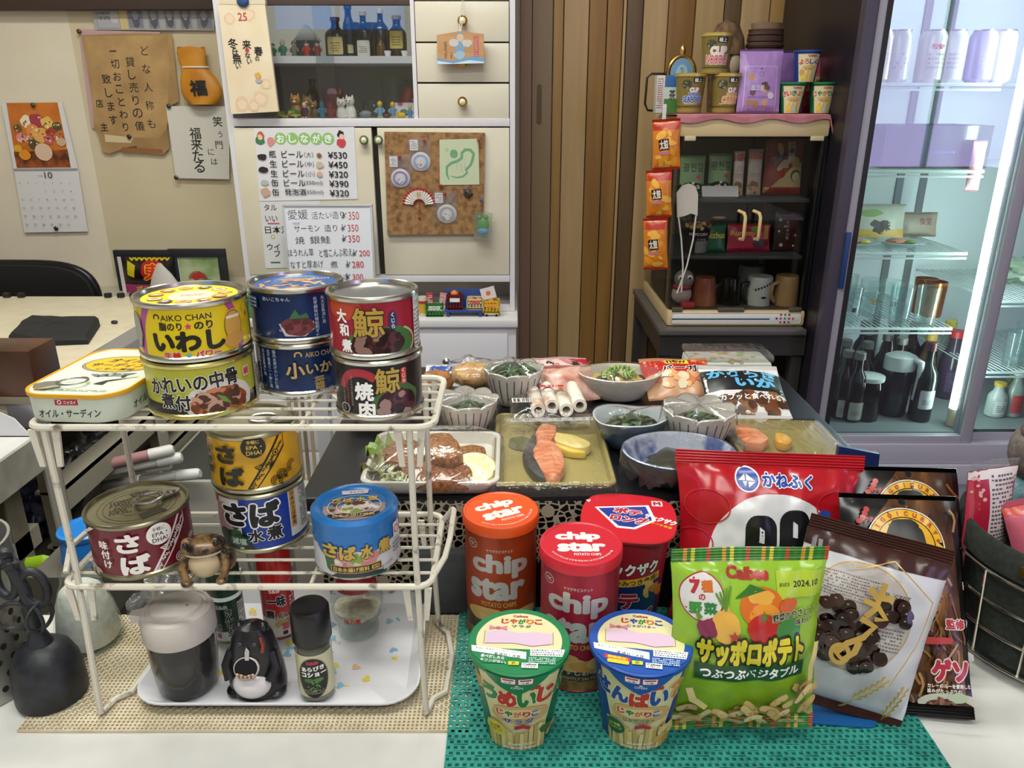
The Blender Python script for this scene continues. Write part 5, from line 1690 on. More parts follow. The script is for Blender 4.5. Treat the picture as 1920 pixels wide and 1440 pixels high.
# purple pouches
PUR = P('A884C0')
def purple_dec():
 d = Dec(0, 0, 1, 1)
 d.line([(-40, 2), (-40, 108), (40, 108), (40, 2)], 2.2, P('D0B8E0'))
 d.ell(0, 103, 2.5, 2.5, N('6A4A80'), 14); d.ring(0, 90, 6, 6, 1.6, N('7A6A8E'), 20)
 for (x, y, r, c) in ((-24, 84, 7, 'C08A4A'), (10, 64, 9, '5E3A2A'), (16, 58, 7, '6A4430'), (10, 50, 5, 'C89A5A'), (-26, 24, 7, 'A87A4A'), (-12, 22, 8, 'B0824A'), (12, 24, 7, 'C89A6A'), (-20, 48, 7, '6A4A50'), (26, 40, 8, 'D8CCD8')):
  d.blob(x, y, r, r, M(c, 0.4), int(x * y) % 17)
 d.text('초코볼', -8, 58, 34, 14, N('D8CCE4'), 0.02); d.dashes(-30, 34, 20, 40, 2, N('8A6AA0')); d.dashes(-36, 6, 16, 14, 2, N('D8CCE4'), 5)
 return d
a = at(1420, 212, Y=2.035)
pouch('snack_pouch', 'shiny lilac stand-up pouch with nuts in front on the showcase', (a.x, 2.035, TOPC), 0.106, 0.148, 0.016, PUR, purple_dec(), (radians(-6), 0, 0), 0.004, 0.004, PUR, cat='pouch', foot=0.5)
a = at(1470, 212, Y=2.1)
pouch('snack_pouch', 'darker purple pouch standing behind the lilac one', (a.x - 0.03, 2.10, TOPC), 0.15, 0.148, 0.014, P('7E5C98'), None, (radians(-6), 0, 0), 0.004, 0.004, None, foot=0.5, seed=4)

# potato stick cups on the showcase
CREAMP = N('E2D4A8')
def stickcup(label, px, py, Y, Z, word, cols, edge, lid, rz=0.0):
 d = Dec(-60, 0, 60, 80)
 d.poly([(-26, 0), (26, 0), (31, 70), (-31, 70)], CREAMP)
 for i, ch in enumerate(word):
  n = len(word)
  d.text(ch, (i - (n - 1) / 2) * 13.5, 52 - abs(i - (n - 1) / 2) * 1.2, 13, 14, M(cols[i % len(cols)], 0.4), 0.05, out=(WHITE, 0.03))
 d.blob(0, 36, 17, 7, N('D8B070'), 2); d.text('サラダ', 0, 33, 20, 5, N('4A7A3A'), 0.02)
 for k in range(9):
  d.line([(-18 + k * 4.5, 2), (-14 + k * 3.6, 24 + 4 * sin(k * 2))], 3.2, M(['E0C070', 'D8B460', 'E8CC84'][k % 3], 0.4))
 d.ell(-13, 14, 7, 7, N('E8CC3A')); d.ell(4, 12, 6, 7, N('9ACCD8')) if lid == '1E7A4A' else d.ell(-17, 24, 7, 8, N('D89A6A'))
 d.text('Calbee', 6, 66, 22, 5, N('B83A30'), 0.04)
 p = at(px, py, Y=Y)
 d.e = [([(q[0] * 0.87, q[1] * 0.9) + tuple(q[2:]) for q in v], f, m) for v, f, m in d.e]
 return cup_thing('snack_cup', label, (p.x, Y, Z + 0.0003), 0.0235, 0.032, 0.071, M(edge, 0.4), M(lid, 0.35), d, None, rz, 0.002)
stickcup('green lidded snack cup, left of the two lower cups on the showcase', 1480, 213, 2.05, TOPC, 'さいきょう', ['C8402E', 'C8402E', '2E7A3E', 'D87A2A'], '1E6A42', '1E7A4A', -0.1)
stickcup('green lidded snack cup at the right end on the showcase', 1536, 213, 2.05, TOPC, 'じゃがりこ', ['C8402E', '2E8A3E', 'C8702E', '2E8A3E'], '1E6A42', '1E7A4A', -0.1)
stickcup('blue lidded snack cup stacked on top of the two green lidded cups', 1508, 150, 2.05, TOPC + 0.0725, 'よろしく', ['C8402E', 'C8702E', '2A5AA8', '2A5AA8'], '223E8A', '2A4A9A', -0.1)
a = at(1535, 150, Y=2.12)
d = Dec(0, 0, 1, 1); d.rr(0, 64, 36, 52, 10, N('7A5A4A')); d.rr(0, 64, 30, 46, 8, N('A88A72')); d.text('名', 0, 68, 18, 26, N('5A1A20'), 0.02)
pouch('snack_pouch', 'crimson pouch standing behind the stacked snack cups', (a.x, 2.13, TOPC), 0.078, 0.142, 0.012, Q('9A2236'), d, (radians(-4), 0, 0), 0.006, 0.006, cat='pouch', foot=0.3)
# carton and black wire frame at the left, straw, ornamental clock
a = at(1247, 205, Y=2.12)
mb = MB().box((-0.028, -0.02, 0), (0.026, 0.02, 0.09), M('C8C4C0', 0.5), 0.001)
d = Dec(-40, 0, 40, 100); d.rect(-8, 62, 26, 90, N('3A6AA8')); d.rect(-8, 34, 26, 62, N('C8D0C8')); d.rect(-8, 0, 26, 34, N('4A7A3A')); d.dashes(-26, 10, -12, 84, 14, M('8A3A34', 0.5)); d.text('茶', 12, 44, 16, 24, INK, 0.02)
d.put(mb, on_front(-0.02)); mb.build('drink_carton', loc=(a.x, 2.12, TOPC), label='white blue and green carton at the left end of the showcase top', cat='carton')
a0 = at(1222, 172, Y=2.2)
MB().tube([(0.045, 0, 0.045), (-0.005, 0, 0.045), (-0.016, 0, 0.035), (-0.018, 0, -0.03), (-0.010, 0, -0.046), (0.045, 0, -0.05)], 0.003, BLACK, 8).build('wire_bracket', loc=(a0.x, 2.19, TOPC + 0.052), label='bent black wire bracket beside the carton on the showcase', cat='bracket')
a = at(1281, 150, Y=2.13)
t = thing('table_clock', 'ornate gold framed light blue clock behind the seafood noodle cup', 'clock', (a.x, 2.16, TOPC))
MB().box((-0.02, -0.015, 0), (0.02, 0.015, 0.06), N('8A6A2E')).build('base', t)
MB().tube([(0.034 * cos(q), 0, 0.098 + 0.04 * sin(q)) for q in [2 * pi * i / 24 for i in range(24)]], 0.006, M('B08A4A', 0.25, 0.9), 8, True).ball((0, 0, 0.15), (0.008, 0.006, 0.016), M('D8B070', 0.25, 0.9), 10).build('frame', t)
mb = MB().lathe([(0.032, 0), (0.032, 0.004), (0, 0.005)], P('6E98B8'), 24, TR(0, 0, 0.098, rx=pi / 2), sy=1.15)
d = Dec(-40, 60, 40, 140); d.ell(0, 98, 15, 20, N('9ABCD0')); d.text('XII', 0, 108, 10, 5, INK); d.line([(0, 98), (6, 104)], 1.2, INK); d.line([(0, 98), (-2, 110)], 1.0, INK); d.put(mb, on_front(-0.0055)); mb.build('dial', t)
# gourd-like lantern fish and hat ornaments behind
a = at(1358, 130, Y=2.28)
t = thing('straw_raincoat', 'brown hooded straw ornament behind the top noodle cup', 'ornament', (a.x, 2.28, TOPC))
t.scale = (0.66, 0.66, 0.95)
ST_ = noisy('dark_straw', '3A2A1E', '6A5036', 40, 0.8, bump=0.3)
MB().lathe([(0.06, 0.0), (0.065, 0.08), (0.075, 0.14), (0.05, 0.20)], ST_, 24, sy=0.6).build('body', t)
MB().lathe([(0.075, 0.155), (0.078, 0.165), (0.07, 0.20), (0.045, 0.235), (0.0, 0.25)], noisy('hood_weave', '4A3626', '86684A', 30, 0.8), 28, sy=0.7).build('hood', t)
MB().ball((0.03, -0.03, 0.13), (0.028, 0.02, 0.03), M('A89A82', 0.6), 14).build('face', t)
a = at(1430, 120, Y=2.3)
t = thing('straw_ornament', 'brown banded straw ornament with a flat top beside the hooded one', 'ornament', (a.x, 2.30, TOPC))
MB().lathe([(0.05, 0), (0.075, 0.10), (0.07, 0.135), (0.05, 0.15)], noisy('tan_straw', '6A543C', '8A7050', 40, 0.8), 24, sy=0.7).build('body', t)
for z in (0.15, 0.166, 0.182, 0.198):
 MB().lathe([(0.05, z), (0.056 - (z - 0.15) * 0.2, z + 0.006), (0.048, z + 0.014)], M('4A2E26', 0.7), 24, sy=0.7).build('band', t)
MB().lathe([(0.04, 0.21), (0.042, 0.228), (0.0, 0.232)], M('8A705A', 0.7), 20, sy=0.7).build('top', t)
# white strip and snack packs hanging on the left side
a = at(1245, 200, Y=1.985)
HX = SX0 - 0.004
MB().box((-0.004, -0.004, -0.11), (0.005, 0.004, 0.05), M('C9C9C6', 0.5), 0.001).build('white_strip', loc=(at(1246, 210, Y=1.98).x, 1.985, 1.20), label='white plastic hanger strip at the left front corner of the showcase', cat='hanger')
for k, (y0, y1, sx) in enumerate(((222, 318, 1.0), (318, 408, 0.93), (408, 505, 0.9))):
 zt, zb_ = at(1240, y0, Y=1.975).z, at(1240, y1, Y=1.975).z
 xx = at((1252, 1238, 1232)[k], (y0 + y1) / 2, Y=1.975).x
 d = Dec(0, 0, 1, 1)
 hmm = (zt - zb_) * 1000
 d.rect(-40, hmm * 0.78, 40, hmm, P('B8341E'))
 d.bits(0, hmm * 0.4, 26, hmm * 0.36, 26, 9, [P('E0962A'), P('D87E1E'), P('ECB04A')], k + 3, 1.3)
 d.rr(-4, hmm * 0.5, 26, 26, 3, P('2A1A16'), 0.1); d.text('太鼓', -4, hmm * 0.5, 22, 22, P('E8DCD0'), 0.03, 0.1); d.rect(-17, hmm * 0.3, 10, hmm * 0.36, P('C87A8E'))
 pouch('snack_strip_pack', ['orange snack pack hanging on the showcase side, topmost of the strip', 'orange snack pack in the middle of the hanging strip', 'orange snack pack at the bottom of the hanging strip'][k], (xx, 1.972, zb_), 0.062 * sx + 0.006, zt - zb_ - 0.001, 0.012, P('CF7A22'), d, (0, radians(-4), radians(-18)), 0.006, 0.006, P('A8301E'), cat='snack', seed=k, group='orange snack packs hanging in a strip', eps=0.08)
# hanging face mask
a = at(1290, 345, Y=1.985)
t = thing('face_mask', 'pale grey folded face mask hanging by its loops on the showcase glass', 'mask', (a.x, 1.988, a.z))
m0 = at(1290, 345, Y=1.985)
def mp(px, py):
 p = at(px, py, Y=1.985)
 return (p.x - m0.x, p.z - m0.z)
MB().sheet([mp(*q) for q in ((1269, 362), (1280, 348), (1292, 344), (1304, 349), (1309, 364), (1308, 405), (1296, 400), (1284, 405), (1270, 408))], 0.006, M('C4BEB0', 0.8)).build('mask', t)
for pts_ in (((1272, 402), (1278, 450), (1281, 500), (1278, 548)), ((1306, 400), (1300, 450), (1288, 500), (1270, 550))):
 MB().tube([(mp(*q)[0], 0, mp(*q)[1]) for q in pts_], 0.0022, M('D2CCC0', 0.7), 6).build('ear_loop', t)

# ---- in the showcase
def flatpack(name, label, x0, y0, x1, y1, Y, mat, decf=None, th=0.012, lean=-6, cat='pack', zbase=None, wr=0.001):
 a, b = at(x0, y1, Y=Y), at(x1, y0, Y=Y)
 z = SB + zbase if zbase is not None else a.z
 d = None
 w, h = b.x - a.x, b.z - z
 if decf:
  d = Dec(0, 0, 1, 1); decf(d, w * 1000, h * 1000)
 return pouch(name, label, ((a.x + b.x) / 2, Y, z + 0.0005), w, h, th, mat, d, (radians(lean), 0, 0), 0.005, 0.004, cat=cat, foot=0.3, seed=int(x0), wr=wr, eps=0.08)
def laver(d, w, h):
 d.rect(-w, 0, w, h * 0.28, P('1E221C')); d.blob(0, h * 0.22, w * 0.42, h * 0.10, G25('14140F'), 3)
 d.text('광천김', 0, h * 0.7, w * 0.8, h * 0.22, N('3A4A34'), 0.02); d.blob(w * 0.24, h * 0.46, 6, 6, N('C8505A'), 2)
 d.bits(0, h * 0.25, w * 0.35, h * 0.08, 6, 4, [M('E8E8E0', 0.2)], 3)
flatpack('laver_pack', 'green seaweed pack at the left on the top showcase shelf', 1272, 292, 1325, 372, 2.10, Q('84A878'), laver, zbase=s1)
flatpack('laver_pack', 'green seaweed pack second from left on the top showcase shelf', 1325, 288, 1376, 372, 2.12, Q('8AB07E'), laver, zbase=s1)
def nutbag(d, w, h):
 d.rect(-w, h * 0.78, w, h, N('B86A5A')); d.bits(0, h * 0.16, w * 0.4, h * 0.14, 16, 6, [N('B08A5A'), N('C8A878'), N('8A6A44')], 4)
 d.text('간식', 0, h * 0.62, w * 0.5, h * 0.14, N('9A8A80')); d.dashes(-w * 0.35, h * 0.4, w * 0.35, h * 0.5, 3, N('9A9088'))
flatpack('nut_pack', 'white and pink nut pack in the middle of the top showcase shelf', 1372, 284, 1400, 370, 2.09, Q('D8C8BC'), nutbag, 0.008, zbase=s1)
flatpack('nut_pack', 'white nut pack with a brown red top beside the pink one', 1398, 280, 1434, 370, 2.10, Q('C4BAB0'), nutbag, 0.008, zbase=s1)
def cracker(d, w, h):
 d.rect(-w, 0, w, h * 0.13, Q('B8202C')); d.poly([(-w / 2, 0), (w * 0.2, h * 0.5), (w / 2, h * 0.6), (w / 2, h * 0.13), (-w / 2, h * 0.13)], N('D8C090'))
 d.bits(-w * 0.15, h * 0.7, w * 0.3, h * 0.25, 14, 9, [N('8A2A30'), N('3A4468'), N('D8BFA8')], 8, 1.5)
 d.rect(w * 0.08, h * 0.62, w * 0.26, h, N('D8D4C8')); d.chars('小袋', w * 0.17, h * 0.9, w * 0.14, INK, 0.03)
 d.ell(w * 0.32, h * 0.34, w * 0.15, h * 0.11, N('3E5A3A')); d.ell(w * 0.33, h * 0.32, w * 0.12, h * 0.085, N('D8D09A')); d.blob(w * 0.3, h * 0.58, w * 0.12, h * 0.1, N('D2B878'), 3)
 d.blob(-w * 0.05, h * 0.38, w * 0.07, h * 0.09, Q('B8202C'), 5)
flatpack('cracker_bag', 'large red and beige rice cracker bag on the top showcase shelf', 1428, 262, 1512, 370, 2.13, Q('A04A46'), cracker, 0.016, zbase=s1)
MB().box((-0.04, -0.001, 0), (0.055, 0.001, 0.03), M('C9C9CC', 0.5)).build('price_card', loc=(at(1345, 372, Y=2.06).x, 2.06, SB + s1 + 0.001), rot=(-0.5, 0, 0), label='white card lying in front of the green seaweed packs', cat='card')
# middle shelf
d = Dec(-60, 0, 60, 100); d.rect(-60, 45, 60, 62, INK); d.text('POPCORN', 0, 52, 52, 8, N('D8D4CC'), 0.03); d.bits(0, 78, 45, 12, 34, 5, [M('B88A4A', 0.5), M('8A4A2A', 0.5), M('D8B878', 0.5)], 3); d.text('うす塩', 8, 38, 26, 7, N('D8D4CC')); d.rect(-8, 2, 40, 34, N('8E8C8C'))
a = at(1302, 478, Y=2.08)
cup_thing('popcorn_cup', 'black popcorn cup with a brown rim lid on the middle showcase shelf', (a.x, 2.08, SB + s2 + 0.0005), 0.030, 0.040, 0.092, N('2A2624'), N('1A1614'), d, None, 0, 0.004)
MB().ball((0, 0, 0), (0.02, 0.01, 0.004), M('C0A070', 0.5), 12).build('lid_tab', loc=(a.x + 0.055, 2.075, SB + s2 + 0.0925), label='tan pull tab of the popcorn cup lid', cat='tab')
def bacchus(d, w, h):
 d.text('Bacchus', 0, h * 0.6, w * 0.94, h * 0.22, Q('D8C83A'), 0.03)
flatpack('chocolate_box', 'dark green chocolate box on the middle showcase shelf', 1316, 420, 1364, 470, 2.07, G25('14603E'), bacchus, 0.006, -10, 'box', zbase=s2, wr=0.0003)
def rummy(d, w, h):
 d.text('Rummy', -w * 0.14, h * 0.64, w * 0.6, h * 0.24, P('E0B83A'), 0.03); d.blob(w * 0.26, h * 0.28, w * 0.18, h * 0.16, P('3A1A16'), 3); d.blob(w * 0.14, h * 0.82, w * 0.1, h * 0.1, P('7A9A2E'), 4); d.rect(w * 0.36, h * 0.45, w * 0.46, h * 0.95, P('C89A3A')); d.rect(-w, 0, w, h * 0.12, P('8A1A3A'))
flatpack('chocolate_box', 'crimson chocolate box behind the cream door handles', 1362, 420, 1448, 472, 2.08, M('B02044', 0.22), rummy, 0.006, -10, 'box', zbase=s2, wr=0.0003)
def choco(d, w, h):
 for (x, y, r) in ((-0.3, 0.78, 4), (-0.34, 0.5, 3), (0.3, 0.4, 4), (-0.22, 0.16, 5), (-0.12, 0.62, 2.5), (0.26, 0.14, 3)):
  d.ell(w * x, h * y, r, r, N('D8CFC8'), 14)
 for k in range(5):
  d.line([(-w * 0.1 + k * w * 0.06, h * 0.05), (w * 0.2 + k * w * 0.06, h * 0.8)], 2.5, P('5A2420'))
 d.chars('きのみ小枝', -w * 0.02, h * 0.72, w * 0.14, N('D8CFC0')); d.rect(-w * 0.25, h * 0.86, w * 0.2, h * 0.9, N('A8302E'))
flatpack('chocolate_box', 'dark brown chocolate pack with white dots at the shelf right end', 1448, 396, 1506, 472, 2.09, P('3A2420'), choco, 0.008, -6, 'pack', zbase=s2, wr=0.0003)
# lower compartment
CB_ = SB + z0i + 0.0025
def mug(name, label, px, Y, r0, r1, h, mat, hmat, ang, dec=None, open_top=False):
 a = at(px, 575, Y=Y)
 t = thing(name, label, 'cup', (a.x, Y, CB_))
 mb = MB().lathe([(r0, 0), (r0 * 0.99, h * 0.1), (r1, h * 0.92), (r1 * 0.92, h), (r1 * 0.8, h * 0.985), (0, h * 0.98)], mat, 28)
 if dec:
  dec.put(mb, on_cone(r0, r1, h), 4)
 mb.build('wall', t)
 if hmat:
  c_, s_ = cos(ang), sin(ang)
  rm = (r0 + r1) / 2
  MB().tube([(c_ * (rm - 0.002), s_ * (rm - 0.002), h * 0.78), (c_ * (rm + 0.018), s_ * (rm + 0.018), h * 0.72), (c_ * (rm + 0.022), s_ * (rm + 0.022), h * 0.4), (c_ * (rm + 0.006), s_ * (rm + 0.006), h * 0.12)], 0.006, hmat, 10).build('handle', t)
 return t
mug('mug', 'reddish brown tumbler upside down at the left of the showcase bottom', 1318, 2.07, 0.034, 0.027, 0.075, noisy('red_brown_glaze', '7A3A28', 'A86A4A', 14, 0.3), None, 0)
mug('glass_mug', 'clear ribbed glass mug in the middle of the showcase bottom', 1366, 2.07, 0.030, 0.028, 0.075, glassy('mug_glass', 'C8CCCA', 1.5, 0.03), GLASS, radians(200))
mug('mug', 'grey white mug at the back of the showcase bottom', 1402, 2.16, 0.036, 0.036, 0.09, N('7E8688'), None, 0)
d = Dec(-60, 0, 60, 90)
for i in range(7):
 d.rect(-22 + i * 7.5, 42 + i * 3.2, -17 + i * 7.5, 48 + i * 3.2, INK)
d.blob(4, 24, 8, 3, INK, 3)
mug('mug', 'white mug with black marks and a dark handle in the showcase', 1420, 2.07, 0.032, 0.034, 0.078, Q('B9BCBA'), N('15161A'), radians(195), d)
mug('mug', 'tan mug upside down at the right of the showcase bottom', 1470, 2.07, 0.034, 0.031, 0.08, M('A8845A', 0.45), M('A8845A', 0.45), radians(205))
a = at(1278, 578, Y=2.05)
t = thing('soft_toy', 'grey plush toy in plastic wrap at the showcase bottom left', 'toy', (a.x, 2.065, CB_))
MB().ball((0, 0, 0.028), (0.028, 0.022, 0.028), M('B8A8A4', 0.8), 16).build('body', t)
MB().ball((0.004, -0.002, 0.07), (0.027, 0.024, 0.027), M('8E8682', 0.8), 18).build('head', t)
for s_ in (-1, 1):
 MB().lathe([(0.008, 0), (0.006, 0.002), (0, 0.003)], WHITE, 14, TR(s_ * 0.012 + 0.002, -0.0225, 0.078, rx=pi / 2)).ball((s_ * 0.012 + 0.002, -0.0255, 0.077), 0.0038, BLACK, 10).build('eye', t)
MB().tube([(0.02 * cos(q), -0.002 + 0.018 * sin(q), 0.05) for q in [2 * pi * i / 16 for i in range(16)]], 0.006, M('A83440', 0.6), 8, True).build('scarf', t)
a = at(1288, 580, Y=2.03)
MB().box((-0.018, -0.012, 0), (0.018, 0.012, 0.015), N('C03A40'), 0.004).build('candy_pack', loc=(a.x, 2.03, CB_), label='small red and white sweet pack before the wrapped plush toy', cat='sweet')

# ---- display fridge
FX0, FX1, FY = 0.79, 2.25, 1.90
def zq(y, Y=FY):
 return at(960, y, Y=Y).z
fr = thing('display_fridge', 'tall glass fronted drinks fridge with sliding doors, at the right', 'fridge', ((FX0 + FX1) / 2, FY, 0))
fw = (FX1 - FX0) / 2
LIN = M('DCE6E8', 0.45)
FDK = Q('1C1922')
FGR = N('A6A5B0')
MB().box((-fw, 0.03, 0.02), (-fw + 0.025, 0.58, 2.05), FDK).build('side_panel', fr)
MB().box((-fw + 0.0255, 0.07, 0.3), (-fw + 0.03, 0.56, 2.02), LIN).build('liner', fr)
MB().box((fw - 0.025, 0.03, 0.02), (fw, 0.58, 2.05), FDK).build('side_panel', fr)
MB().box((-fw + 0.026, 0.555, 0.02), (fw - 0.026, 0.58, 2.05), LIN).build('back_panel', fr)
MB().box((-fw + 0.026, 0.03, 2.0), (fw - 0.026, 0.554, 2.05), LIN).build('top_panel', fr)
FB = zq(818)
MB().box((-fw + 0.026, 0.03, FB - 0.04), (fw - 0.026, 0.554, FB), M('6E767A', 0.5)).build('floor_panel', fr)
sb = MB().box((-fw, -0.006, zq(868)), (fw, 0.03, zq(832)), N('B2B0BC'), 0.002)
sb.box((-fw, -0.014, zq(905)), (fw, 0.03, zq(868) - 0.001), N('BAB8C4'), 0.003)
sb.box((-fw, -0.01, 0.03), (fw, 0.03, zq(905) - 0.001), N('9290A0'), 0.003)
sb.build('sill', fr)
MB().box((-fw, -0.002, zq(868)), (-fw + 0.028, 0.03, 2.05), N('4A4452'), 0.002).build('front_post', fr)
ldx0, ldx1 = FX0 + 0.030, at(1848, 700, Y=FY).x
MX = (FX0 + FX1) / 2
def fdoor(name, xa, xb, y, hl, wl, wr):
 t = MB()
 for (a, b, c, e) in ((xa, xa + wl, FB - 0.035, 2.0), (xb - wr, xb, FB - 0.035, 2.0), (xa + wl, xb - wr, FB - 0.035, FB), (xa + wl, xb - wr, 1.95, 2.0)):
  t.box((a - MX, y, c), (b - MX, y + 0.022, e), FGR, 0.002)
 dd = t.build(name, fr)
 MB().box((xa + wl - MX, y + 0.008, FB), (xb - wr - MX, y + 0.012, 1.95), FRIDGE_PANE).build('pane', dd)
 return dd
dl = fdoor('sliding_door', ldx0, ldx1, 0.002, 1, 0.024, 0.026)
rd = fdoor('sliding_door', ldx1 - 0.025, FX1 - 0.03, 0.028, 1, 0.045, 0.03)
MB().box((ldx0 - MX + 0.018, -0.001, FB), (ldx0 - MX + 0.03, 0.0018, 1.95), M('1E1E20', 0.5)).build('gasket', dl)
hb = at(1583, 485, Y=FY)
MB().box((hb.x - MX - 0.006, -0.009, zq(540)), (hb.x - MX + 0.006, -0.0012, zq(435)), N('20407A'), 0.002).build('handle', dl, label='dark blue strip handle')
# lit tube inside, beside the left door's right stile
tx = at(1797, 765, Y=FY + 0.075).x - 0.012
tl = MB().tube([(tx - MX, 0.075, at(1797, 765, Y=FY + 0.075).z), (tx - MX, 0.075, 1.9)], 0.0125, M('E8FFF6', 0.4, emit=30.0), 14)
tl.build('light_tube', fr, label='white fluorescent tube, lit')
MB().lathe([(0.0135, -0.05), (0.0135, 0.0)], M('C9BEA0', 0.5), 14, TR(tx - MX, 0.075, at(1797, 765, Y=FY + 0.075).z)).build('tube_holder', fr)
# uprights and wire shelves
for x in (-fw + 0.20, -fw + 0.40, tx - MX + 0.04):
 MB().box((x, 0.545, FB), (x + 0.02, 0.5545, 2.0), M('7A8284', 0.4, 0.6)).build('shelf_upright', fr)
SHF = [zq(y, FY + 0.11) for y in (155, 319, 473, 614)]
WIRE = Q('C9D6D6')
def wshelf(x0, x1, z):
 mb = MB()
 mb.tube([(x0, 0.11, z - 0.004), (x1, 0.11, z - 0.004)], 0.004, WIRE, 8).tube([(x0, 0.11, z - 0.016), (x1, 0.11, z - 0.016)], 0.003, WIRE, 6)
 mb.tube([(x0, 0.53, z - 0.004), (x1, 0.53, z - 0.004)], 0.004, WIRE, 6)
 n = int((x1 - x0) / 0.014)
 for k in range(n + 1):
  x = x0 + (x1 - x0) * k / n
  mb.box((x - 0.0012, 0.11, z - 0.0025), (x + 0.0012, 0.53, z), WIRE)
 mb.build('wire_shelf', fr)
for z in SHF:
 wshelf(-fw + 0.035, tx - MX - 0.03, z)
RS = [zq(y, FY + 0.13) for y in (560, 692)]
for z in RS + SHF[:2]:
 wshelf(tx - MX + 0.07, fw - 0.04, z)

# contents
BR = M('1A130F', 0.12)
def fb(label, px, Y, H=0.20, r=0.0285, capc='8A8A86', lab=None, gl=BR, neck=0.42, Z=None, py=812, lh=(0.12, 0.42)):
 return bottle(label, px, Y, (FB if Z is None else Z), H, r, gl, capc, lab, neck, labh=lh, py=py)
k = 0
for (px, Y, l) in ((1568, 2.04, 'dark beer bottle at the front left of the fridge floor, broad shoulders'), (1590, 2.02, 'dark beer bottle with a pale label at the front left'), (1562, 2.14, 'beer bottle in the second row at the far left'), (1601, 2.12, 'beer bottle in the second row behind the labelled one'), (1597, 2.26, 'beer bottle in the back row, second from left'), (1634, 2.2, 'beer bottle in the back behind the white lidded jar'), (1640, 2.33, 'beer bottle in the back row, third from left'), (1661, 2.16, 'beer bottle behind and left of the pitcher'), (1678, 2.33, 'beer bottle at the back above the pitcher'), (1712, 2.30, 'beer bottle at the back right of the pitcher lid'), (1590, 2.34, 'beer bottle in the very back corner at left')):
 fb(l, px, Y, lab='9A9890' if k in (0, 1) else None, capc='6E6C66', lh=(0.04, 0.3))
 k += 1
fb('bottle with a red cap at the back right of the fridge floor', 1757, 2.2, 0.21, 0.033, 'A82A30', '3A2A4A', M('3A3040', 0.2), 0.5)
fb('clear bottle with a yellow cap behind the wine bottle', 1742, 2.28, 0.22, 0.026, 'C8B04A', None, M('8A8E86', 0.2), 0.5)
fb('small brown bottle with an orange cap behind the pitcher', 1712, 2.2, 0.20, 0.026, 'B08A3A', None, M('5A3A20', 0.2), 0.5)
fb('green wine bottle with a maroon foil neck and white label', 1716, 2.02, 0.228, 0.030, '4A1A22', 'B0B2B4', M('0F1E16', 0.1), 0.36, lh=(0.18, 0.42))
a = at(1614, 812, Y=2.03)
t = thing('glass_jar', 'round glass jar with a white lid before the beer bottles', 'jar', (a.x, 2.03, FB + 0.0005))
MB().lathe([(0.035, 0), (0.037, 0.005), (0.037, 0.10), (0.034, 0.115)], glassy('jar_glass', 'A8B4AE', 1.5, 0.03), 24).build('jar', t)
MB().lathe([(0.033, 0.003), (0.034, 0.06), (0, 0.06)], M('2A2C28', 0.5), 20).build('contents', t)
MB().lathe([(0.038, 0.116), (0.039, 0.12), (0.039, 0.128), (0, 0.131)], N('CFDAD6'), 24).build('lid', t)
a = at(1664, 812, Y=2.06)
t = thing('pitcher', 'water pitcher with dark tea and a white lid in the fridge', 'pitcher', (a.x, 2.06, FB + 0.0005))
t.scale = (0.84, 0.84, 0.86)
MB().lathe([(0.042, 0), (0.045, 0.01), (0.05, 0.16)], M('1A2028', 0.12), 28, sy=0.85).build('tank', t)
MB().lathe([(0.051, 0.1605), (0.052, 0.18), (0.05, 0.205), (0.03, 0.214), (0, 0.215)], N('C4CDCC'), 28, sy=0.85).build('lid', t)
MB().tube([(0.03, -0.03, 0.20), (0.042, -0.052, 0.195), (0.044, -0.055, 0.16), (0.04, -0.05, 0.07)], [0.012, 0.012, 0.011, 0.009], N('B4BEBE'), 10).build('handle', t)
# glasses on the shelf above
Z4 = SHF[3]
def tumbler(label, px, Y, r=0.030, h=0.105, mat=None, Z=Z4, py=612, name='drinking_glass', pr=None):
 a = at(px, py, Y=Y)
 t = thing(name, label, 'glass', (a.x, Y, Z + 0.0005), group=None)
 MB().lathe([(r * 0.84, 0), (r * 0.86, 0.003), (r, h), (r * 0.95, h), (r * 0.8, 0.006), (0, 0.005)], mat or glassy('tumbler_glass', 'F6FAFA', 1.5, 0.03, gain=0.9, haze=0.05, hazecol='D8E8E8'), 24).build('bowl', t)
 if pr:
  mb = MB(); d = Dec(-40, 0, 40, 100); d.rr(0, h * 420, 12, 12, 2, M(pr, 0.4)); d.put(mb, on_cone(r * 0.86 + 0.0003, r + 0.0003, h), 3); mb.build('print', t)
for (px, Y, l, pr) in ((1588, 2.05, 'front left glass tumbler with a dark emblem on the fridge shelf', '5A3A3A'), (1622, 2.14, 'glass tumbler with a small printed mark, second on the fridge shelf', 'B08A3A'), (1660, 2.12, 'glass tumbler with printed mark in the middle of the fridge shelf', '8A6A4A'), (1682, 2.05, 'plain glass tumbler in front at the middle of the shelf', None), (1576, 2.2, 'glass tumbler in the back at the left of the shelf', None), (1730, 2.04, 'tall glass tumbler at the right end of the row', None)):
 tumbler(l, px, Y, pr=pr)
for (px, Y, l) in ((1722, 2.17, 'copper mug behind the tall glass tumbler'), (1740, 2.13, 'copper mug showing through the rightmost tumbler')):
 a = at(px, 612, Y=Y)
 MB().lathe([(0.026, 0), (0.027, 0.004), (0.031, 0.10), (0.029, 0.10), (0.025, 0.006), (0, 0.005)], M('A86238', 0.25, 0.9), 24).build('copper_mug', loc=(a.x, Y, Z4 + 0.0005), label=l, cat='mug')
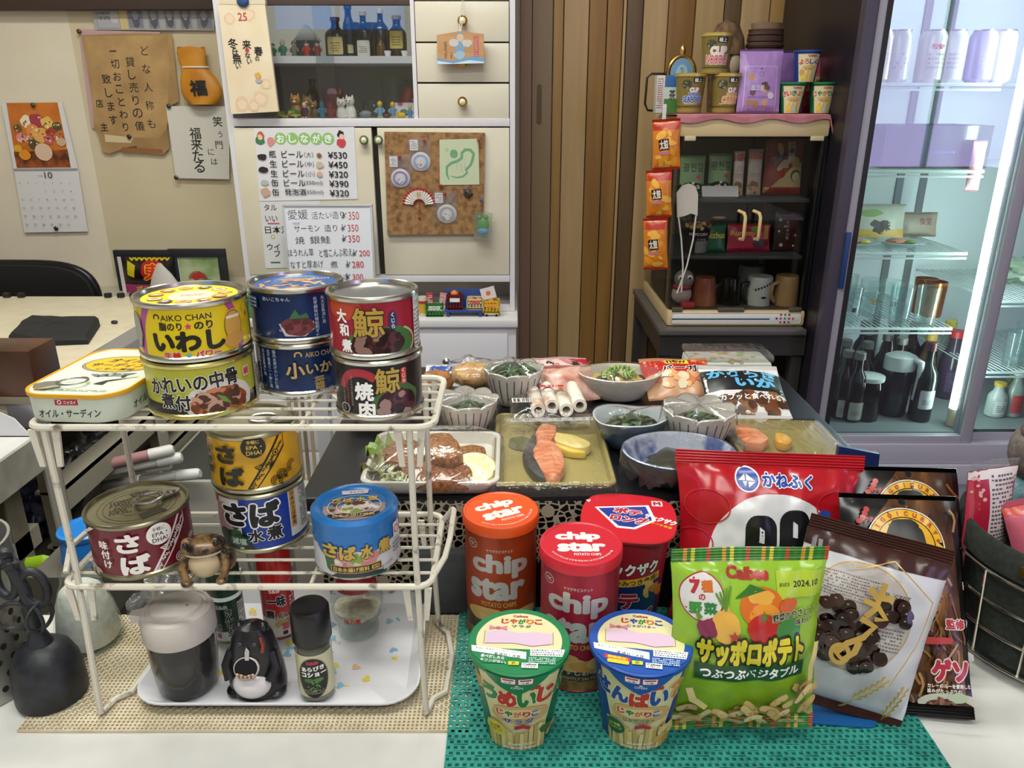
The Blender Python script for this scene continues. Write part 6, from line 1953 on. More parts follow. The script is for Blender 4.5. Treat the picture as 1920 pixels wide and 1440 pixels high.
# plates and packs on the next shelf
Z3 = SHF[2]
for (px, l) in ((1606, 'wrapped plate with a slice of fish at the left of the fridge shelf'), (1690, 'wrapped glass plate with garnish in the middle of the fridge shelf')):
 a = at(px, 466, Y=2.09)
 t = thing('small_plate', l, 'plate', (a.x, 2.10, Z3 + 0.0005))
 MB().lathe([(0.03, 0), (0.035, 0.003), (0.062, 0.014), (0.06, 0.015), (0.03, 0.005), (0, 0.005)], P('A8B8BA'), 28).build('dish', t)
 MB().ball((-0.01, 0, 0.013), (0.03, 0.02, 0.008), M('B87A5A', 0.5), 16, wob=0.5).build('portion', t)
 MB().ball((0.02, -0.015, 0.014), (0.014, 0.01, 0.006), M('D2C060' if px < 1650 else '6A8A4A', 0.5), 12).build('garnish', t)
def dried(d, w, h):
 d.rect(-w, 0, w, h * 0.3, N('C09A4A')); d.blob(0, h * 0.4, w * 0.16, h * 0.18, N('2A2A2A'), 4, 0.6); d.text('味', w * 0.12, h * 0.4, w * 0.2, h * 0.3, INK, 0.04); d.blob(-w * 0.2, h * 0.75, w * 0.25, h * 0.1, N('7A9A5A'), 2)
a = at(1640, 466, Y=2.2)
d = Dec(0, 0, 1, 1); dried(d, 150, 100)
pouch('food_pack', 'mustard and white food pack standing behind the fridge plates', (a.x, 2.2, Z3 + 0.0005), 0.15, 0.10, 0.014, N('B0B4A6'), d, (radians(-8), 0, 0), 0.005, 0.004, foot=0.3)
d = Dec(0, 0, 1, 1); d.text('食堂', 20, 44, 40, 22, N('7A4A4A'), 0.02)
a = at(1715, 466, Y=2.25)
pouch('food_pack', 'brownish translucent pack further right behind the plates', (a.x, 2.26, Z3 + 0.0005), 0.12, 0.07, 0.02, N('96897C'), d, (radians(-10), 0, 0), 0.005, 0.004, foot=0.3, seed=6)
# tray box of glasses
Z2 = SHF[1]
a, b = at(1650, 318, Y=2.06), at(1848, 318, Y=2.06)
t = thing('dish_box', 'grey translucent box holding glasses on the second fridge shelf', 'box', ((a.x + b.x) / 2, 2.16, Z2 + 0.0005))
q = (b.x - a.x) / 2
BX_ = glassy('box_plastic', '9AA8A6', 1.45, 0.1, haze=0.12, hazecol='A8B4B2')
for (x0, x1, y0, y1) in ((-q, q, -0.10, -0.098), (-q, q, 0.098, 0.10), (-q, -q + 0.002, -0.098, 0.098), (q - 0.002, q, -0.098, 0.098)):
 MB().box((x0, y0, 0), (x1, y1, 0.105), BX_).build('wall', t)
MB().box((-q + 0.002, -0.098, 0), (q - 0.002, 0.098, 0.002), BX_).build('base', t)
mb = MB(); d = big(); d.text('サッポロビール', 20, 40, 60, 8, N('3A6AA8'), 0.02); d.put(mb, on_front(-0.1003)); mb.build('print', t)
for i in range(5):
 tumbler('glass standing in the grey fridge box, %s' % ['leftmost', 'second from left', 'in the middle', 'second from right', 'rightmost'][i], 1672 + i * 38, 2.13, 0.028, 0.09, Z=Z2 + 0.003, py=316)
a = at(1826, 318, Y=2.05)
d = Dec(0, 0, 1, 1)
pouch('pink_packet', 'narrow pink packet hanging at the right end of the second shelf', (a.x - 0.005, 2.035, Z2 - 0.055), 0.035, 0.125, 0.008, N('B88A90'), None, (0, 0, 0), 0.004, 0.004, cat='packet')
# cans on the top shelf
Z1 = SHF[0]
for (px, l, c) in ((1640, 'drink can at the left end of the top fridge shelf', 'C9BFA8'), (1674, 'drink can second from left on the top fridge shelf', 'C0C2C0'), (1737, 'red lettered drink can on the top fridge shelf', 'D2CCCC'), (1774, 'silver drink can right of the red lettered one', 'C4C6CC'), (1830, 'lilac drink can, second from right on the top shelf', '9A90C0'), (1866, 'lilac drink can at the right end of the top shelf', 'A098C4')):
 a = at(px, 153, Y=2.07)
 t = thing('drink_can', l, 'can', (a.x, 2.07, Z1 + 0.0005))
 mb = MB().lathe([(0.024, 0), (0.0325, 0.008), (0.0325, 0.105), (0.026, 0.118)], M(c, 0.3, 0.2), 28)
 d = Dec(-60, 0, 60, 118)
 if px == 1737:
  d.text('PREMIUM', 0, 82, 32, 12, P('C04A50'), 0.03)
 d.dashes(-20, 30, 20, 70, 4, N('A8A0A8'), px)
 d.put(mb, on_cyl(0.0326), 4)
 mb.build('can_body', t)
 MB().lathe([(0.0262, 0.1183), (0.027, 0.121), (0.025, 0.121), (0.024, 0.118), (0, 0.118)], STEEL, 24).build('lid', t)
# right hand door section
for (px, py, H, r, c, l, gl, lab) in ((1855, 812, 0.10, 0.026, 'C8A83A', 'small clear bottle with a yellow cap behind the right fridge door', 'A8B0AE', 'C4C8C8'), (1886, 812, 0.135, 0.024, 'D8DCDC', 'small clear bottle with a white cap and red label at the right', '8A9690', 'B83A40')):
 bottle(l, px, 2.05, FB + 0.0005, H, r, M(gl, 0.15), c, lab, 0.5, labh=(0.1, 0.5), py=py)
for i, (px, Y) in enumerate(((1895, 2.06), (1925, 2.06), (1910, 2.14))):
 tumbler('glass on the right fridge shelf, %s' % ['nearest the door frame', 'second from the door frame', 'behind the front two'][i], px, Y, 0.030, 0.10, Z=RS[1], py=690)
a = at(1895, 812, Y=2.2)
crumple('vegetable_bag', 'bag of green and yellow vegetables at the back right of the fridge', 'bag', (a.x + 0.03, 2.2, FB + 0.001), (0.05, 0.06, 0.05), noisy('veg_bag', '5A6A4A', 'A8A06A', 20, 0.3), 12)
crumple('vegetable_bag', 'pale green bag on the upper right fridge shelf', 'bag', (at(1905, 560, Y=2.2).x + 0.03, 2.22, RS[0] + 0.0005), (0.07, 0.07, 0.04), noisy('veg_bag2', '8AA08A', 'B4C0B0', 20, 0.3), 13)
# ---- wrapped dishes on the ledge
def loft(mb, rings, mat, cap0=True, cap1=True, T=None):
 n = len(rings[0])
 vs = [p for r in rings for p in r]
 fs = []
 for i in range(len(rings) - 1):
  for k in range(n):
   fs.append((i * n + k, i * n + (k + 1) % n, (i + 1) * n + (k + 1) % n, (i + 1) * n + k))
 if cap0:
  fs.append(tuple(range(n))[::-1])
 if cap1:
  fs.append(tuple((len(rings) - 1) * n + k for k in range(n)))
 return mb.add(vs, fs, mat, T)

def wrap(label, loc, outline, dome=0.008, skirt=0.014, seed=1, rot=(0, 0, 0), out=1.05, mat=None):
 """Cling film pulled over a dish: outline is the rim (x, y, z)."""
 n = len(outline)
 cx, cy = sum(p[0] for p in outline) / n, sum(p[1] for p in outline) / n
 rings = []
 for s in (0.02, 0.15, 0.3, 0.45, 0.6, 0.75, 0.88, 0.97, 1.01):
  r = []
  for k, (x, y, z) in enumerate(outline):
   zz = z + 0.0012 + dome * (1 - s * s) + 0.0016 * noise.noise(Vector((x * s * 60 + seed * 5, y * s * 60, seed))) * (1 - abs(2 * s - 1)) 
   r.append((cx + (x - cx) * s, cy + (y - cy) * s, zz))
  rings.append(r)
 for j, f in enumerate((0.25, 0.6, 1.0)):
  r = []
  for k, (x, y, z) in enumerate(outline):
   w_ = noise.noise(Vector((k * 0.7, j * 0.9, seed * 3.3)))
   q = 1.015 + (out - 1) * (0.6 + 0.9 * w_) * (0.5 + f)
   r.append((cx + (x - cx) * q, cy + (y - cy) * q, z - skirt * f * (0.75 + 0.5 * w_)))
  rings.append(r)
 mb = MB()
 loft(mb, rings, mat or FILM, True, False)
 return mb.build('plastic_wrap', loc=loc, rot=rot, label=label, cat='wrap', sharp=70)

def rplate(name, label, cat, loc, w, d, h, r, mat, inmat=None, rim=0.004, flare=0.86, floor=0.35, rz=0.0, wob=0.0, taper=0.0):
 t = thing(name, label, cat, loc, (0, 0, rz))
 def ring(sx, sy, z, rr_):
  q = []
  for (x, y) in rrect(w * sx, d * sy, max(0.002, rr_), 6):
   k = 1 - taper * (y / d)
   q.append((x * k, y, z + wob * noise.noise(Vector((x * 30, y * 30, 1.0)))))
  return q
 mb = MB()
 loft(mb, [ring(flare * 0.94, flare * 0.94, 0, r), ring(flare, flare, 0.0015, r), ring(1, 1, h - 0.002, r), ring(1.0, 1.0, h, r), ring(0.985, 0.985, h + 0.0008, r)], mat, True, False)
 loft(mb, [ring(0.985, 0.985, h + 0.0008, r), ring(1 - rim * 2 / w, 1 - rim * 2 / d, h, r), ring(flare, flare * 0.98, h * floor, r * 0.9), ring(flare * 0.9, flare * 0.9, h * floor * 0.9, r * 0.8)], inmat or mat, False, True)
 mb.build('dish', t)
 return t, [(x * (1 - taper * y / d), y, h) for x, y in rrect(w, d, r, 6)], h * floor

def leafstrips(name, label, loc, rx, ry, z0, n, mats, L=0.03, W=0.006, seed=1, heap=0.01, cat='food', kind=None):
 rd = random.Random(seed)
 mb = MB()
 mb.ball((0, 0, z0 - 0.001), (rx * 0.98, ry * 0.98, heap * 0.75), mats[0], 20, wob=0.25, seed=seed)
 for i in range(n):
  a = rd.uniform(0, 2 * pi); q = sqrt(rd.random()) * 0.8
  x, y = rx * q * cos(a), ry * q * sin(a)
  t = rd.uniform(0, pi)
  l, w_ = L * rd.uniform(0.5, 1), W * rd.uniform(0.5, 1.2)
  b = rd.uniform(0.1, 0.5)
  ux, uy = cos(t), sin(t)
  vs, fs = [], []
  for k in range(7):
   s = k / 6 - 0.5
   px, py = x + ux * l * s, y + uy * l * s
   e = max(0.0, 1 - (px / rx) ** 2 - (py / ry) ** 2)
   zz = z0 + heap * e * 0.9 + 0.004 * (1 - 4 * s * s) * b * 2 + rd.uniform(0, 0.0015)
   pr = max(1.0, sqrt((px / (rx * 1.02)) ** 2 + (py / (ry * 1.02)) ** 2))
   px, py = px / pr, py / pr
   ww = w_ * (1 - (2 * s) ** 4 * 0.8) / 2
   vs += [(px - uy * ww, py + ux * ww, zz), (px + uy * ww, py - ux * ww, zz + 0.002 * b)]
  fs = [(2 * k, 2 * k + 1, 2 * k + 3, 2 * k + 2) for k in range(6)]
  mb.add(vs, fs, rd.choice(mats))
 return mb.build(name, loc=loc, label=label, cat=cat, kind=kind, sharp=60)

GREENS = [P('1E3018'), P('2A4420'), P('37562A'), P('16240F'), P('4A6A34')]
LW = LZ + 0.0005
# --- salmon plate
OLIVE = noisy('olive_glaze', '8A7C42', 'A89A5C', 9, 0.3, 5)
spx = 0.041
salmon_t, rim_s, fl = rplate('fish_plate', 'olive glazed rectangular plate with grilled salmon, nearest the middle', 'plate', (spx, 0.746, LW), 0.119, 0.176, 0.013, 0.008, OLIVE, None, 0.004, 0.9, 0.4, wob=0.002)
d = big()
d.blob(-32, 20, 14, 18, Q('5C5A30'), 3, 0.3)
mb = MB(); d.put(mb, on_top(0.0064)); mb.build('glaze_spot', salmon_t, label='dark olive glaze patch')
def slab(name, label, pts, Z, h, mat, parent=None, base=None, bulge=0.7, cat='food', loc0=None, wob=0.001):
 """A rounded piece of food whose outline is given in photo points on level Z."""
 P_ = [at(x, y, Z=Z) for x, y in pts]
 cx = sum(p.x for p in P_) / len(P_); cy = sum(p.y for p in P_) / len(P_)
 den = []
 n = len(P_)
 for i in range(n):
  p_1, p0_, p1_, p2_ = P_[i - 1], P_[i], P_[(i + 1) % n], P_[(i + 2) % n]
  for k in range(5):
   t = k / 5
   q = 0.5 * ((2 * p0_) + (p1_ - p_1) * t + (2 * p_1 - 5 * p0_ + 4 * p1_ - p2_) * t * t + (3 * p0_ - p_1 - 3 * p1_ + p2_) * t ** 3)
   den.append((q.x - cx, q.y - cy))
 rings = []
 for (s, z) in ((0.96, 0), (1.0, h * 0.15), (1.0, h * 0.55), (0.95, h * 0.85), (0.8, h * 0.98), (0.5, h * 1.06), (0.2, h * 1.08)):
  rings.append([(x * s, y * s, z + wob * noise.noise(Vector((x * 90, y * 90, z * 50)))) for x, y in den])
 mb = MB(); loft(mb, rings, mat)
 if parent:
  o = parent.location
  return mb.build(name, parent, (cx - o.x, cy - o.y, (base if base is not None else Z) - o.z), label=label)
 return mb.build(name, loc=(cx, cy, base if base is not None else Z), label=label, cat=cat)
SZ0 = LW + fl + 0.001
sal = thing('salmon_fillet', 'grilled salmon fillet with dark skin on the olive plate', 'salmon', at(1030, 870, Z=SZ0))
SALM = noisy('salmon_flesh', 'C8683A', 'E8A07A', 55, 0.4, 4, stretch=(1, 3, 1), bump=0.35)
slab('flesh', None, [(1018, 808), (1040, 812), (1043, 826), (1036, 842), (1050, 856), (1058, 878), (1056, 898), (1040, 912), (1018, 904), (1003, 882), (997, 862), (1006, 846), (1004, 824)], SZ0, 0.012, SALM, sal)
slab('skin', 'charred dark skin', [(1000, 826), (1006, 846), (996, 862), (1003, 884), (1018, 904), (1022, 912), (1006, 906), (990, 890), (980, 868), (984, 850)], SZ0, 0.010, noisy('char_skin', '1E1C1A', '4A4640', 60, 0.5), sal)
lem = thing('lemon_wedge', 'lemon wedge beside the grilled salmon', 'lemon', at(1072, 840, Z=SZ0))
slab('flesh', None, [(1036, 826), (1060, 828), (1092, 836), (1108, 846), (1096, 856), (1066, 852), (1040, 842)], SZ0, 0.011, Q('DECB7A'), lem)
slab('rind', 'yellow rind', [(1040, 842), (1066, 852), (1096, 856), (1094, 860), (1064, 857), (1038, 846)], SZ0, 0.008, Q('E0C040'), lem)
wrap('cling film over the salmon plate in the middle', (spx, 0.746, LW), rim_s, 0.010, 0.012, 2)
# --- second salmon plate at the right
sx2 = at(1455, 820, Z=LZ).x
t2, rim2, fl2 = rplate('fish_plate', 'olive glazed plate with salmon behind the red snack bag', 'plate', (sx2 - 0.005, 0.733, LW), 0.114, 0.17, 0.013, 0.008, OLIVE, None, 0.004, 0.9, 0.4, wob=0.002)
sal2 = thing('salmon_fillet', 'salmon fillet on the olive plate behind the red bag', 'salmon', at(1410, 828, Z=SZ0))
slab('flesh', None, [(1375, 812), (1400, 814), (1425, 824), (1440, 838), (1425, 848), (1395, 846), (1378, 832)], SZ0, 0.012, SALM, sal2)
slab('skin', 'greyish skin', [(1362, 812), (1376, 810), (1380, 832), (1396, 846), (1384, 848), (1366, 834)], SZ0, 0.010, noisy('grey_skin', '5A544A', '9A9282', 60, 0.5), sal2)
slab('lemon_wedge', 'lemon wedge at the right of the salmon behind the red bag', [(1452, 826), (1470, 828), (1484, 838), (1474, 846), (1456, 842)], SZ0, 0.010, Q('DFA63A'), cat='lemon')
wrap('cling film over the salmon plate behind the red bag', (sx2 - 0.005, 0.733, LW), rim2, 0.010, 0.012, 7)
# --- fried fish plate
fx = (at(680, 930, Z=LZ).x + at(932, 930, Z=LZ).x) / 2
WHG = G25('DEDBD0')
t3, rim3, fl3 = rplate('fry_plate', 'white rectangular plate of brown fried fish with salad behind the rack', 'plate', (fx, 0.716, LW), 0.134, 0.122, 0.016, 0.012, WHG, None, 0.004, 0.88, 0.35)
FZ0 = LW + fl3 + 0.001
CRUMB = noisy('fried_crumb', '5A2E10', 'A0602A', 260, 0.4, 6, bump=1.0)
CRUMB2 = noisy('fried_crumb_gold', '6A3812', 'B47432', 260, 0.4, 6, bump=1.0)
def fry(label, pts, h, m, z=0.0):
 slab('fried_fish', label, pts, FZ0 + z, h, m, cat='fried fish', wob=0.003)
fry('large fried fish piece at the front of the white plate', [(752, 900), (760, 878), (800, 862), (850, 862), (880, 884), (884, 915), (850, 924), (790, 922)], 0.012, CRUMB)
fry('fried fish piece at the left of the white plate', [(716, 868), (730, 848), (770, 842), (810, 856), (806, 880), (770, 888), (736, 886)], 0.013, CRUMB, 0.002)
fry('fried fish piece at the right back of the white plate', [(850, 868), (862, 850), (900, 848), (912, 858), (906, 876), (880, 882)], 0.010, CRUMB2, 0.002)
fry('pointed fried fish piece on top of the heap', [(790, 862), (800, 836), (836, 826), (862, 848), (866, 872), (830, 880)], 0.012, CRUMB2, 0.011)
LET = noisy('lettuce', '5A7A22', 'A8C05A', 30, 0.4)
def ruffle(name, label, px, py, r, mat, Z, seed, cat='salad', n=40):
 c = at(px, py, Z=Z)
 mb = MB()
 rings = []
 for s in (0.05, 0.4, 0.75, 1.0):
  rings.append([(r * s * cos(2 * pi * k / n) * 1.1, r * s * sin(2 * pi * k / n), 0.002 + 0.010 * s * (0.6 + noise.noise(Vector((cos(2 * pi * k / n) * 4 * s, sin(2 * pi * k / n) * 4 * s, seed))) * 1.2 + 0.5 * s * sin(k * 1.9))) for k in range(n)])
 loft(mb, rings, mat, True, False)
 return mb.build(name, loc=c, label=label, cat=cat, sharp=70)
ruffle('lettuce_leaf', 'bright green lettuce leaf at the back left of the fried fish', 730, 852, 0.022, LET, FZ0 + 0.004, 2)
ruffle('lettuce_leaf', 'dull reddish green lettuce leaf at the left of the fried fish', 712, 884, 0.018, noisy('red_lettuce', '4A4A22', '8A8A4A', 40, 0.4), FZ0 + 0.002, 5)
leafstrips('shredded_cabbage', 'pale shredded cabbage at the front left of the fry plate', at(744, 908, Z=FZ0 + 0.002), 0.018, 0.010, 0.003, 26, [N('C8CC9A'), N('D8D8B4'), N('B4BC84')], 0.024, 0.002, 4, 0.006)
lt = thing('lemon_slice', 'half moon lemon slice at the right of the fried fish', 'lemon', at(888, 886, Z=FZ0 + 0.002), (radians(18), 0, 0))
MB().lathe([(0.0225, 0), (0.024, 0.002), (0.024, 0.005), (0.022, 0.007)], Q('D8C65A'), 36).build('rind', lt)
mb = MB(); d = big(); d.ell(0, 0, 21.5, 21.5, Q('E8E2B8')); d.bits(0, 0, 17, 17, 40, 3, [P('D8CC7A'), P('E0D48E')], 5, 1.5); d.put(mb, on_top(0.007)); mb.build('flesh', lt)
wrap('cling film over the plate of fried fish', (fx, 0.716, LW), rim3, 0.026, 0.012, 4)

# --- bowls
def scallop(label, px, py_base, Y, R0, R1, H, stripe, lobes=8, name='scalloped_bowl'):
 x = at(px, py_base, Y=Y).x
 t = thing(name, label, 'bowl', (x, Y, LW), (0, 0, 0.15))
 n = 96
 def pt(a, s, off=0.0):
  r = R0 + (R1 - R0) * (s ** 0.62) + off
  r *= 1 + 0.035 * s * cos(lobes * a)
  z = H * s + H * 0.10 * s ** 3 * abs(cos(lobes * a / 2)) ** 0.7
  return (r * cos(a), r * sin(a), z)
 BW = noisy('bowl_glaze', 'C2BBB0', 'CEC8BE', 12, 0.25)
 rings = [[(R0 * 0.8 * cos(2 * pi * k / n), R0 * 0.8 * sin(2 * pi * k / n), 0.0) for k in range(n)]]
 for s in (0.0, 0.08, 0.2, 0.35, 0.5, 0.65, 0.8, 0.92, 1.0):
  rings.append([pt(2 * pi * k / n, s) for k in range(n)])
 for s in (1.0, 0.92, 0.8, 0.6, 0.4, 0.2, 0.08):
  rings.append([pt(2 * pi * k / n, s, -0.0028) if s < 1 else tuple(Vector(pt(2 * pi * k / n, s, -0.0014)) + Vector((0, 0, 0.001))) for k in range(n)])
 mb = MB(); loft(mb, rings, BW)
 sm = [M(c, 0.35) for c in stripe]
 K = lobes * 3
 for i in range(K):
  a = 2 * pi * (i + 0.5) / K
  vs = []
  for s in (0.12, 0.3, 0.5, 0.7, 0.88):
   w_ = 0.0007 / R1
   vs += [pt(a - w_, s, 0.0004), pt(a + w_, s, 0.0004)]
  mb.add(vs, [(2 * k, 2 * k + 1, 2 * k + 3, 2 * k + 2) for k in range(4)], sm[i % len(sm)])
 mb.build('dish', t)
 rim = [pt(2 * pi * k / n, 1.0) for k in range(0, n)]
 return t, rim, x
t, rim, x = scallop('scalloped bowl with dark stripes at the back, heaped with dark greens', 963, 765, 0.91, 0.021, 0.037, 0.042, ('5A5A60', '4A4A52'))
leafstrips('boiled_greens', 'dark boiled greens heaped in the tall back scalloped bowl', (x, 0.91, LW), 0.030, 0.030, 0.036, 60, GREENS, 0.036, 0.006, 3, 0.011)
wrap('cling film over the back scalloped bowl of greens', (x, 0.91, LW), rim, 0.006, 0.018, 3, out=1.06, rot=(0, 0, 0.15))
t, rim, x = scallop('scalloped bowl with red stripes, behind the wire rack end', 877, 828, 0.815, 0.019, 0.0355, 0.038, ('9A4A44', '8A5A54', '6A5A5A'))
leafstrips('boiled_greens', 'dark greens deep inside the red striped scalloped bowl', (x, 0.815, LW), 0.025, 0.025, 0.024, 40, GREENS, 0.03, 0.006, 5, 0.006)
wrap('cling film over the red striped scalloped bowl', (x, 0.815, LW), rim, 0.002, 0.018, 5, out=1.07, rot=(0, 0, 0.15))
t, rim, x = scallop('scalloped bowl with navy stripes, right of the small blue bowl', 1305, 832, 0.775, 0.021, 0.039, 0.042, ('4A4A56', '3E4250'))
leafstrips('boiled_greens', 'greens inside the navy striped scalloped bowl at the right', (x, 0.775, LW), 0.027, 0.027, 0.026, 40, GREENS, 0.03, 0.006, 6, 0.007)
wrap('cling film over the navy striped scalloped bowl', (x, 0.775, LW), rim, 0.002, 0.018, 8, out=1.07, rot=(0, 0, 0.15))

def obowl(label, px, py, Y, rx, ry, H, outm, inm, seed=1, name='bowl', wave=0.0, base=0.5, rz=0.0, lobe=2):
 x = at(px, py, Y=Y).x
 t = thing(name, label, 'bowl', (x, Y, LW), (0, 0, rz))
 n = 72
 def pt(a, s, off=0.0):
  q = base + (1 - base) * s ** 0.55
  wv = 1 + wave * cos(lobe * a) * s
  return ((rx + off) * q * cos(a) * wv, (ry + off) * q * sin(a) * wv, H * s * (1 + 0.0 * a) + 0.06 * H * s * wave * 10 * cos(lobe * a))
 rings = [[(rx * base * 0.9 * cos(2 * pi * k / n), ry * base * 0.9 * sin(2 * pi * k / n), 0) for k in range(n)]]
 for s in (0.0, 0.06, 0.15, 0.3, 0.5, 0.7, 0.9, 1.0):
  rings.append([pt(2 * pi * k / n, s) for k in range(n)])
 mb = MB(); loft(mb, rings, outm, True, False)
 rings = [[tuple(Vector(pt(2 * pi * k / n, 1.0))) for k in range(n)], [tuple(Vector(pt(2 * pi * k / n, 1.0, -0.0015)) + Vector((0, 0, 0.0008))) for k in range(n)]]
 for s in (0.97, 0.85, 0.65, 0.45, 0.25, 0.10):
  rings.append([pt(2 * pi * k / n, s, -0.003) for k in range(n)])
 loft(mb, rings, inm, False, True)
 mb.build('dish', t)
 return t, [pt(2 * pi * k / n, 1.0) for k in range(n)], x
SPK = noisy('speckled_white_glaze', 'CBC4B6', 'D8D2C6', 30, 0.25)
t, rim, x = obowl('wide speckled white bowl topped with chopped green onion, at the back', 1158, 765, 0.925, 0.052, 0.038, 0.034, SPK, SPK, wave=0.02)
leafstrips('simmered_vegetables', 'simmered pumpkin and aubergine pieces under the chopped green onion', (x, 0.925, LW), 0.038, 0.026, 0.020, 22, [Q('B89848'), Q('C8A050'), P('3A2A34'), Q('A8843A')], 0.03, 0.014, 7, 0.008)
rd = random.Random(4)
mb = MB()
for i in range(60):
 a, q = rd.uniform(0, 2 * pi), sqrt(rd.random())
 c = Vector((0.022 * q * cos(a), 0.016 * q * sin(a), 0.030 + 0.010 * (1 - q) + rd.uniform(0, 0.003)))
 T_ = Matrix.Translation(c) @ Matrix.Rotation(rd.uniform(0, 2), 4, 'X') @ Matrix.Rotation(rd.uniform(0, 2), 4, 'Y')
 mb.tube([(0.0032 * cos(2 * pi * k / 10), 0.0032 * sin(2 * pi * k / 10), 0) for k in range(10)], 0.0011, rd.choice([N('8AB04A'), N('A8C468'), N('6A943A'), N('C2D08A')]), 5, True, T=T_)
mb.build('green_onion', loc=(x, 0.925, LW), label='chopped green onion rings heaped on the simmered vegetables', cat='green onion', kind='stuff')
wrap('cling film over the wide bowl with green onion', (x, 0.925, LW), rim, 0.010, 0.012, 6)
BLG = noisy('blue_grey_glaze', '2E4258', '4A6078', 8, 0.25)
t, rim, x = obowl('small kidney-shaped bowl, blue outside and white inside, with greens', 1180, 850, 0.775, 0.0445, 0.033, 0.036, BLG, noisy('pale_blue_white', 'BCC4C8', 'D0D4D4', 10, 0.25), wave=0.09, base=0.42, lobe=3, rz=0.3)
leafstrips('boiled_greens', 'boiled greens in the small blue kidney-shaped bowl', (x, 0.775, LW), 0.031, 0.022, 0.022, 46, GREENS, 0.03, 0.006, 8, 0.010)
wrap('cling film over the small blue kidney-shaped bowl', (x, 0.775, LW), rim, 0.003, 0.014, 9, rot=(0, 0, 0.3))
BPT = noisy('blue_white_porcelain', '3A5490', 'B9C2D2', 34, 0.2, 3, lo=0.45, hi=0.58)
t, rim, x = obowl('dark bowl with a blue and white patterned inner rim, left of the red bag', 1268, 900, 0.697, 0.056, 0.046, 0.031, P('2E3134'), BPT, wave=0.0, base=0.55)
MB().ball((0.006, -0.006, 0.016), (0.040, 0.032, 0.011), noisy('dark_simmered_leaf', '1A1C12', '34341E', 14, 0.25), 26, wob=0.3, seed=2).build('simmered_kelp', loc=(x, 0.697, LW), label='dark glossy simmered kelp in the blue patterned bowl', cat='food')
MB().ball((0.030, -0.012, 0.019), (0.014, 0.016, 0.011), Q('6A4420'), 16, wob=0.4, seed=5).build('simmered_tofu', loc=(x, 0.697, LW), label='brown piece at the right of the dark simmered kelp', cat='food')
wrap('cling film over the blue patterned dark bowl', (x, 0.697, LW), rim, 0.004, 0.026, 11, out=1.06)
t, rim, x = obowl('wide white wrapped bowl behind the wire rack', 722, 830, 0.85, 0.058, 0.045, 0.036, SPK, SPK, wave=0.0)
leafstrips('simmered_vegetables', 'pale vegetables in the white bowl behind the wire rack', (x, 0.85, LW), 0.042, 0.032, 0.022, 24, [N('A8A088'), N('B8A878'), N('8A8A6A')], 0.03, 0.012, 9, 0.006)
wrap('cling film over the white bowl behind the rack', (x, 0.85, LW), rim, 0.004, 0.03, 12, out=1.08)

# --- packets between the dishes
ca = at(1028, 800, Z=LZ)
ck = thing('chikuwa_pack', 'clear packet of white fish cake tubes with a red label and barcode', 'packet', (ca.x - 0.006, 0.851, LZ + 0.0155), (radians(-4), 0, 0.05))
ck.scale = (0.85, 0.85, 0.85)
for i in range(4):
 MB().lathe([(0.0055, -0.045), (0.0095, -0.045), (0.0095, -0.02), (0.0098, 0.02), (0.0095, 0.045), (0.0055, 0.045), (0.0055, -0.045)], noisy('fishcake', 'A86A44', 'E6DDD0', 40, 0.45, 4, stretch=(1, 0.4, 1), lo=0.3, hi=0.5), 18, TR(-0.010 + i * 0.019, 0.006 * (i % 2), 0.010 + 0.004 * (i % 2), rx=pi / 2), cap=False).build('fish_cake', ck)
mb = MB()
def chk(u, v):
 x, y = -0.047 + 0.108 * u, -0.050 + 0.10 * v
 q = max(0, sin(u * pi)) ** 0.5 * max(0, sin(min(1, v * 1.08) * pi)) ** 0.5
 return (x, y, 0.002 + 0.022 * q + 0.0016 * noise.noise(Vector((x * 70, y * 70, 2))))
mb.grid(chk, 26, 22, FILM)
mb.build('film', ck)
mb = MB()
d = big(); d.rr(14, 20, 36, 9, 4, P('C0242E')); d.text('ちくわ', 14, 20, 18, 6, WHITE, 0.03)
lab = lambda x, y, l: (x / 1000, y / 1000, 0.0255 - 0.008 * (y < -5) + l / 1000)
d.put(mb, lab, 4, 4)
mb.build('label', ck, label='red label')
mb = MB()
d = big()
d.rect(-44, -30, -13, -10, N('DAD6D0')); d.bars(-42, -27, -16, -12, 26, INK); d.dashes(-42, -30, -16, -27.4, 1, INK)
d.put(mb, lab, 4, 4)
mb.build('barcode', ck)
m2 = MB(); m2.box((-0.047, -0.062, 0.0), (0.062, -0.049, 0.0012), P('C9C8C4'))
d = big(); d.bars(-46, -60, 60, -51, 60, N('8E8E8C'), 8); d.put(m2, on_top(0.0012), base=0.05); m2.build('seal', ck)
def lay(name, label, x, Y, z, w, h, th, mat, dec=None, lean=-70, rz=0.0, seal=0.005, seed=1, smat=None, cat='packet', wr=0.0016):
 return pouch(name, label, (x, Y, z), w, h, th, mat, dec, (radians(lean), 0, rz), seal, seal, smat, cat=cat, seed=seed, wr=wr, eps=0.06)
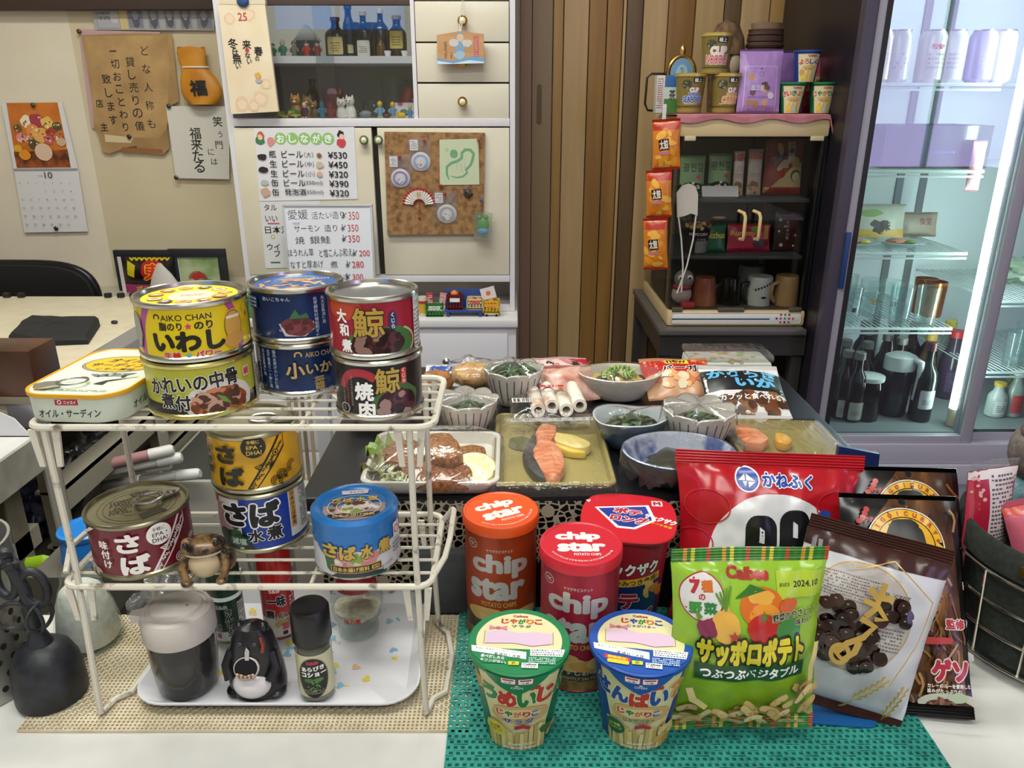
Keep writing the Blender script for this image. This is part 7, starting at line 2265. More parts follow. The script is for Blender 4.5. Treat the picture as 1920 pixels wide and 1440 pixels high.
# burger pack and squid bag leaning at the back right
d = Dec(0, 0, 1, 1)
d.rect(-60, 42, 60, 100, P('B8241E')); d.rect(-14, 60, 17, 72, P('E8C83A')); d.text('new', 1, 66, 26, 9, INK, 0.03); d.text('焼いておいし', 36, 68, 30, 7, P('E8B03A'), 0.02)
d.text('バーガー', 10, 49, 64, 15, INK, 0.04, out=(WHITE, 0.05)); d.bits(0, 30, 46, 12, 30, 6, [Q('C8744A'), Q('E0A06A'), Q('D8C8A8')], 4)
lay('burger_pack', 'red and yellow burger pack at the back right of the dishes', at(1274, 745, Y=0.92).x, 0.89, LZ + 0.009, 0.090, 0.080, 0.012, P('C89A78'), d, -68, 0.05, 0.004, 3)
d = Dec(0, 0, 1, 1)
d.poly([(-52, 40), (50, 36), (52, 74), (-50, 82)], P('16181C')); d.text('かりっさ', 0, 70, 84, 18, P('5AACD8'), 0.05, -0.06); d.text('いか', 14, 52, 50, 17, P('5AACD8'), 0.05, -0.06)
d.bits(6, 20, 48, 15, 40, 7, [Q('6A3E1E'), Q('8A5A30'), Q('4A2A18')], 7); d.text('カプッと食べれる！', 6, 28, 78, 9, WHITE, 0.02, 0.04)
lay('squid_bag', 'white and black bag with light blue lettering behind the navy striped bowl', at(1392, 780, Y=0.86).x, 0.830, LZ + 0.009, 0.098, 0.094, 0.012, P('D2D0CC'), d, -68, -0.05, 0.006, 5)
a = at(1362, 708, Y=0.99)
t = thing('deli_box', 'clear lidded tray with green and pink contents at the far back', 'tray', (a.x, 1.0, LW))
MB().box((-0.055, -0.03, 0), (0.055, 0.03, 0.03), Q('C9CBC0'), 0.006).build('tray', t)
mb = MB(); d = big(); d.bits(0, 0, 48, 24, 40, 5, [N('A8B878'), N('C88A78'), N('D8D4C0')], 5); d.put(mb, on_top(0.03)); mb.build('filling', t)
MB().box((-0.056, -0.031, 0.031), (0.056, 0.031, 0.041), FILM, 0.004).build('lid', t)
# croquette pack, pink and black packs, white and blue pack
a = at(890, 738, Y=0.96)
t = thing('croquette', 'breaded croquette in clear wrap behind the red striped bowl', 'croquette', (a.x, 0.965, LW))
MB().ball((0, 0, 0.016), (0.032, 0.026, 0.016), noisy('croquette_crumb', 'A8783A', 'CFA468', 90, 0.5, bump=0.8), 22, wob=0.2).build('body', t)
MB().ball((0, 0, 0.0185), (0.038, 0.031, 0.0195), FILM, 24, wob=0.35, seed=3).build('film', t)
a = at(836, 740, Y=0.95)
t = thing('croquette', 'browner croquette partly hidden left of the red striped bowl', 'croquette', (at(818, 745, Y=0.93).x, 0.935, LW))
MB().ball((0, 0, 0.016), (0.022, 0.022, 0.016), noisy('croquette_crumb2', '7A4A22', 'A8703A', 90, 0.5, bump=0.8), 20, wob=0.2, seed=4).build('body', t)
d = Dec(0, 0, 1, 1); d.text('徳用', 0, 34, 50, 18, Q('2A4A9A'), 0.04); d.text('使用', 0, 14, 50, 16, INK, 0.04)
lay('paper_pack', 'white pack with blue lettering behind the wire rack end', a.x, 0.945, LZ + 0.006, 0.058, 0.048, 0.006, N('D8D8DA'), d, -70, 0.0, 0.003, 6)
d = Dec(0, 0, 1, 1); d.bits(0, 30, 34, 24, 30, 7, [P('2A2A2E'), P('C87A80'), P('D8B8B4')], 6, 1.6); d.poly([(10, 52), (44, 60), (40, 40)], P('B02030'))
lay('sausage_pack', 'pink and black patterned packet between the two back bowls', at(1052, 738, Y=0.95).x, 0.95, LZ + 0.007, 0.075, 0.065, 0.010, P('C8A8A4'), d, -74, 0.0, 0.005, 7)
MB().sheet([(-0.022, 0), (0.02, 0.008), (0.03, 0.022), (-0.005, 0.012), (-0.02, 0.016)], 0.004, Q('B0222E')).build('foil_corner', loc=(at(1068, 702, Y=1.0).x, 1.0, LZ + 0.03), rot=(-0.3, 0, 0), label='folded red packet corner at the back between the bowls', cat='packet').location.z = at(1068, 706, Y=1.0).z
lay('clear_pack', 'clear crinkled packet of pink pieces left of the wide bowl', at(1075, 745, Y=0.90).x, 0.895, LZ + 0.006, 0.07, 0.06, 0.012, noisy('pink_pieces', 'B06A5A', 'D8B8A8', 50, 0.3), None, -60, 0.2, 0.004, 9)
# ---- white wire rack
RK = noisy('worn_white_wire', '6A5F4A', 'CFC9B9', 75, 0.45, 6, lo=0.30, hi=0.42)
RX0, RX1, RY0, RY1 = -0.345, -0.056, 0.502, 0.607
Z1R, Z2R = 1.0345, 0.9015
rk = thing('wire_rack', 'white two-tier wire rack holding the food cans', 'rack', (-0.2, 0.55, CZ))
o = Vector((-0.2, 0.55, CZ))
def L(*p):
 return tuple(Vector(p) - o)
def shelfw(z, x0, x1, y0, y1):
 mb = MB()
 loop = [L(x0 + (x1 - x0) / 2 + px, y0 + (y1 - y0) / 2 + py, z) for px, py in rrect(x1 - x0, y1 - y0, 0.012, 4)]
 mb.tube(loop, 0.0027, RK, 8, True)
 n = 5
 for k in range(1, n + 1):
  y = y0 + (y1 - y0) * k / (n + 1)
  mb.tube([L(x0 + 0.002, y, z), L(x1 - 0.002, y, z)], 0.0013, RK, 6)
 for k in range(1, 3):
  x = x0 + (x1 - x0) * k / 3
  mb.tube([L(x, y0, z - 0.0026), L(x, y1, z - 0.0026)], 0.0016, RK, 6)
 mb.build('shelf', rk)
shelfw(Z1R, RX0, RX1, RY0, RY1)
shelfw(Z2R, RX0 - 0.001, RX1 - 0.006, RY0, RY1 + 0.006)
# side handles of the lower shelf
mb = MB()
mb.tube([L(RX1 - 0.006, 0.60, Z2R), L(RX1 + 0.004, 0.598, Z2R + 0.014), L(RX1 + 0.006, 0.585, Z2R + 0.020), L(RX1 + 0.006, 0.54, Z2R + 0.020), L(RX1 + 0.003, 0.525, Z2R + 0.012), L(RX1 - 0.006, 0.515, Z2R)], 0.0024, RK, 8)
mb.build('side_loop', rk)
mb = MB()
mb.tube([L(RX0 - 0.001, 0.60, Z2R), L(RX0 - 0.006, 0.59, Z2R + 0.014), L(RX0 - 0.006, 0.53, Z2R + 0.018), L(RX0 - 0.002, 0.512, Z2R + 0.006)], 0.0024, RK, 8)
mb.build('side_loop', rk)
for (xt, xb, s) in ((RX0 + 0.012, RX0 + 0.010, -1), (RX1 - 0.017, RX1 - 0.014, 1)):
 # front leg, jogged foot rail, rear leg: one bent wire
 yf, yr = RY0 + 0.001, RY1 - 0.001
 f_, r_ = yf - 0.006, yr + 0.004
 pts_ = [(xt, yf, Z1R - 0.002), (xt, yf + 0.001, Z2R + 0.02), (xb, f_, CZ + 0.006), (xb + 0.001 * s, f_ + 0.002, CZ + 0.0058)]
 pts_ += [(xb + 0.004 * s, f_ + 0.016, CZ + 0.0058), (xb + 0.014 * s, f_ + 0.024, CZ + 0.0058), (xb + 0.016 * s, f_ + 0.07, CZ + 0.0058), (xb + 0.010 * s, r_ - 0.012, CZ + 0.0058), (xb + 0.002 * s, r_ - 0.002, CZ + 0.0058), (xb, r_, CZ + 0.008), (xt, yr, Z2R), (xt, yr, Z1R - 0.002)]
 if s < 0:
  pts_ = [(x if 3 > i or i > 8 else 2 * xb - x, y, z) for i, (x, y, z) in enumerate(pts_)]
 MB().tube([L(*p) for p in pts_], 0.0025, RK, 8).build('leg_frame', rk)
 for (z, yy) in ((Z1R, yf), (Z2R, yf), (Z1R, yr), (Z2R, yr)):
  mb = MB()
  for dx in (-0.0085, 0.0085):
   mb.sheet([(xt + dx - 0.0028 - o.x, z - 0.002 - o.z), (xt + dx + 0.0028 - o.x, z - 0.002 - o.z), (xt + dx * 0.74 + 0.002 - o.x, z - 0.031 - o.z), (xt + dx * 0.74 - 0.002 - o.x, z - 0.031 - o.z)], 0.0022, RK, TR(0, yy - o.y, 0))
  mb.build('leg_bracket', rk)

# ---- food cans
def can(label, x, y, z, r, h, body, rz, dec=None, lid='plain', lidm=None, top=None, rimm=None, step=2.5, band=0.0035, group=None, ring=False, ringrot=0.0, painted=False, bottom=None):
 t = thing('food_can', label, 'can', (x, y, z), (0, 0, rz), group)
 rimm = rimm or TIN
 rb = r - 0.0014
 mb = MB()
 if painted:
  mb.lathe([(r - 0.004, 0.0005), (r - 0.0015, 0.001), (r - 0.0008, 0.004)], rimm, 64)
  mb.lathe([(rb, 0.004), (rb, h - 0.012), (r - 0.001, h - 0.008), (r - 0.001, h - 0.003), (r - 0.004, h), (r - 0.008, h - 0.001), (r - 0.010, h - 0.003)], body, 64, cap=False)
 else:
  mb.lathe([(r - 0.004, 0.0014), (r - 0.002, 0), (r - 0.0004, 0.0006), (r, 0.002), (r - 0.0002, band), (rb, band + 0.001)], rimm, 64)
  mb.lathe([(rb, band + 0.001), (rb, h - band - 0.001)], body, 64, cap=False)
  mb.lathe([(rb, h - band - 0.001), (r - 0.0002, h - band), (r, h - 0.0015), (r - 0.0008, h - 0.0003), (r - 0.0018, h), (r - 0.0026, h - 0.0006), (r - 0.0032, h - 0.003)], rimm, 64, cap=False)
 if dec:
  dec.put(mb, on_cyl(rb), step, None, eps=0.03, base=0.08)
 mb.build('can_body', t)
 lz = h - 0.003
 ri = r - (0.010 if painted else 0.0032)
 mb = MB().lathe([(ri, lz), (ri - 0.001, lz - 0.0015), (ri - 0.003, lz - 0.0015), (ri - 0.004, lz - 0.0002), (ri - 0.009, lz - 0.0002), (ri - 0.010, lz - 0.0009), (ri - 0.014, lz - 0.0009), (ri - 0.015, lz - 0.0002), (0, lz - 0.0002)], lidm or TIN, 56)
 if top:
  top.put(mb, on_top(lz + 0.0001), 6, 6, eps=0.03, base=0.05)
 mb.build('lid', t)
 if ring:
  mb = MB()
  Tm = TR(0, 0, lz + 0.0016, rz=ringrot)
  mb.tube([(0.010 + 0.011 * cos(2 * pi * k / 28), 0.0085 * sin(2 * pi * k / 28), 0.0015) for k in range(28)], 0.0015, STEEL, 8, True, T=Tm)
  mb.prism([(0.018, -0.0065), (0.032, -0.0045), (0.0345, 0.0), (0.032, 0.0045), (0.018, 0.0065)], 0.0, 0.0016, STEEL, Tm)
  mb.lathe([(0.0035, 0.0015), (0.0035, 0.0028), (0, 0.003)], STEEL, 14, Tm @ Matrix.Translation((0.027, 0, 0)))
  mb.build('pull_ring', t)
 return t

def cdec(r, h):
 return Dec(-r * 1000 * 2.0, 3, r * 1000 * 2.0, h * 1000 - 3)

TS = Z1R + 0.0032
BS = Z2R + 0.0032
# --- yellow sardine can (top of the left stack) and green fish-bone can
R1, H1 = 0.0395, 0.0425
YEL = P('D8BE14')
d = cdec(R1, H1)
d.ring(-2, 8, 41, 52, 6, P('A8508E'), 60, radians(-15), radians(195))
d.text('AIKO CHAN', -3, 32.5, 34, 4.2, N('2A2412'), 0.012); d.ring(-23, 32.8, 2.4, 2.4, 1.0, N('2A2412'), 20, -0.6, pi + 0.6)
d.text('脂のり', -14, 26.5, 16, 6, N('2A2412'), 0.04); d.star(-2, 26.2, 2.6, P('C83A5A')); d.text('のり', 8, 26.5, 12.5, 6, N('2A2412'), 0.04)
d.text('いわし', -3, 15.5, 50, 15, Q('16130C'), 0.06)
d.text('生姜', -15, 5.8, 12, 5.2, P('C02A2A'), 0.05, out=(WHITE, 0.03)); d.star(-4, 5.6, 2.6, P('6AA8B0')); d.text('パワー', 9, 5.8, 18, 5.2, P('C02A2A'), 0.05, out=(WHITE, 0.03))
for (x, y, r_, c) in ((41, 32, 2.6, 'D8A81E'), (46, 27, 2.6, 'C84A78'), (42, 22, 2.4, 'D8A81E'), (52, 33, 4, '5AA0B0'), (34, 9, 3, '5AA8B8')):
 d.star(x, y, r_, M(c, 0.3))
d.blob(30, 22, 8, 11, Q('C89A4A'), 3, 0.3); d.ring(30, 22, 8, 11, 0.5, N('4A3412')); d.rect(24, 27.5, 36, 29.5, Q('E2D8C8')); d.blob(30, 12, 9, 6, Q('C4924A'), 5)
d.rect(56, 3, 70, 40, N('C8C4B8')); d.dashes(57, 5, 69, 38, 12, M('4A4840', 0.5), 3); d.blob(-44, 22, 6, 13, N('9A9A90'), 4); d.ring(-44, 22, 6, 13, 0.6, INK)
tp_ = Dec(-36, -36, 36, 36)
tp_.ell(0, 0, 33, 33, Q('E0C41E')); tp_.ell(1, -1, 16, 16, M('C9BCA6', 0.5)); tp_.dashes(-6, -3, 9, 3, 2, M('8A8078', 0.5), 4)
for k in range(11):
 a = 2 * pi * k / 11
 x, y = 24 * cos(a), 24 * sin(a)
 tp_.ell(x, y, 5.2, 4.0, M(['C88A4A', 'DED4C0', '4A4034', 'D8A85A', 'B87A5A'][k % 5], 0.4), 16, a); tp_.ring(x, y, 5.3, 4.1, 0.5, N('3A2A18'), 18); tp_.ell(x, y + 1, 2.6, 1.6, M(['E2C89A', 'C86A5A', 'E8E0D0', 'B86A3A', 'E8D8A8'][k % 5], 0.4), 12)
can('yellow sardine can with bold black lettering, on top of the green can', -0.2335, 0.546, TS + 0.0425, R1, H1, YEL, radians(20), d, top=tp_, lidm=TIN)
H1b = 0.0420
d = cdec(R1, H1b)
LIME = P('B4B43A')
d.rect(-90, 0, 90, 12, Q('1C1A14'))
d.blob(12, 11, 26, 16, P('CFCCC4'), 3, 0.05); d.blob(11, 11, 21, 11.5, Q('8A4422'), 5, 0.12)
d.bits(11, 11, 19, 10, 60, 3.4, [Q('A85A30'), Q('C07A4A'), Q('6E3218'), Q('B8907A'), Q('4A2A1C')], 5, 1.25)
for k in range(5):
 d.line([(9 + k * 0.8, 17 - k * 1.2), (15 + k * 0.8, 14 - k * 1.2)], 1.0, N('6A8A3A'))
d.text('れいの中骨', -1, 28, 54, 13, Q('14120F'), 0.035, 0.05, out=(WHITE, 0.03)); d.text('か', -33, 25, 11, 12, Q('14120F'), 0.035, out=(WHITE, 0.03))
d.text('煮', -25, 15, 11, 12, Q('14120F'), 0.035, out=(WHITE, 0.03)); d.text('付', -14, 13.5, 11, 12, Q('14120F'), 0.035, out=(WHITE, 0.03))
d.rr(34, 29, 6.5, 7.5, 1, Q('D8C8B8')); d.text('鯛', 34, 29, 5.4, 6, N('B83A4A'), 0.03)
d.rect(46, 3, 62, 38, N('C4C0B2')); d.dashes(47, 5, 61, 36, 12, M('5A5850', 0.5), 9)
can('yellow green can with black brushed lettering and a stew picture, under the sardine can', -0.233, 0.545, TS, R1, H1b, LIME, radians(22), d, rimm=GOLDTIN)
# --- two blue cans
R2, H2 = 0.0365, 0.0425
NAVY = noisy('blue_foil_label', '0A1C40', '143468', 22, 0.25)
LB = Q('B8C4D8')
d = cdec(R2, H2)
d.text('あいこちゃん', -14, 34.5, 22, 3, LB, 0.01)
d.ring(-12, 11, 1, 1, 0.3, LB)
d.poly([(-13, 16), (-9, 6.5), (6, 6), (13, 11), (13, 17), (0, 18)], P('C4B8BC')); d.blob(1, 14, 12, 7, P('6A3038'), 4, 0.2); d.bits(1, 14, 10, 5, 16, 2.6, [P('7E4048'), P('55242C')], 3)
d.poly([(-5, 20), (0, 27), (3, 22), (8, 24), (10, 20)], Q('3A6A4A'))
for i, s_ in enumerate(('北海道産ビート糖使用', '丸大豆醤油使用', '化学調味料増粘剤不使用')):
 d.chars(s_, 27 - i * 6, 34, 3.1, LB, 0.01, dy=-3.1)
d.rect(-46, 26, -30, 36, P('12305E')); d.ring(-38, 31, 8, 5, 0.4, LB, 4, pi / 4, 2 * pi + pi / 4); d.dashes(-44, 27, -31, 35, 3, LB, 4)
tp_ = Dec(-34, -34, 34, 34); tp_.ell(0, 0, 31, 31, P('24508E')); tp_.text('AIKO CHAN', 10, 13, 30, 5, Q('C8A878'), 0.02)
tp_.bits(-2, -4, 24, 18, 30, 3.4, [Q('C89A68'), Q('B08458')], 5, 1.6)
can('dark blue can, upper of the blue pair, with a bowl picture', -0.168, 0.588, TS + 0.0425, R2, H2, NAVY, radians(12), d, top=tp_)
d = cdec(R2, H2)
for i, s_ in enumerate(('国内水揚げ小いか使用', '北海道産ビート糖使用', '丸大豆醤油使用', '化学調味料増粘剤不使用')):
 d.chars(s_, -20 - i * 5.2, 36, 3.1, LB, 0.01, dy=-3.1)
d.ring(-1, 34, 3, 3, 1.3, Q('B89868'), 20, -0.5, pi + 0.5); d.text('AIKO CHAN', 16, 34, 24, 4, Q('B89868'), 0.01)
d.text('小', -4, 22, 14, 13, Q('BFA070'), 0.03, out=(P('14182A'), 0.04)); d.text('いか', 14, 23, 20, 9, Q('BFA070'), 0.03, out=(P('14182A'), 0.04)); d.text('醤', 13, 11, 8, 11, Q('A88A5A'), 0.02); d.chars('いか味', 6, 4.5, 4, LB, 0.0, dx=8, dy=0)
d.blob(-44, 14, 7, 9, P('6A2E34'), 3)
can('dark blue can, lower of the blue pair, with gold lettering', -0.168, 0.588, TS, R2, H2, NAVY, radians(12), d)
# --- whale meat cans
R3, H3 = 0.0328, 0.0445
d = cdec(R3, H3)
GLD = M('C0A04C', 0.3, 0.3)
d.blob(-24, 36, 15, 8, P('B8442E'), 3); d.blob(4, 10, 24, 15, Q('3E6A34'), 4, 0.2); d.ring(6, 11, 25, 14, 1.6, Q('A8BC84'), 40, -1.5, 0.9); d.blob(1, 11, 19, 12, G25('2A0E12'), 5, 0.15)
d.bits(1, 11, 17, 10, 34, 3.6, [M('3A1418', 0.2), M('501E22', 0.2), M('1E0A0C', 0.2), M('8A6A60', 0.2)], 6)
d.text('鯨', -5, 27, 22, 21, GLD, 0.02, out=(P('2A0A10'), 0.025)); d.text('大', -24.5, 31, 9, 10, WHITE, 0.04); d.text('和', -23, 21, 8, 9, WHITE, 0.04); d.text('煮', -21.5, 10, 8.5, 9.5, WHITE, 0.04)
d.ell(12, 27.5, 3.2, 6.6, P('1E2E5A'), 20); d.chars('くじら', 12, 31.5, 3.6, WHITE, 0.02, dy=-4); d.rect(31, 3, 46, 41, N('CFCBC8')); d.dashes(32, 4, 45, 29, 9, M('4A4A4C', 0.5), 5); d.text('エネルギー', 38, 36, 12, 4, M('4A4A4C', 0.5)); d.rect(31, 30.5, 46, 31.2, M('4A4A4C', 0.5))
can('crimson whale meat can with gold lettering, upper of the right pair', -0.0995, 0.537, TS + 0.0455, R3, H3, M('9A1A30', 0.28), radians(12), d, lidm=M('CFCFCC', 0.2, 1.0))
H3b = 0.0450
d = cdec(R3, H3b)
d.ring(-14, 22, 18, 17, 6, P('A82C3C'), 40, 0.7, pi - 0.1); d.blob(13, 12, 18, 15, Q('3E6434'), 6, 0.2); d.blob(13, 11, 16, 11, G25('2E0E18'), 3, 0.15)
d.bits(13, 11, 14, 9, 30, 3.6, [M('3E1420', 0.2), M('5A2230', 0.2), M('1E080E', 0.2), M('9A7A78', 0.2)], 8)
d.text('鯨', 6, 30, 18, 19, GLD, 0.02, out=(P('14120F'), 0.02)); d.text('焼', -11, 22.5, 14, 14, WHITE, 0.04); d.text('肉', -9.5, 8.5, 12, 14, WHITE, 0.04); d.rr(18, 32, 4.6, 12, 1, P('B83A2E')); d.chars('くじら', 18, 36, 3.4, WHITE, 0.02, dy=-3.8)
for k in range(3):
 d.chars('みそだれ味の鯨焼肉缶詰', -20 - k * 3.2, 33 - k * 2, 2.0, N('9A8A80') if k != 1 else N('A83A44'), 0, dy=-2.1)
d.ring(-26, 9, 4, 4, 0.8, N('A8A8A8'), 20)
can('black whale meat can with white lettering, lower of the right pair', -0.0985, 0.537, TS, R3, H3b, M('171417', 0.28), radians(10), d, rimm=TIN)
# --- flat sardine tin
ox, oy = -0.309, 0.556
sd = thing('sardine_tin', 'flat pale green sardine tin with a yellow rim at the rack corner', 'tin', (ox, oy, TS), (0, 0, radians(-4)))
W_, D_, H_ = 0.076, 0.108, 0.021
PALE = P('C4CDBC')
def rg(sx, z, r_=0.020):
 return [(x, y, z) for x, y in rrect(W_ * sx, D_ * (1 - (1 - sx) * W_ / D_), r_, 8)]
mb = MB(); loft(mb, [rg(0.93, 0.0005), rg(0.95, 0.0), rg(0.965, 0.002), rg(0.975, H_ - 0.003)], PALE, True, False)
d = Dec(-40, 0, 40, 21); d.poly([(-9, 13), (8, 13.4), (8, 17.8), (-9, 17.2)], P('A82440')); d.ring(-5.6, 15.4, 1.6, 1.6, 0.6, WHITE, 16); d.text('ニッスイ', 2, 15.4, 9, 2.6, WHITE, 0.04)
d.text('オイル・サーディン', 0, 7, 46, 6.5, INK, 0.015, 0.03, sh=0.2)
def tinfront(x, y, l):
 s_ = 0.965 + 0.01 * y / 21
 hw_, hd_ = W_ * s_ / 2, D_ * (1 - (1 - s_) * W_ / D_) / 2
 q = abs(x / 1000) - (hw_ - 0.020)
 yy = -hd_ if q <= 0 else -hd_ + 0.020 - sqrt(max(0, 0.020 ** 2 - min(q, 0.0199) ** 2))
 return (x / 1000, yy - l / 1000, y / 1000)
d.put(mb, tinfront, 2.5)
d = Dec(-50, 0, 50, 21); d.text('オイル・サーディン', -6, 8, 56, 6.5, INK, 0.015, 0.03, sh=0.2); d.put(mb, lambda x, y, l: (W_ * (0.965 + 0.01 * y / 21) / 2 + l / 1000, x / 1000, y / 1000), None)
mb.build('tin_body', sd)
mb = MB(); loft(mb, [rg(0.975, H_ - 0.003), rg(1.0, H_ - 0.0025), rg(1.005, H_ - 0.0008), rg(1.0, H_ + 0.0004), rg(0.975, H_ + 0.0006), rg(0.955, H_ - 0.0004)], Q('D89A1A'), False, False); mb.build('rim', sd)
mb = MB(); loft(mb, [rg(0.957, H_ - 0.0003), rg(0.5, H_ - 0.0006)], P('D2D8C2'))
d = Dec(-36, -52, 36, 52)
d.ell(2, 16, 30, 20, Q('3A2614')); d.ell(2, 16, 29, 19.2, P('D2D8C2')); d.ell(2, 16, 28.4, 18.6, Q('3A2614')); d.ell(2, 16, 27.6, 17.8, P('E0AE1A'))
d.text('オイル', 3, 24, 30, 9, INK, 0.03, sh=0.25); d.text('サーディン', 2, 13, 44, 9, INK, 0.03, sh=0.25); d.text('レモン風味', 4, 3.5, 30, 5, INK, 0.01, sh=0.2)
d.poly([(5, 42), (28, 44), (28, 50), (5, 48)], P('A82440')); d.text('ニッスイ', 17, 46, 18, 4, WHITE, 0.03)
d.poly([(-8, -9), (26, -4), (20, -11), (-2, -14)], N('6A7068')); d.bits(8, -10, 16, 3, 14, 2, [N('2A2C2A'), N('9AA098')], 3, 1.5); d.poly([(6, -30), (12, -22), (30, -14), (32, -12), (14, -24), (14, -31)], INK); d.dashes(-24, -46, 26, -42, 2, M('4A4A44', 0.5), 7)
d.put(mb, on_top(H_ - 0.0003), eps=0.03, base=0.06)
mb.build('lid', sd)
mb = MB()
Tm = TR(-0.020, -0.038, H_ + 0.0012, rz=radians(24), s=0.78)
mb.tube([(0.018 + 0.013 * cos(2 * pi * k / 28), 0.0095 * sin(2 * pi * k / 28), 0.002) for k in range(28)], 0.0013, STEEL, 8, True, T=Tm)
mb.prism([(-0.014, -0.004), (-0.006, -0.008), (0.008, -0.006), (0.008, 0.006), (-0.006, 0.008), (-0.014, 0.004)], 0, 0.0018, M('C9CBCC', 0.25, 1.0), Tm)
mb.build('pull_ring', sd)
# --- mackerel cans of the lower shelf
def saba(r, h, bg, fg, sub, inv, spot):
 d = cdec(r, h)
 F = M(fg, 0.35)
 # the fish: a slanting band with head, fins and scales
 d.poly([(4, 3), (14, 3), (47, 40), (47, 52), (40, 52)], F)
 d.poly([(6.5, 3), (12.5, 3), (46, 42), (46, 52), (43, 52)], M(bg, 0.3))
 rd = random.Random(5)
 for k in range(26):
  s_ = k / 26
  x, y = 8 + 36 * s_, 3 + 44 * s_
  d.line([(x + rd.uniform(-2, 0), y + rd.uniform(-1, 1)), (x + rd.uniform(0, 3), y + rd.uniform(-1.5, 1.5)), (x + rd.uniform(-1, 2), y + rd.uniform(0.5, 2.6))], 1.0, F)
 d.poly([(14, 26), (24, 29), (20, 21)], F); d.line([(16, 26), (20, 24)], 0.5, M(bg, 0.3)); d.line([(17, 27), (21, 25.4)], 0.5, M(bg, 0.3))
 d.poly([(28, 20), (34, 30), (29, 27)], F)
 d.ell(36, 37, 3.3, 3.3, F, 20); d.ell(36, 37, 2.3, 2.3, M(bg, 0.3), 20); d.ell(36, 37, 1.4, 1.4, F, 16)
 d.e = [([(q[0] * 0.78 + 2, q[1] * 0.86 + 1) + tuple(q[2:]) for q in v], f, m) for v, f, m in d.e]
 for (x, y, q) in ((28, 9, 4.2), (34, 8, 4), (39, 12, 4), (33, 13, 4.2), (43, 18, 4), (-42, 8, 4), (-36, 6, 3.6), (-46, 13, 4)):
  for rr_ in (q, q * 0.62, q * 0.26):
   d.ring(x, y, rr_, rr_, 0.7, F, 18, 0, pi * 1.5)
 d.line([(-52, 36), (-42, 40), (-33, 46)], [1, 2, 3], F)
 d.text('さ', -8, 33 if h < 0.05 else 35, 17, 16, F, 0.05, out=None); d.text('ば', -5, 14.5 if h < 0.05 else 16, 21, 17, F, 0.05)
 d.chars(sub, -26, 32 if h < 0.05 else 36, 7.6, F, 0.03, dy=-8.2, dx=0.6)
 d.ell(14, 36 if h < 0.05 else 41, 9, 9, M(spot, 0.35)); k_ = 36 if h < 0.05 else 41
 I = M(inv, 0.4)
 d.text('手軽に', 14, k_ + 4.4, 9, 3.2, I, 0.01); d.text('EPA・', 14.5, k_, 11, 3.2, I, 0.01); d.text('DHA!', 14, k_ - 4.6, 11, 3.6, I, 0.015)
 return d
R4, H4 = 0.039, 0.048
tp_ = Dec(-36, -36, 36, 36)
for q in (29, 25, 16):
 tp_.ring(0, 0, q, q, 0.5, M('6E6A4E', 0.35, 0.6))
tp_.poly([(-2, 14), (10, 17), (8, 25), (-6, 22)], N('3E3C2C')); tp_.dashes(-20, -10, -4, 14, 8, N('5A563E'), 3); tp_.poly([(4, -26), (22, -18), (17, -11), (1, -17)], N('3E3C2C')); tp_.text('かんたん', 2, 19, 11, 4, N('B0AC8A'))
can('dark red mackerel can with white lettering at the left of the lower shelf', -0.2985, 0.5425, BS, R4, H4, P('6E1426'), radians(24), saba(R4, H4, '6E1426', 'E6E2DC', '味付け', '2A2424', 'E6E2DC'), lidm=M('A8A488', 0.3, 0.9), top=tp_, rimm=M('8A866E', 0.3, 0.9), ring=True, ringrot=radians(20))
R5, H5 = 0.0368, 0.0535
can('yellow mackerel can with black lettering, on the blue and white can', -0.2125, 0.5785, BS + 0.0542, R5, 0.0505, P('D8A414'), radians(-4), saba(R5, 0.0505, 'D8A414', '1A1610', '味噌煮', 'E2C04A', '1A1610'), lidm=M('B8B49A', 0.3, 0.9), rimm=M('A8A48A', 0.3, 0.9), ring=True, ringrot=radians(10))
d = cdec(R5, H5)
d.rect(-50, 0, -14, 54, Q('D2D0CE')); d.blob(-31, 26, 13, 17, Q('B48C8E'), 3); d.blob(-26, 12, 14, 10, Q('1E241C'), 4); d.bits(-20, 20, 4, 6, 8, 3, [N('3A5A2E')], 3)
d.rect(-14, 0, 26, 54, P('1E3A96')); d.poly([(-14, 0), (-2, 0), (-14, 24)], Q('1E241C'))
d.rect(26, 8, 60, 54, Q('CFCECE')); d.rect(26, 0, 60, 8, P('1A2E7A')); d.rr(30, 33, 6.2, 34, 1, Q('C0945A')); d.chars('日本のさば使用', 30, 46.5, 4.0, INK, 0.015, dy=-4.4)
d.dashes(38, 12, 50, 50, 14, M('55555C', 0.5), 6); d.rr(-39, 46, 6, 7, 0.5, Q('B02A36'))
d.text('さ', -19, 36, 22, 21, INK, 0.06, out=(WHITE, 0.05)); d.text('ば', 6, 36, 24, 23, INK, 0.06, out=(WHITE, 0.05)); d.text('水', -3, 17, 13, 12, INK, 0.04, out=(WHITE, 0.04)); d.text('煮', 12, 18, 13, 13, INK, 0.04, out=(WHITE, 0.04))
d.ell(-17, 12, 9, 5.5, Q('24503A')); d.text('減塩', -17, 12, 13, 6, N('C8D0C8'), 0.02)
can('blue and white mackerel can under the yellow one', -0.2115, 0.578, BS, R5, H5, P('1A2E7A'), radians(12), d, rimm=M('A8A48A', 0.3, 0.9), lidm=TIN)
R6, H6 = 0.0352, 0.0505
d = cdec(R6, H6)
BLU = G25('1E6CB4')
d.rect(-80, 0, 80, 27, P('C8CAD0')); d.rect(-80, 27, 80, 60, BLU); d.poly([(-34, 27), (-28, 22), (-10, 19), (12, 22), (26, 29), (26, 31), (-34, 31)], BLU); d.line([(-34, 26), (-28, 21.5), (-10, 18.5), (12, 21.5), (26, 28.5)], 0.7, Q('1A2A4A'))
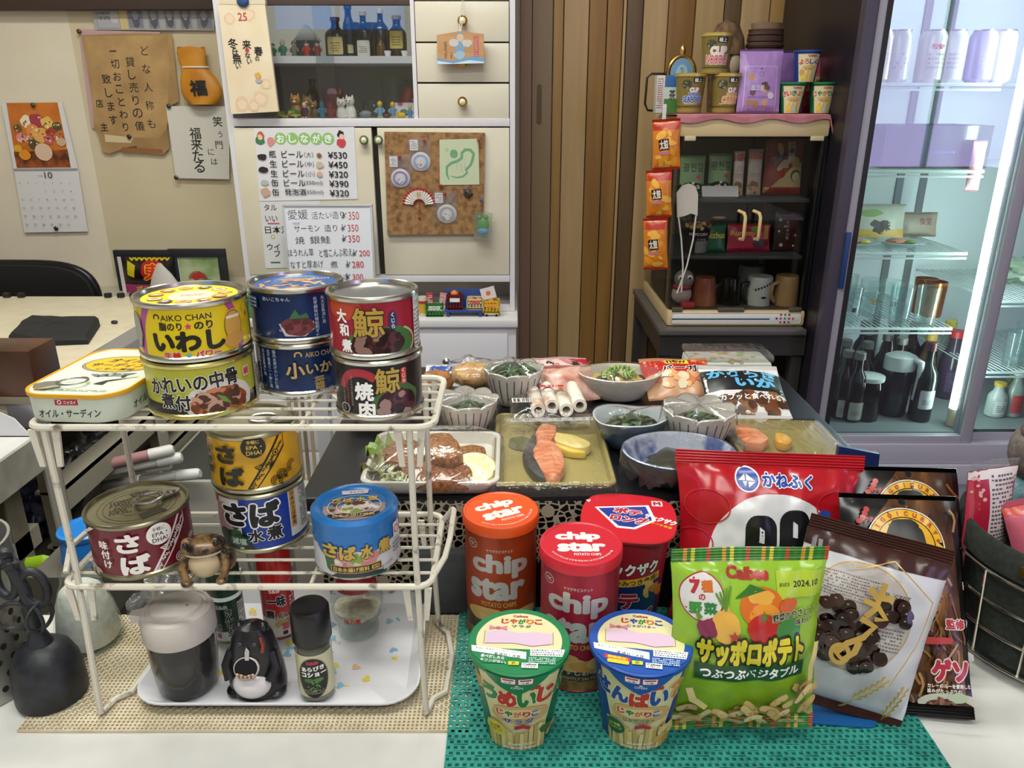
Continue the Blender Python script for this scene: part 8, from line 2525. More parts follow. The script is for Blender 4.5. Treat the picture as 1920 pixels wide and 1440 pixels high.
d.blob(-2, 17, 17, 8, Q('D8C4B8'), 3); d.bits(-10, 18, 8, 5, 16, 3, [Q('E2D6CE'), Q('C89A94'), Q('B8707A')], 4); d.bits(10, 18, 7, 5, 14, 3, [Q('D89A9A'), Q('C87A80')], 6); d.bits(0, 20, 4, 3, 6, 2.4, [Q('7AA03A')], 3); d.blob(-21, 17, 4, 9, Q('3A5A34'), 4); d.blob(0, 4, 20, 4.5, Q('24303A'), 5)
d.rect(-20, 7, 20, 13.5, Q('C0983A')); d.rect(-19.4, 7.6, 19.4, 12.9, Q('1A1C20')); d.text('日本水揚げ原料', -4, 10.2, 28, 4, Q('D8B45A'), 0.02); d.rr(15, 10.2, 6.4, 3.4, 0.6, Q('D8B45A')); d.text('使用', 15, 10.2, 5.4, 2.6, Q('1A1C20'), 0.02)
for i, (ch, w_) in enumerate(zip('さば水煮', (14, 13, 10, 11))):
 d.text(ch, -20 + i * 14.5, 26 - 1.2 * sin(i), w_, 12.5, GLD, 0.05, out=(Q('16140F'), 0.04))
d.rr(38, 33, 9, 13, 1.5, Q('D2D0D0')); d.ring(38, 33, 3.6, 3.4, 1, Q('B02A40')); d.dashes(32, 14, 44, 24, 3, M('6A6A72', 0.5), 4); d.text('盛り付け例', 25, 8.5, 11, 3, M('55555C', 0.5), 0, 0.2)
tp_ = Dec(-24, -24, 24, 24); tp_.ell(0, 0, 25, 25, M('2A6CB0', 0.2)); tp_.rect(-26, -26, 26, 1, P('9A8480')); tp_.ell(0, -4, 10, 10, M('C8C0A4', 0.2)); tp_.bits(0, -4, 18, 9, 30, 3, [G25('C89A94'), M('D8D0C8', 0.2), P('7A8A4A'), P('5A2A34')], 5); tp_.rect(-20, -20, 20, -13, P('1A1C20')); tp_.text('日本水揚げ原料', 0, -16.5, 32, 4.5, P('C8A24A'), 0.02)
for i, ch in enumerate('さば水煮'):
 tp_.text(ch, -14.5 + i * 9.6, 8, 8.6, 8.6, GLD, 0.05, out=(Q('16140F'), 0.04))
tp_.poly([(-10, 17), (10, 17), (11, 23.5), (-11, 23.5)], P('CFCFD2')); tp_.text('キョクヨ', 1, 20.2, 11, 3, Q('2A3A6A'), 0.02); tp_.ring(0, -3, 21, 18, 0.5, M('D8E0E8', 0.2)); tp_.ring(0, -3, 14, 12, 0.5, M('D8E0E8', 0.2))
can('bright blue and silver mackerel can at the right of the lower shelf', -0.1245, 0.5385, BS, R6, H6, BLU, radians(9), d, painted=True, lidm=M('4A7AB0', 0.22, 0.4), top=tp_)
# --- ceramic frog
fg_ = thing('frog_figurine', 'brown glazed frog figurine with a cream belly on the lower shelf', 'figurine', (at(392, 1100, Y=0.515).x, 0.518, BS - 0.001), (0, 0, radians(10)))
fg_.scale = (0.82, 0.82, 0.86)
FR = noisy('frog_brown_glaze', '1A0F08', '86663E', 95, 0.3, 6, lo=0.42, hi=0.6)
BL = N('B9A684')
MB().ball((0, 0.004, 0.016), (0.019, 0.018, 0.0165), FR, 24).build('body', fg_)
MB().ball((0, -0.005, 0.0145), (0.0158, 0.0138, 0.0145), BL, 22).build('belly', fg_, label='cream belly')
hb_ = MB().ball((0, -0.003, 0.031), (0.0205, 0.0155, 0.0085), FR, 24)
for s in (-1, 1):
 hb_.ball((s * 0.0125, -0.008, 0.037), (0.0055, 0.005, 0.0045), FR, 14)
 hb_.ball((s * 0.0135, -0.0122, 0.0368), 0.0028, BLACK, 12)
hb_.ball((0, -0.006, 0.0265), (0.0175, 0.012, 0.004), BL, 18)
hb_.build('head', fg_)
for s in (-1, 1):
 MB().tube([(s * 0.015, -0.006, 0.024), (s * 0.0205, -0.012, 0.014), (s * 0.0165, -0.0165, 0.003)], [0.0045, 0.004, 0.004], FR, 10).ball((s * 0.0155, -0.0185, 0.0022), (0.0055, 0.006, 0.0028), FR, 12).build('front_leg', fg_)
 MB().ball((s * 0.019, 0.006, 0.009), (0.007, 0.012, 0.009), FR, 14).build('hind_leg', fg_)

# ---- melamine tray with condiments
tr = thing('melamine_tray', 'white melamine tray with pastel hearts under the wire rack', 'tray', (-0.196, 0.576, CZ + 0.003))
W_, D_ = 0.232, 0.158
def rt(sx, z, r_):
 return [(x * (1 - 0.10 * y / D_ * 0.6), y, z) for x, y in rrect(W_ * sx, D_ - W_ * (1 - sx), r_, 8)]
TW = M('D9D9DE', 0.18)
mb = MB(); loft(mb, [rt(0.86, 0, 0.02), rt(0.9, 0.0003, 0.022), rt(0.985, 0.009, 0.028), rt(1.0, 0.0105, 0.03), rt(1.0, 0.012, 0.03), rt(0.985, 0.012, 0.028), rt(0.9, 0.003, 0.022), rt(0.6, 0.0024, 0.02)], TW)
d = Dec(-104, -68, 104, 68)
rd = random.Random(11)
for i in range(46):
 x, y = rd.uniform(-96, 96), rd.uniform(-62, 62)
 c = M(['D8C24A', '8ABCD0', 'DDB894', 'D8CC5A', '7FB4CC'][i % 5], 0.2)
 a = rd.uniform(0, 6.28)
 hs = [(16 * sin(t) ** 3 * 0.26, (13 * cos(t) - 5 * cos(2 * t) - 2 * cos(3 * t) - cos(4 * t)) * 0.26) for t in [2 * pi * k / 22 for k in range(22)]]
 d.poly([(x + u * cos(a) - v * sin(a), y + u * sin(a) + v * cos(a)) for u, v in hs], c)
for i in range(10):
 d.text('LOVE', rd.uniform(-85, 85), rd.uniform(-58, 58), 13, 4.5, M(['A8BCC8', 'D8BCA0', 'D0C890'][i % 3], 0.25), -0.01, rd.uniform(-0.5, 0.6))
d.put(mb, on_top(0.0026), eps=0.008, base=0.05)
mb.build('tray', tr)
TRZ = CZ + 0.003 + 0.0036
# soy sauce dispenser
sx_ = at(346, 1230, Y=0.528).x
soy = thing('soy_sauce_dispenser', 'glass soy sauce dispenser with a frosted white cap at the tray left', 'dispenser', (sx_, 0.5285, TRZ), (0, 0, radians(8)))
MB().lathe([(0.018, 0), (0.021, 0.001), (0.0245, 0.008), (0.0265, 0.030), (0.0272, 0.058)], glassy('stained_glass', 'D8D8D6', 1.5, 0.03, haze=0.3, hazecol='585654'), 40).build('glass', soy)
MB().lathe([(0.018, 0.003), (0.0225, 0.008), (0.0252, 0.030), (0.0256, 0.040), (0, 0.040)], M('0C0C10', 0.08), 36).build('soy_sauce', soy, label='nearly black soy sauce')
mb = MB().lathe([(0.0285, 0.056), (0.029, 0.057), (0.0288, 0.073), (0.027, 0.078), (0.024, 0.0795), (0.0235, 0.0785), (0.021, 0.079), (0.0195, 0.0815), (0.012, 0.0828), (0, 0.083)], noisy('frosted_cap', 'C0B8B0', 'CCC6C0', 20, 0.45), 40)
mb.prism([(-0.026, -0.006), (-0.036, -0.003), (-0.036, 0.003), (-0.026, 0.006)], 0.069, 0.077, M('C4BDB6', 0.45))
mb.ball((0.010, -0.004, 0.0826), (0.0012, 0.0012, 0.0005), M('6A5030', 0.5), 8)
mb.build('cap', soy)
# black tanuki ornament
tk = thing('tanuki_ornament', 'black glazed animal ornament with an open mouth and white belly', 'ornament', (at(487, 1300, Y=0.523).x, 0.525, TRZ), (0, 0, radians(-2)))
BK = noisy('black_glaze', '121114', '26252A', 60, 0.28, 4, bump=0.5)
mb = MB().lathe([(0.018, 0), (0.0232, 0.003), (0.0238, 0.012), (0.0222, 0.028), (0.0195, 0.044), (0.0165, 0.056), (0.011, 0.064), (0, 0.0665)], BK, 32, sy=0.82)
mb.ball((0.016, -0.006, 0.004), (0.009, 0.010, 0.0045), BK, 14).ball((-0.016, -0.006, 0.004), (0.009, 0.010, 0.0045), BK, 14)
mb.ball((-0.0105, 0.0, 0.062), (0.005, 0.005, 0.006), BK, 12).ball((0.0095, 0.0, 0.062), (0.005, 0.005, 0.006), BK, 12)
mb.tube([(0.0165, -0.005, 0.043), (0.0205, -0.010, 0.032), (0.0165, -0.016, 0.022)], 0.0045, BK, 10).tube([(-0.0165, -0.005, 0.043), (-0.0205, -0.010, 0.032), (-0.0165, -0.016, 0.022)], 0.0045, BK, 10)
mb.build('body', tk)
MB().ball((0, -0.009, 0.0165), (0.0172, 0.0150, 0.0152), M('D8D4D4', 0.18), 26).build('belly', tk, label='shiny white belly')
mb = MB().lathe([(0.0105, 0), (0.0105, 0.002), (0.0095, 0.0026)], P('B9B2A6'), 24, TR(0, -0.0185, 0.0365, rx=radians(62)), sx=1.0, sy=0.85, cap=False)
mb.lathe([(0.0096, 0.0024), (0, 0.0012)], P('0D0C0C'), 24, TR(0, -0.0185, 0.0365, rx=radians(62)), sx=1.0, sy=0.85)
for k in range(9):
 mb.tube([(-0.0065 + 0.0016 * k, -0.0235, 0.0295 + 0.0005 * abs(k - 4)), (-0.0065 + 0.0016 * k, -0.0238, 0.0325 + 0.0005 * abs(k - 4))], 0.001, N('8A5A3A') if k % 2 else N('C9B090'), 6)
mb.build('mouth', tk)
mb = MB()
d = big(); d.poly([(-1.4, 40), (1.8, 40), (2.6, 51), (0.2, 54), (-1.2, 50)], P('B9B6B2')); d.put(mb, lambda x, y, l: (x / 1000, -0.0178 + (y - 40) * 0.00022 - l / 1000, y / 1000), None, 3, base=0.6)
for s in (-1, 1):
 mb.ball((s * 0.006, -0.0128, 0.055), (0.0028, 0.002, 0.0022), M('3A3A3E', 0.2), 12)
mb.build('face', tk)
MB().tube([(0.0105, -0.010, 0.060), (0.013, -0.0125, 0.054), (0.012, -0.0135, 0.048)], 0.0016, N('8A3A2A'), 8).build('hat_cord', tk, label='reddish brown cord')
# pepper bottle
pb_x = at(597, 1300, Y=0.52).x
def spice(name, label, x, y, z, r, hb, hc, capm, glass, contents, ch, dec, capr=1.0, rz=0.0, capdome=False):
 t = thing(name, label, 'bottle', (x, y, z), (0, 0, rz))
 MB().lathe([(r * 0.9, 0), (r, 0.001), (r, hb * 0.86), (r * 0.86, hb)], glass, 36).build('glass', t)
 if contents:
  MB().lathe([(r * 0.86, 0.0025), (r * 0.92, 0.003), (r * 0.92, ch), (0, ch)], contents, 28).build('contents', t)
 MB().lathe([(r * capr, hb * 0.93), (r * capr * 1.02, hb * 0.94), (r * capr * 1.0, hb + hc - 0.003), (r * capr * 0.9, hb + hc - 0.0005), (r * capr * 0.6, hb + hc), (0, hb + hc + (0.002 if capdome else 0))], capm, 36).build('cap', t)
 if dec:
  mb = MB(); dec.put(mb, on_cyl(r + 0.0003), 1.5, None, eps=0.02, base=0.05); mb.build('label', t)
 return t
d = Dec(-26, 0, 26, 60)
d.rect(-26, 8, 26, 49, N('C8C4A0')); d.ell(0, 27, 12.4, 19.5, Q('171A18')); d.ring(0, 27, 12.9, 20.2, 0.3, N('6A6A4A'))
d.text('S&B', 0, 42, 10, 3.2, N('B8304A'), 0.05); d.text('あらびき', 0, 36.3, 19, 4.6, WHITE, 0.04, 0.08); d.text('コショー', 0.5, 31, 21, 5, WHITE, 0.05, 0.08)
d.blob(-4, 25, 4, 2, N('3E6A34'), 3); d.blob(4, 25.2, 4, 2, N('4A7A3A'), 4); d.bits(0, 19, 5, 5, 20, 0.8, [N('5A8A44')], 5); d.dashes(-9, 11, 9, 16, 3, M('9A9A80', 0.5), 4)
spice('pepper_bottle', 'small pepper bottle with a black cap and black oval label on the tray', pb_x, 0.5195, TRZ, 0.0145, 0.062, 0.026, Q('16171A'), GLASS, M('8E8676', 0.7), 0.05, d, 1.08, radians(8))
d = Dec(-26, 0, 26, 60)
d.rect(-26, 16, 26, 48, P('1C4030')); d.rect(-26, 6, 26, 16, Q('C2C8C4')); d.text('S&B', -2, 42, 11, 4, N('C8D0C8'), 0.04); d.chars('さんしょう', 3.5, 36, 7.2, INK, 0.05, dy=-6.2, out=(N('E0E4DE'), 0.05)); d.text('の粉', -7, 21, 7, 7, INK, 0.04, out=(N('E0E4DE'), 0.05)); d.rr(-7, 12, 4, 5, 0.6, N('B02A44')); d.rect(12, 8, 20, 44, N('D0D4D0')); d.dashes(12.5, 9, 19.5, 42, 12, M('55605A', 0.5), 3)
spice('spice_bottle', 'green labelled spice bottle behind the soy sauce dispenser', at(428, 1150, Y=0.592).x, 0.592, TRZ, 0.0142, 0.056, 0.024, Q('1C4A34'), GLASS, M('8A8A5A', 0.7), 0.012, d, 1.02, radians(10))
d = Dec(-26, 0, 26, 70)
d.rect(-26, 26, 26, 60, P('A81E20')); d.rect(-26, 6, 26, 26, Q('C2B8A8')); d.bits(4, 24, 8, 8, 10, 3, [N('8A7A44'), N('A89A5A')], 3); d.text('S&B', 0, 55, 10, 3.6, N('E0D8D0'), 0.04); d.text('一味', 1, 44, 17, 12, INK, 0.05, out=(N('E0D8D0'), 0.05)); d.text('唐', -6, 31, 9, 9, INK, 0.05, out=(N('E0D8D0'), 0.05)); d.text('辛子', 5, 29, 9, 5, INK, 0.04, out=(N('E0D8D0'), 0.04)); d.rr(7, 17, 6, 7, 0.6, N('B84A5A')); d.rr(6, 10, 4.5, 4, 1, INK); d.dashes(13, 8, 20, 50, 12, M('E0D0C8', 0.5), 5)
spice('spice_bottle', 'red labelled chilli powder bottle with a bright red cap', at(524, 1150, Y=0.598).x, 0.598, TRZ, 0.0145, 0.066, 0.030, P('C01E1A'), GLASS, M('9A3A1E', 0.7), 0.03, d, 1.02, radians(10))
aj = thing('seasoning_shaker', 'round glass seasoning shaker with a crimson cap at the back right of the tray', 'shaker', (at(670, 1150, Y=0.60).x, 0.602, TRZ), (0, 0, radians(10)))
MB().lathe([(0.016, 0), (0.0185, 0.001), (0.0185, 0.007), (0.016, 0.011), (0.0225, 0.022), (0.0245, 0.034), (0.023, 0.044), (0.017, 0.053)], GLASS, 40).build('glass', aj)
MB().lathe([(0.008, 0.012), (0.0195, 0.022), (0.0212, 0.028), (0, 0.030)], noisy('seasoning_crystals', 'B0A890', 'D0C8B4', 200, 0.8), 28).build('contents', aj)
mb = MB().lathe([(0.0185, 0.051), (0.019, 0.052), (0.0185, 0.068), (0.0165, 0.071), (0, 0.072)], P('9A1E30'), 36)
d = Dec(-40, 50, 40, 75)
for s in (0, pi):
 d.line([(-22 + k * 1.0, 57 + 1.3 * sin(k * 0.8 + s)) for k in range(45)], 0.35, N('C89A4A'))
d.put(mb, on_cyl(0.019), 1.5); mb.build('cap', aj)
mb = MB(); d = Dec(-40, 0, 40, 60); d.text('味の素', -4, 26, 15, 6, N('B81E28'), 0.03)
d.put(mb, lambda x, y, l: ((0.0228 + 0.0003 + l / 1000 + (y - 22) * 0.00012) * sin(x / 23), -(0.0228 + 0.0003 + l / 1000 + (y - 22) * 0.00012) * cos(x / 23), y / 1000), 1.5, 2); mb.build('print', aj)
# powder jar, bell, utensil cup at the left
pj = thing('powder_jar', 'clear cone-shaped jar of white powder at the left of the rack', 'jar', (at(180, 1240, Y=0.592).x, 0.592, CZ + 0.0032))
MB().lathe([(0.026, 0), (0.029, 0.002), (0.029, 0.010), (0.025, 0.035), (0.018, 0.06), (0.014, 0.068), (0.014, 0.078)], GLASS, 40).build('glass', pj)
MB().lathe([(0.025, 0.004), (0.0268, 0.010), (0.0235, 0.034), (0.0175, 0.055), (0.012, 0.060), (0, 0.063)], noisy('white_powder', 'D6D0C4', 'E8E4DC', 120, 0.9, bump=0.5), 32).build('powder', pj)
bl = thing('iron_bell', 'black cast iron hand bell with a chain link handle and rings', 'bell', (at(107, 1340, Y=0.52).x, 0.522, CZ + 0.0032))
IR = noisy('cast_iron', '101216', '22262C', 90, 0.5, bump=0.3)
MB().lathe([(0.0255, 0), (0.027, 0.0008), (0.0275, 0.004), (0.0272, 0.020), (0.0255, 0.034), (0.021, 0.045), (0.014, 0.051), (0.0085, 0.053), (0.0082, 0.055)], IR, 40).build('bell', bl)
mb = MB().lathe([(0.010, 0.052), (0.0085, 0.056), (0.0065, 0.062), (0.0055, 0.066), (0.0058, 0.070), (0.0046, 0.074)], IR, 20)
def link(cx, cz, rx, rz_, th, tilt, ph=0.0):
 return [(cx + rx * cos(q) * cos(tilt) - rz_ * sin(q) * sin(tilt), 0.004 * sin(q + ph), cz + rx * cos(q) * sin(tilt) + rz_ * sin(q) * cos(tilt)) for q in [2 * pi * k / 24 for k in range(24)]]
mb.tube([(0, 0, 0.072), (-0.002, 0.001, 0.088), (-0.001, -0.001, 0.104), (-0.007, 0, 0.122), (-0.0095, 0, 0.134)], [0.0055, 0.005, 0.0048, 0.005, 0.004], IR, 10)
mb.tube(link(-0.015, 0.112, 0.0075, 0.0125, 0, 0.35), 0.0033, IR, 10, True).tube(link(0.006, 0.105, 0.0078, 0.0145, 0, 0.35, 1), 0.0035, IR, 10, True)
mb.ball((-0.0105, 0, 0.137), (0.006, 0.005, 0.005), IR, 14, wob=0.3).ball((-0.008, 0, 0.127), (0.007, 0.006, 0.005), IR, 14, wob=0.3)
mb.build('handle', bl)
for (cx, cz, r_, ph) in ((-0.012, 0.083, 0.012, 0.3), (0.004, 0.081, 0.0125, -0.5), (0.009, 0.082, 0.0115, 1.2)):
 MB().tube([(cx + r_ * cos(q) * cos(ph), -0.006 + r_ * cos(q) * sin(ph), cz + r_ * sin(q)) for q in [2 * pi * k / 26 for k in range(26)]], 0.0016, IR, 8, True).build('ring', bl)
uh = thing('utensil_holder', 'grey metal utensil cup with round holes cut off by the left edge', 'holder', (at(-62, 1320, Y=0.52).x, 0.54, CZ))
mb = MB().lathe([(0.046, 0), (0.047, 0.001), (0.047, 0.135), (0.0478, 0.1365), (0.0455, 0.1365), (0.0455, 0.003), (0, 0.003)], noisy('dull_steel', '8A8882', 'A4A29C', 30, 0.4, metal=0.6), 48)
d = Dec(-140, 0, 140, 130)
for r_ in range(6):
 for k in range(-9, 12):
  d.ell(k * 12 + (6 if r_ % 2 else 0), 14 + r_ * 13, 2.6, 3.0, M('14130F', 0.7), 14)
d.put(mb, on_cyl(0.047), 2, eps=0.02)
mb.build('cup', uh)
# ---- snacks on the teal mat
MZ = CZ + 0.0040
def tubecan(label, x, y, h, r, col, capcol, flavour, rz, lidrot):
 t = thing('chip_tube', label, 'snack can', (x, y, MZ), (0, 0, rz))
 mb = MB().lathe([(r - 0.002, 0), (r, 0.0006), (r, 0.0015), (r - 0.0006, 0.002), (r - 0.0006, h - 0.01)], M(col, 0.32, 0.25), 64)
 R_ = r - 0.0006
 H = h * 1000
 d = Dec(-r * 1900, 2, r * 1900, H - 14)
 SV = M('C6C2C0', 0.35, 0.3)
 d.text('chip', -2, H - 40, 55, 25, SV, 0.05); d.text('star', -5, H - 64, 55, 23, SV, 0.05)
 d.text('POTATO CHIPS', -3, H - 80, 33, 5, Q('C0A050'), 0.02); d.text('ヤマザキビスケット', -2, H - 24, 24, 3.2, Q('D0C8C4'), 0.01)
 d.ring(-29, H - 21, 5.6, 4.6, 0.7, Q('C8B8B4')); d.text('YBC', -29, H - 21, 7, 3.4, Q('C8B8B4'), 0.02)
 d.rect(-80, 2, 80, 12, noisy('woven_print', '6A4A2A', '9A7A4A', 120, 0.4)); d.rect(-80, 12, 80, 27, Q('3E342E')); d.text(flavour, 0, 21, 34, 6.5, Q('C8C0B8'), 0.02); d.text('LIGHTLY SALTED', 2, 14.6, 32, 3.2, Q('B8A878'), 0.02)
 for k, (cx, cy, rx, ry) in enumerate(((-20, 31, 15, 7), (-6, 28, 16, 7), (8, 27, 16, 6), (22, 29, 15, 7), (-14, 35, 14, 4))):
  d.blob(cx, cy, rx, ry, M(['C8A05A', 'D4B070', 'C29650', 'D8B878', 'CBA660'][k], 0.4), k, 0.1)
 d.put(mb, on_cyl(R_), 2.5, eps=0.03, base=0.08)
 mb.build('tube', t)
 cm = M(capcol, 0.35)
 mb = MB().lathe([(r + 0.0002, h - 0.010), (r + 0.0014, h - 0.0098), (r + 0.0012, h - 0.001), (r + 0.0004, h), (r - 0.0012, h + 0.0002), (r - 0.0022, h - 0.0006), (0, h - 0.0006)], cm, 64)
 d = Dec(-33, -33, 33, 33)
 d.text('chip', -2, 10, 38, 16, Q('E0D8D4'), 0.06); d.text('star', 0, -6, 40, 14, Q('E0D8D4'), 0.06); d.text('POTATO CHIPS', 4, -17, 22, 3.6, Q('E0D8D4'), 0.02)
 for i, ch in enumerate('キャップのふちで手を切らないようご注意ください。'):
  a = radians(-150 + i * 5.2)
  d.text(ch, 27.5 * cos(a), 27.5 * sin(a), 2.2, 2.2, N('E0D0C8'), 0.02, a + pi / 2)
 d.put(mb, on_top(h - 0.0006, lidrot), 8, 8, eps=0.03, base=0.06)
 mb.build('cap', t)
 return t
tubecan('orange chip tube with orange cap standing furthest left on the teal mat', -0.0102, 0.617, 0.1225, 0.0335, 'A8421E', 'D8501A', 'うすしお味', radians(2), radians(24))
tubecan('crimson chip tube with red cap between the two potato stick cups', 0.0573, 0.555, 0.1260, 0.0335, 'A01E38', 'BE1E30', 'うすしお味', radians(-4), radians(4))
# tall red cup with rounded square lid
t = thing('stick_tub', 'tall red and navy snack tub with a flat red printed lid behind the crimson tube', 'tub', (0.1055, 0.613, MZ), (0, 0, radians(-10)))
h = 0.116
def sq(r, z, k=0.35):
 out = []
 for i in range(56):
  a = 2 * pi * i / 56
  q = r / (abs(cos(a)) ** 4 + abs(sin(a)) ** 4) ** 0.25
  out.append((q * cos(a) * k + r * cos(a) * (1 - k), q * sin(a) * k + r * sin(a) * (1 - k), z))
 return out
mb = MB().lathe([(0.028, 0.0015), (0.0295, 0), (0.0298, 0.001), (0.0385, h)], M('9A1E30', 0.32), 56)
d = Dec(-70, 0, 70, 116)
d.poly([(-40, 6), (44, 2), (40, 66), (24, 74), (-36, 62)], M('1C2A66', 0.32)); d.text('ザックザク', 4, 84, 52, 13, WHITE, 0.05, 0.06, out=(INK, 0.05)); d.poly([(-12, 64), (34, 70), (33, 78), (-12, 72)], M('D8A83A', 0.32)); d.text('やみつき食感!', 11, 71, 40, 6.5, INK, 0.02, 0.12)
d.text('ポテ', -6, 50, 40, 19, M('A82238', 0.32), 0.06, 0.05, out=(WHITE, 0.03)); d.text('ロング', 4, 29, 56, 18, M('A82238', 0.32), 0.06, 0.08, out=(WHITE, 0.03)); d.text('しお味', 21, 13, 24, 8, WHITE, 0.03, 0.08)
d.bits(28, 58, 12, 8, 8, 5, [M('D8B05A', 0.32), M('C8782A', 0.32)], 4, 1.5)
d.put(mb, on_cone(0.0296, 0.0386, h), 2.5, eps=0.03); mb.build('paper_cup', t)
mb = MB(); loft(mb, [sq(0.0415, h - 0.003, 0.75), sq(0.0432, h, 0.75), sq(0.0425, h + 0.0012, 0.75)], P('C01E2C'), False, True)
d = Dec(-46, -46, 46, 46)
d.poly([(-30, 16), (20, 22), (24, -6), (4, -22), (-12, -20)], WHITE); d.poly([(-27, 14), (17, 19.5), (21, -5), (3, -19), (-10, -17)], P('24368A')); d.text('ポテ', 0, 9, 26, 11, P('B0243A'), 0.07, -0.25, out=(WHITE, 0.05)); d.text('ロング', 0, -5, 34, 12, P('B0243A'), 0.07, -0.25, out=(WHITE, 0.05))
d.text('ザックザク', 28, -4, 30, 9, WHITE, 0.05, -0.5); d.text('やみつき食感', 26, -13, 24, 4, P('E0B03A'), 0.02, -0.5); d.rr(28, 25, 10, 10, 1, Q('D8D0CC')); d.text('M', 28, 25, 7, 7, P('B0243A'), 0.06); d.poly([(-38, 28), (-33, 29), (-35, 24)], WHITE); d.ring(-26, -26, 4, 3.4, 0.8, Q('E0C0C0'))
d.put(mb, on_top(h + 0.0012, radians(6)), 10, 10, eps=0.03, base=0.06); mb.build('lid', t)

# the two potato stick cups in front
def jcup(label, x, y, side, lid, word, cols, flavour, code, extra, rz):
 h, r0, r1 = 0.0800, 0.0262, 0.0372
 CR = Q('D8CE9A')
 LIDM = M(lid, 0.3)
 d = Dec(-70, 0.5, 70, h * 1000 - 1)
 d.poly([(-20, 0), (22, 0), (34, 88), (-31, 88)], CR)
 d.poly([(-31, 88), (34, 88), (32, 80), (10, 88), (-10, 80), (-29, 76)], Q('E0D8A8'))
 n = len(word)
 for i, ch in enumerate(word):
  u = i - (n - 1) / 2
  d.text(ch, u * 14.2, 60 + abs(u) * 2.2, 15, 18, M(cols[i], 0.32), 0.07, -u * 0.05, out=(Q('E8E0B8'), 0.04))
 d.text('Calbee', 4, 75, 24, 6, Q('A8322A'), 0.05)
 d.blob(2, 42, 24, 10, N('C8A468'), 3, 0.3); d.blob(0, 44, 17, 6, N('DCC490'), 5, 0.2)
 for i, ch in enumerate('じゃがりこ'):
  d.text(ch, -13 + i * 6.6, 44.5, 6.2, 6.6, M(['B03A2A', '2E7A3A', 'C8702A', 'B03A2A', '2E5A9A'][i], 0.35), 0.06, out=(Q('EEE6C8'), 0.05))
 d.text(flavour, 1, 36.5, 24, 5.6, M('2E6A3A' if lid[1] != 'E' else '24408A', 0.35), 0.04, out=(Q('EEE6C8'), 0.04))
 rd = random.Random(len(word) + len(flavour))
 for k in range(13):
  x0 = -24 + k * 3.9
  d.line([(x0, 1), (x0 + rd.uniform(-1.5, 1.5), 22 + 9 * abs(k - 6) / 6 + rd.uniform(-3, 3))], 3.4, M(['C8AE6A', 'D8C080', 'BFA25A', 'DFCC94'][k % 4], 0.4))
 d.ell(-18, 24, 8.4, 8.4, M('C8C03A' if side == '1B6A44' else '2A5A3A', 0.35), 24); d.text('ロゴ変', -18, 26, 10, 3.4, M('B03A2A' if side == '1B6A44' else 'D8D03A', 0.35), 0.04, 0.1); d.text('パッケージ', -18, 22, 12, 3, M('B03A2A' if side == '1B6A44' else 'D8D03A', 0.35), 0.03, 0.1)
 d.poly([(-2, 31), (4, 33.5), (10, 31), (10, 27), (4, 29), (-2, 27)], Q('B02A44'))
 if side == '1B6A44':
  d.blob(24, 22, 6, 5, N('3A6A34'), 4); d.line([(26, 12), (34, 26)], 3, N('C8A86A')); d.line([(25, 18), (36, 20)], 1.6, N('C0503A'))
 else:
  d.bits(24, 18, 9, 10, 14, 4, [N('D0A85A'), N('C08A3A'), N('DCC47A')], 5)
 d.text('Jagarico', 3, 9, 22, 3.4, WHITE, 0.02); d.text('original flavor' if side == '1B6A44' else 'butter potato flavor', 3, 4.5, 28, 3.2, WHITE, 0.02)
 d.e = [([(q[0], q[1] * 0.885) + tuple(q[2:]) for q in v], f, m) for v, f, m in d.e]
 L_ = Dec(-42, -42, 42, 42)
 L_.ell(0, 0, 37.6, 37.6, LIDM, 56)
 vs = [(33 * cos(a), 33 * sin(a)) for a in [pi * k / 30 for k in range(-3, 34)]]
 L_.poly(vs, Q('D8CEA0'))
 for i, ch in enumerate('じゃがりこ'):
  L_.text(ch, -12 + i * 6.6, 22.5, 6.4, 6.4, M(['B03A2A', 'B8502A', '2E7A3A', 'C8702A', 'B03A2A'][i] if side == '1B6A44' else ['B03A2A', '2A4A9A', '2E7A3A', 'C8702A', '2A4A9A'][i], 0.35), 0.06)
 L_.text('Calbee', 0, 29, 12, 2.8, Q('A8322A'), 0.04); L_.text(flavour, 1, 16.4, 16 if len(flavour) < 4 else 22, 3.4, M('3A6A5A' if side == '1B6A44' else '24408A', 0.35), 0.02)
 L_.poly([(-26, -5), (-26, 9), (-12, 11), (0, 8), (12, 10), (25, 8), (25, -4), (10, -7), (-4, -4)], N('CDB2C8')); L_.line([(-27, -6), (-27, 10)], 0.4, M('6A5A6A', 0.5)); L_.line([(26, -5), (26, 10)], 0.4, M('6A5A6A', 0.5)); L_.line([(-26, -5), (-4, -4), (10, -7), (25, -4)], 0.4, M('8A6A8A', 0.5))
 PK = N('CC7A90')
 L_.poly([(-24, 11), (-17, 13.5), (-24, 16.5)], PK); L_.poly([(-10, 11), (-17, 13.5), (-10, 16.5)], PK); L_.ell(-17, 13.6, 2, 1.8, N('B8607A'), 16)
 L_.poly([(-36, -12), (36, -12), (33, -20), (26, -27), (-26, -27), (-34, -18)], LIDM)
 L_.poly([(-36, -8), (6, -14), (6, -22), (-35, -14.5)], WHITE); L_.text('本品に含まれているアレルゲン', -15, -13, 36, 2.6, INK, 0.0, -0.14); L_.text('乳成分・大豆', -8, -18.3, 20, 3.2, INK, 0.02, -0.14)
 L_.poly([(9, -10), (35, -10), (33, -18), (9, -18)], WHITE); L_.dashes(10, -17.5, 33, -10.6, 3, M('55555A', 0.5), 4); L_.dashes(8, -27, 28, -19.4, 4, N('C8D8E0'), 5)
 extra(L_)
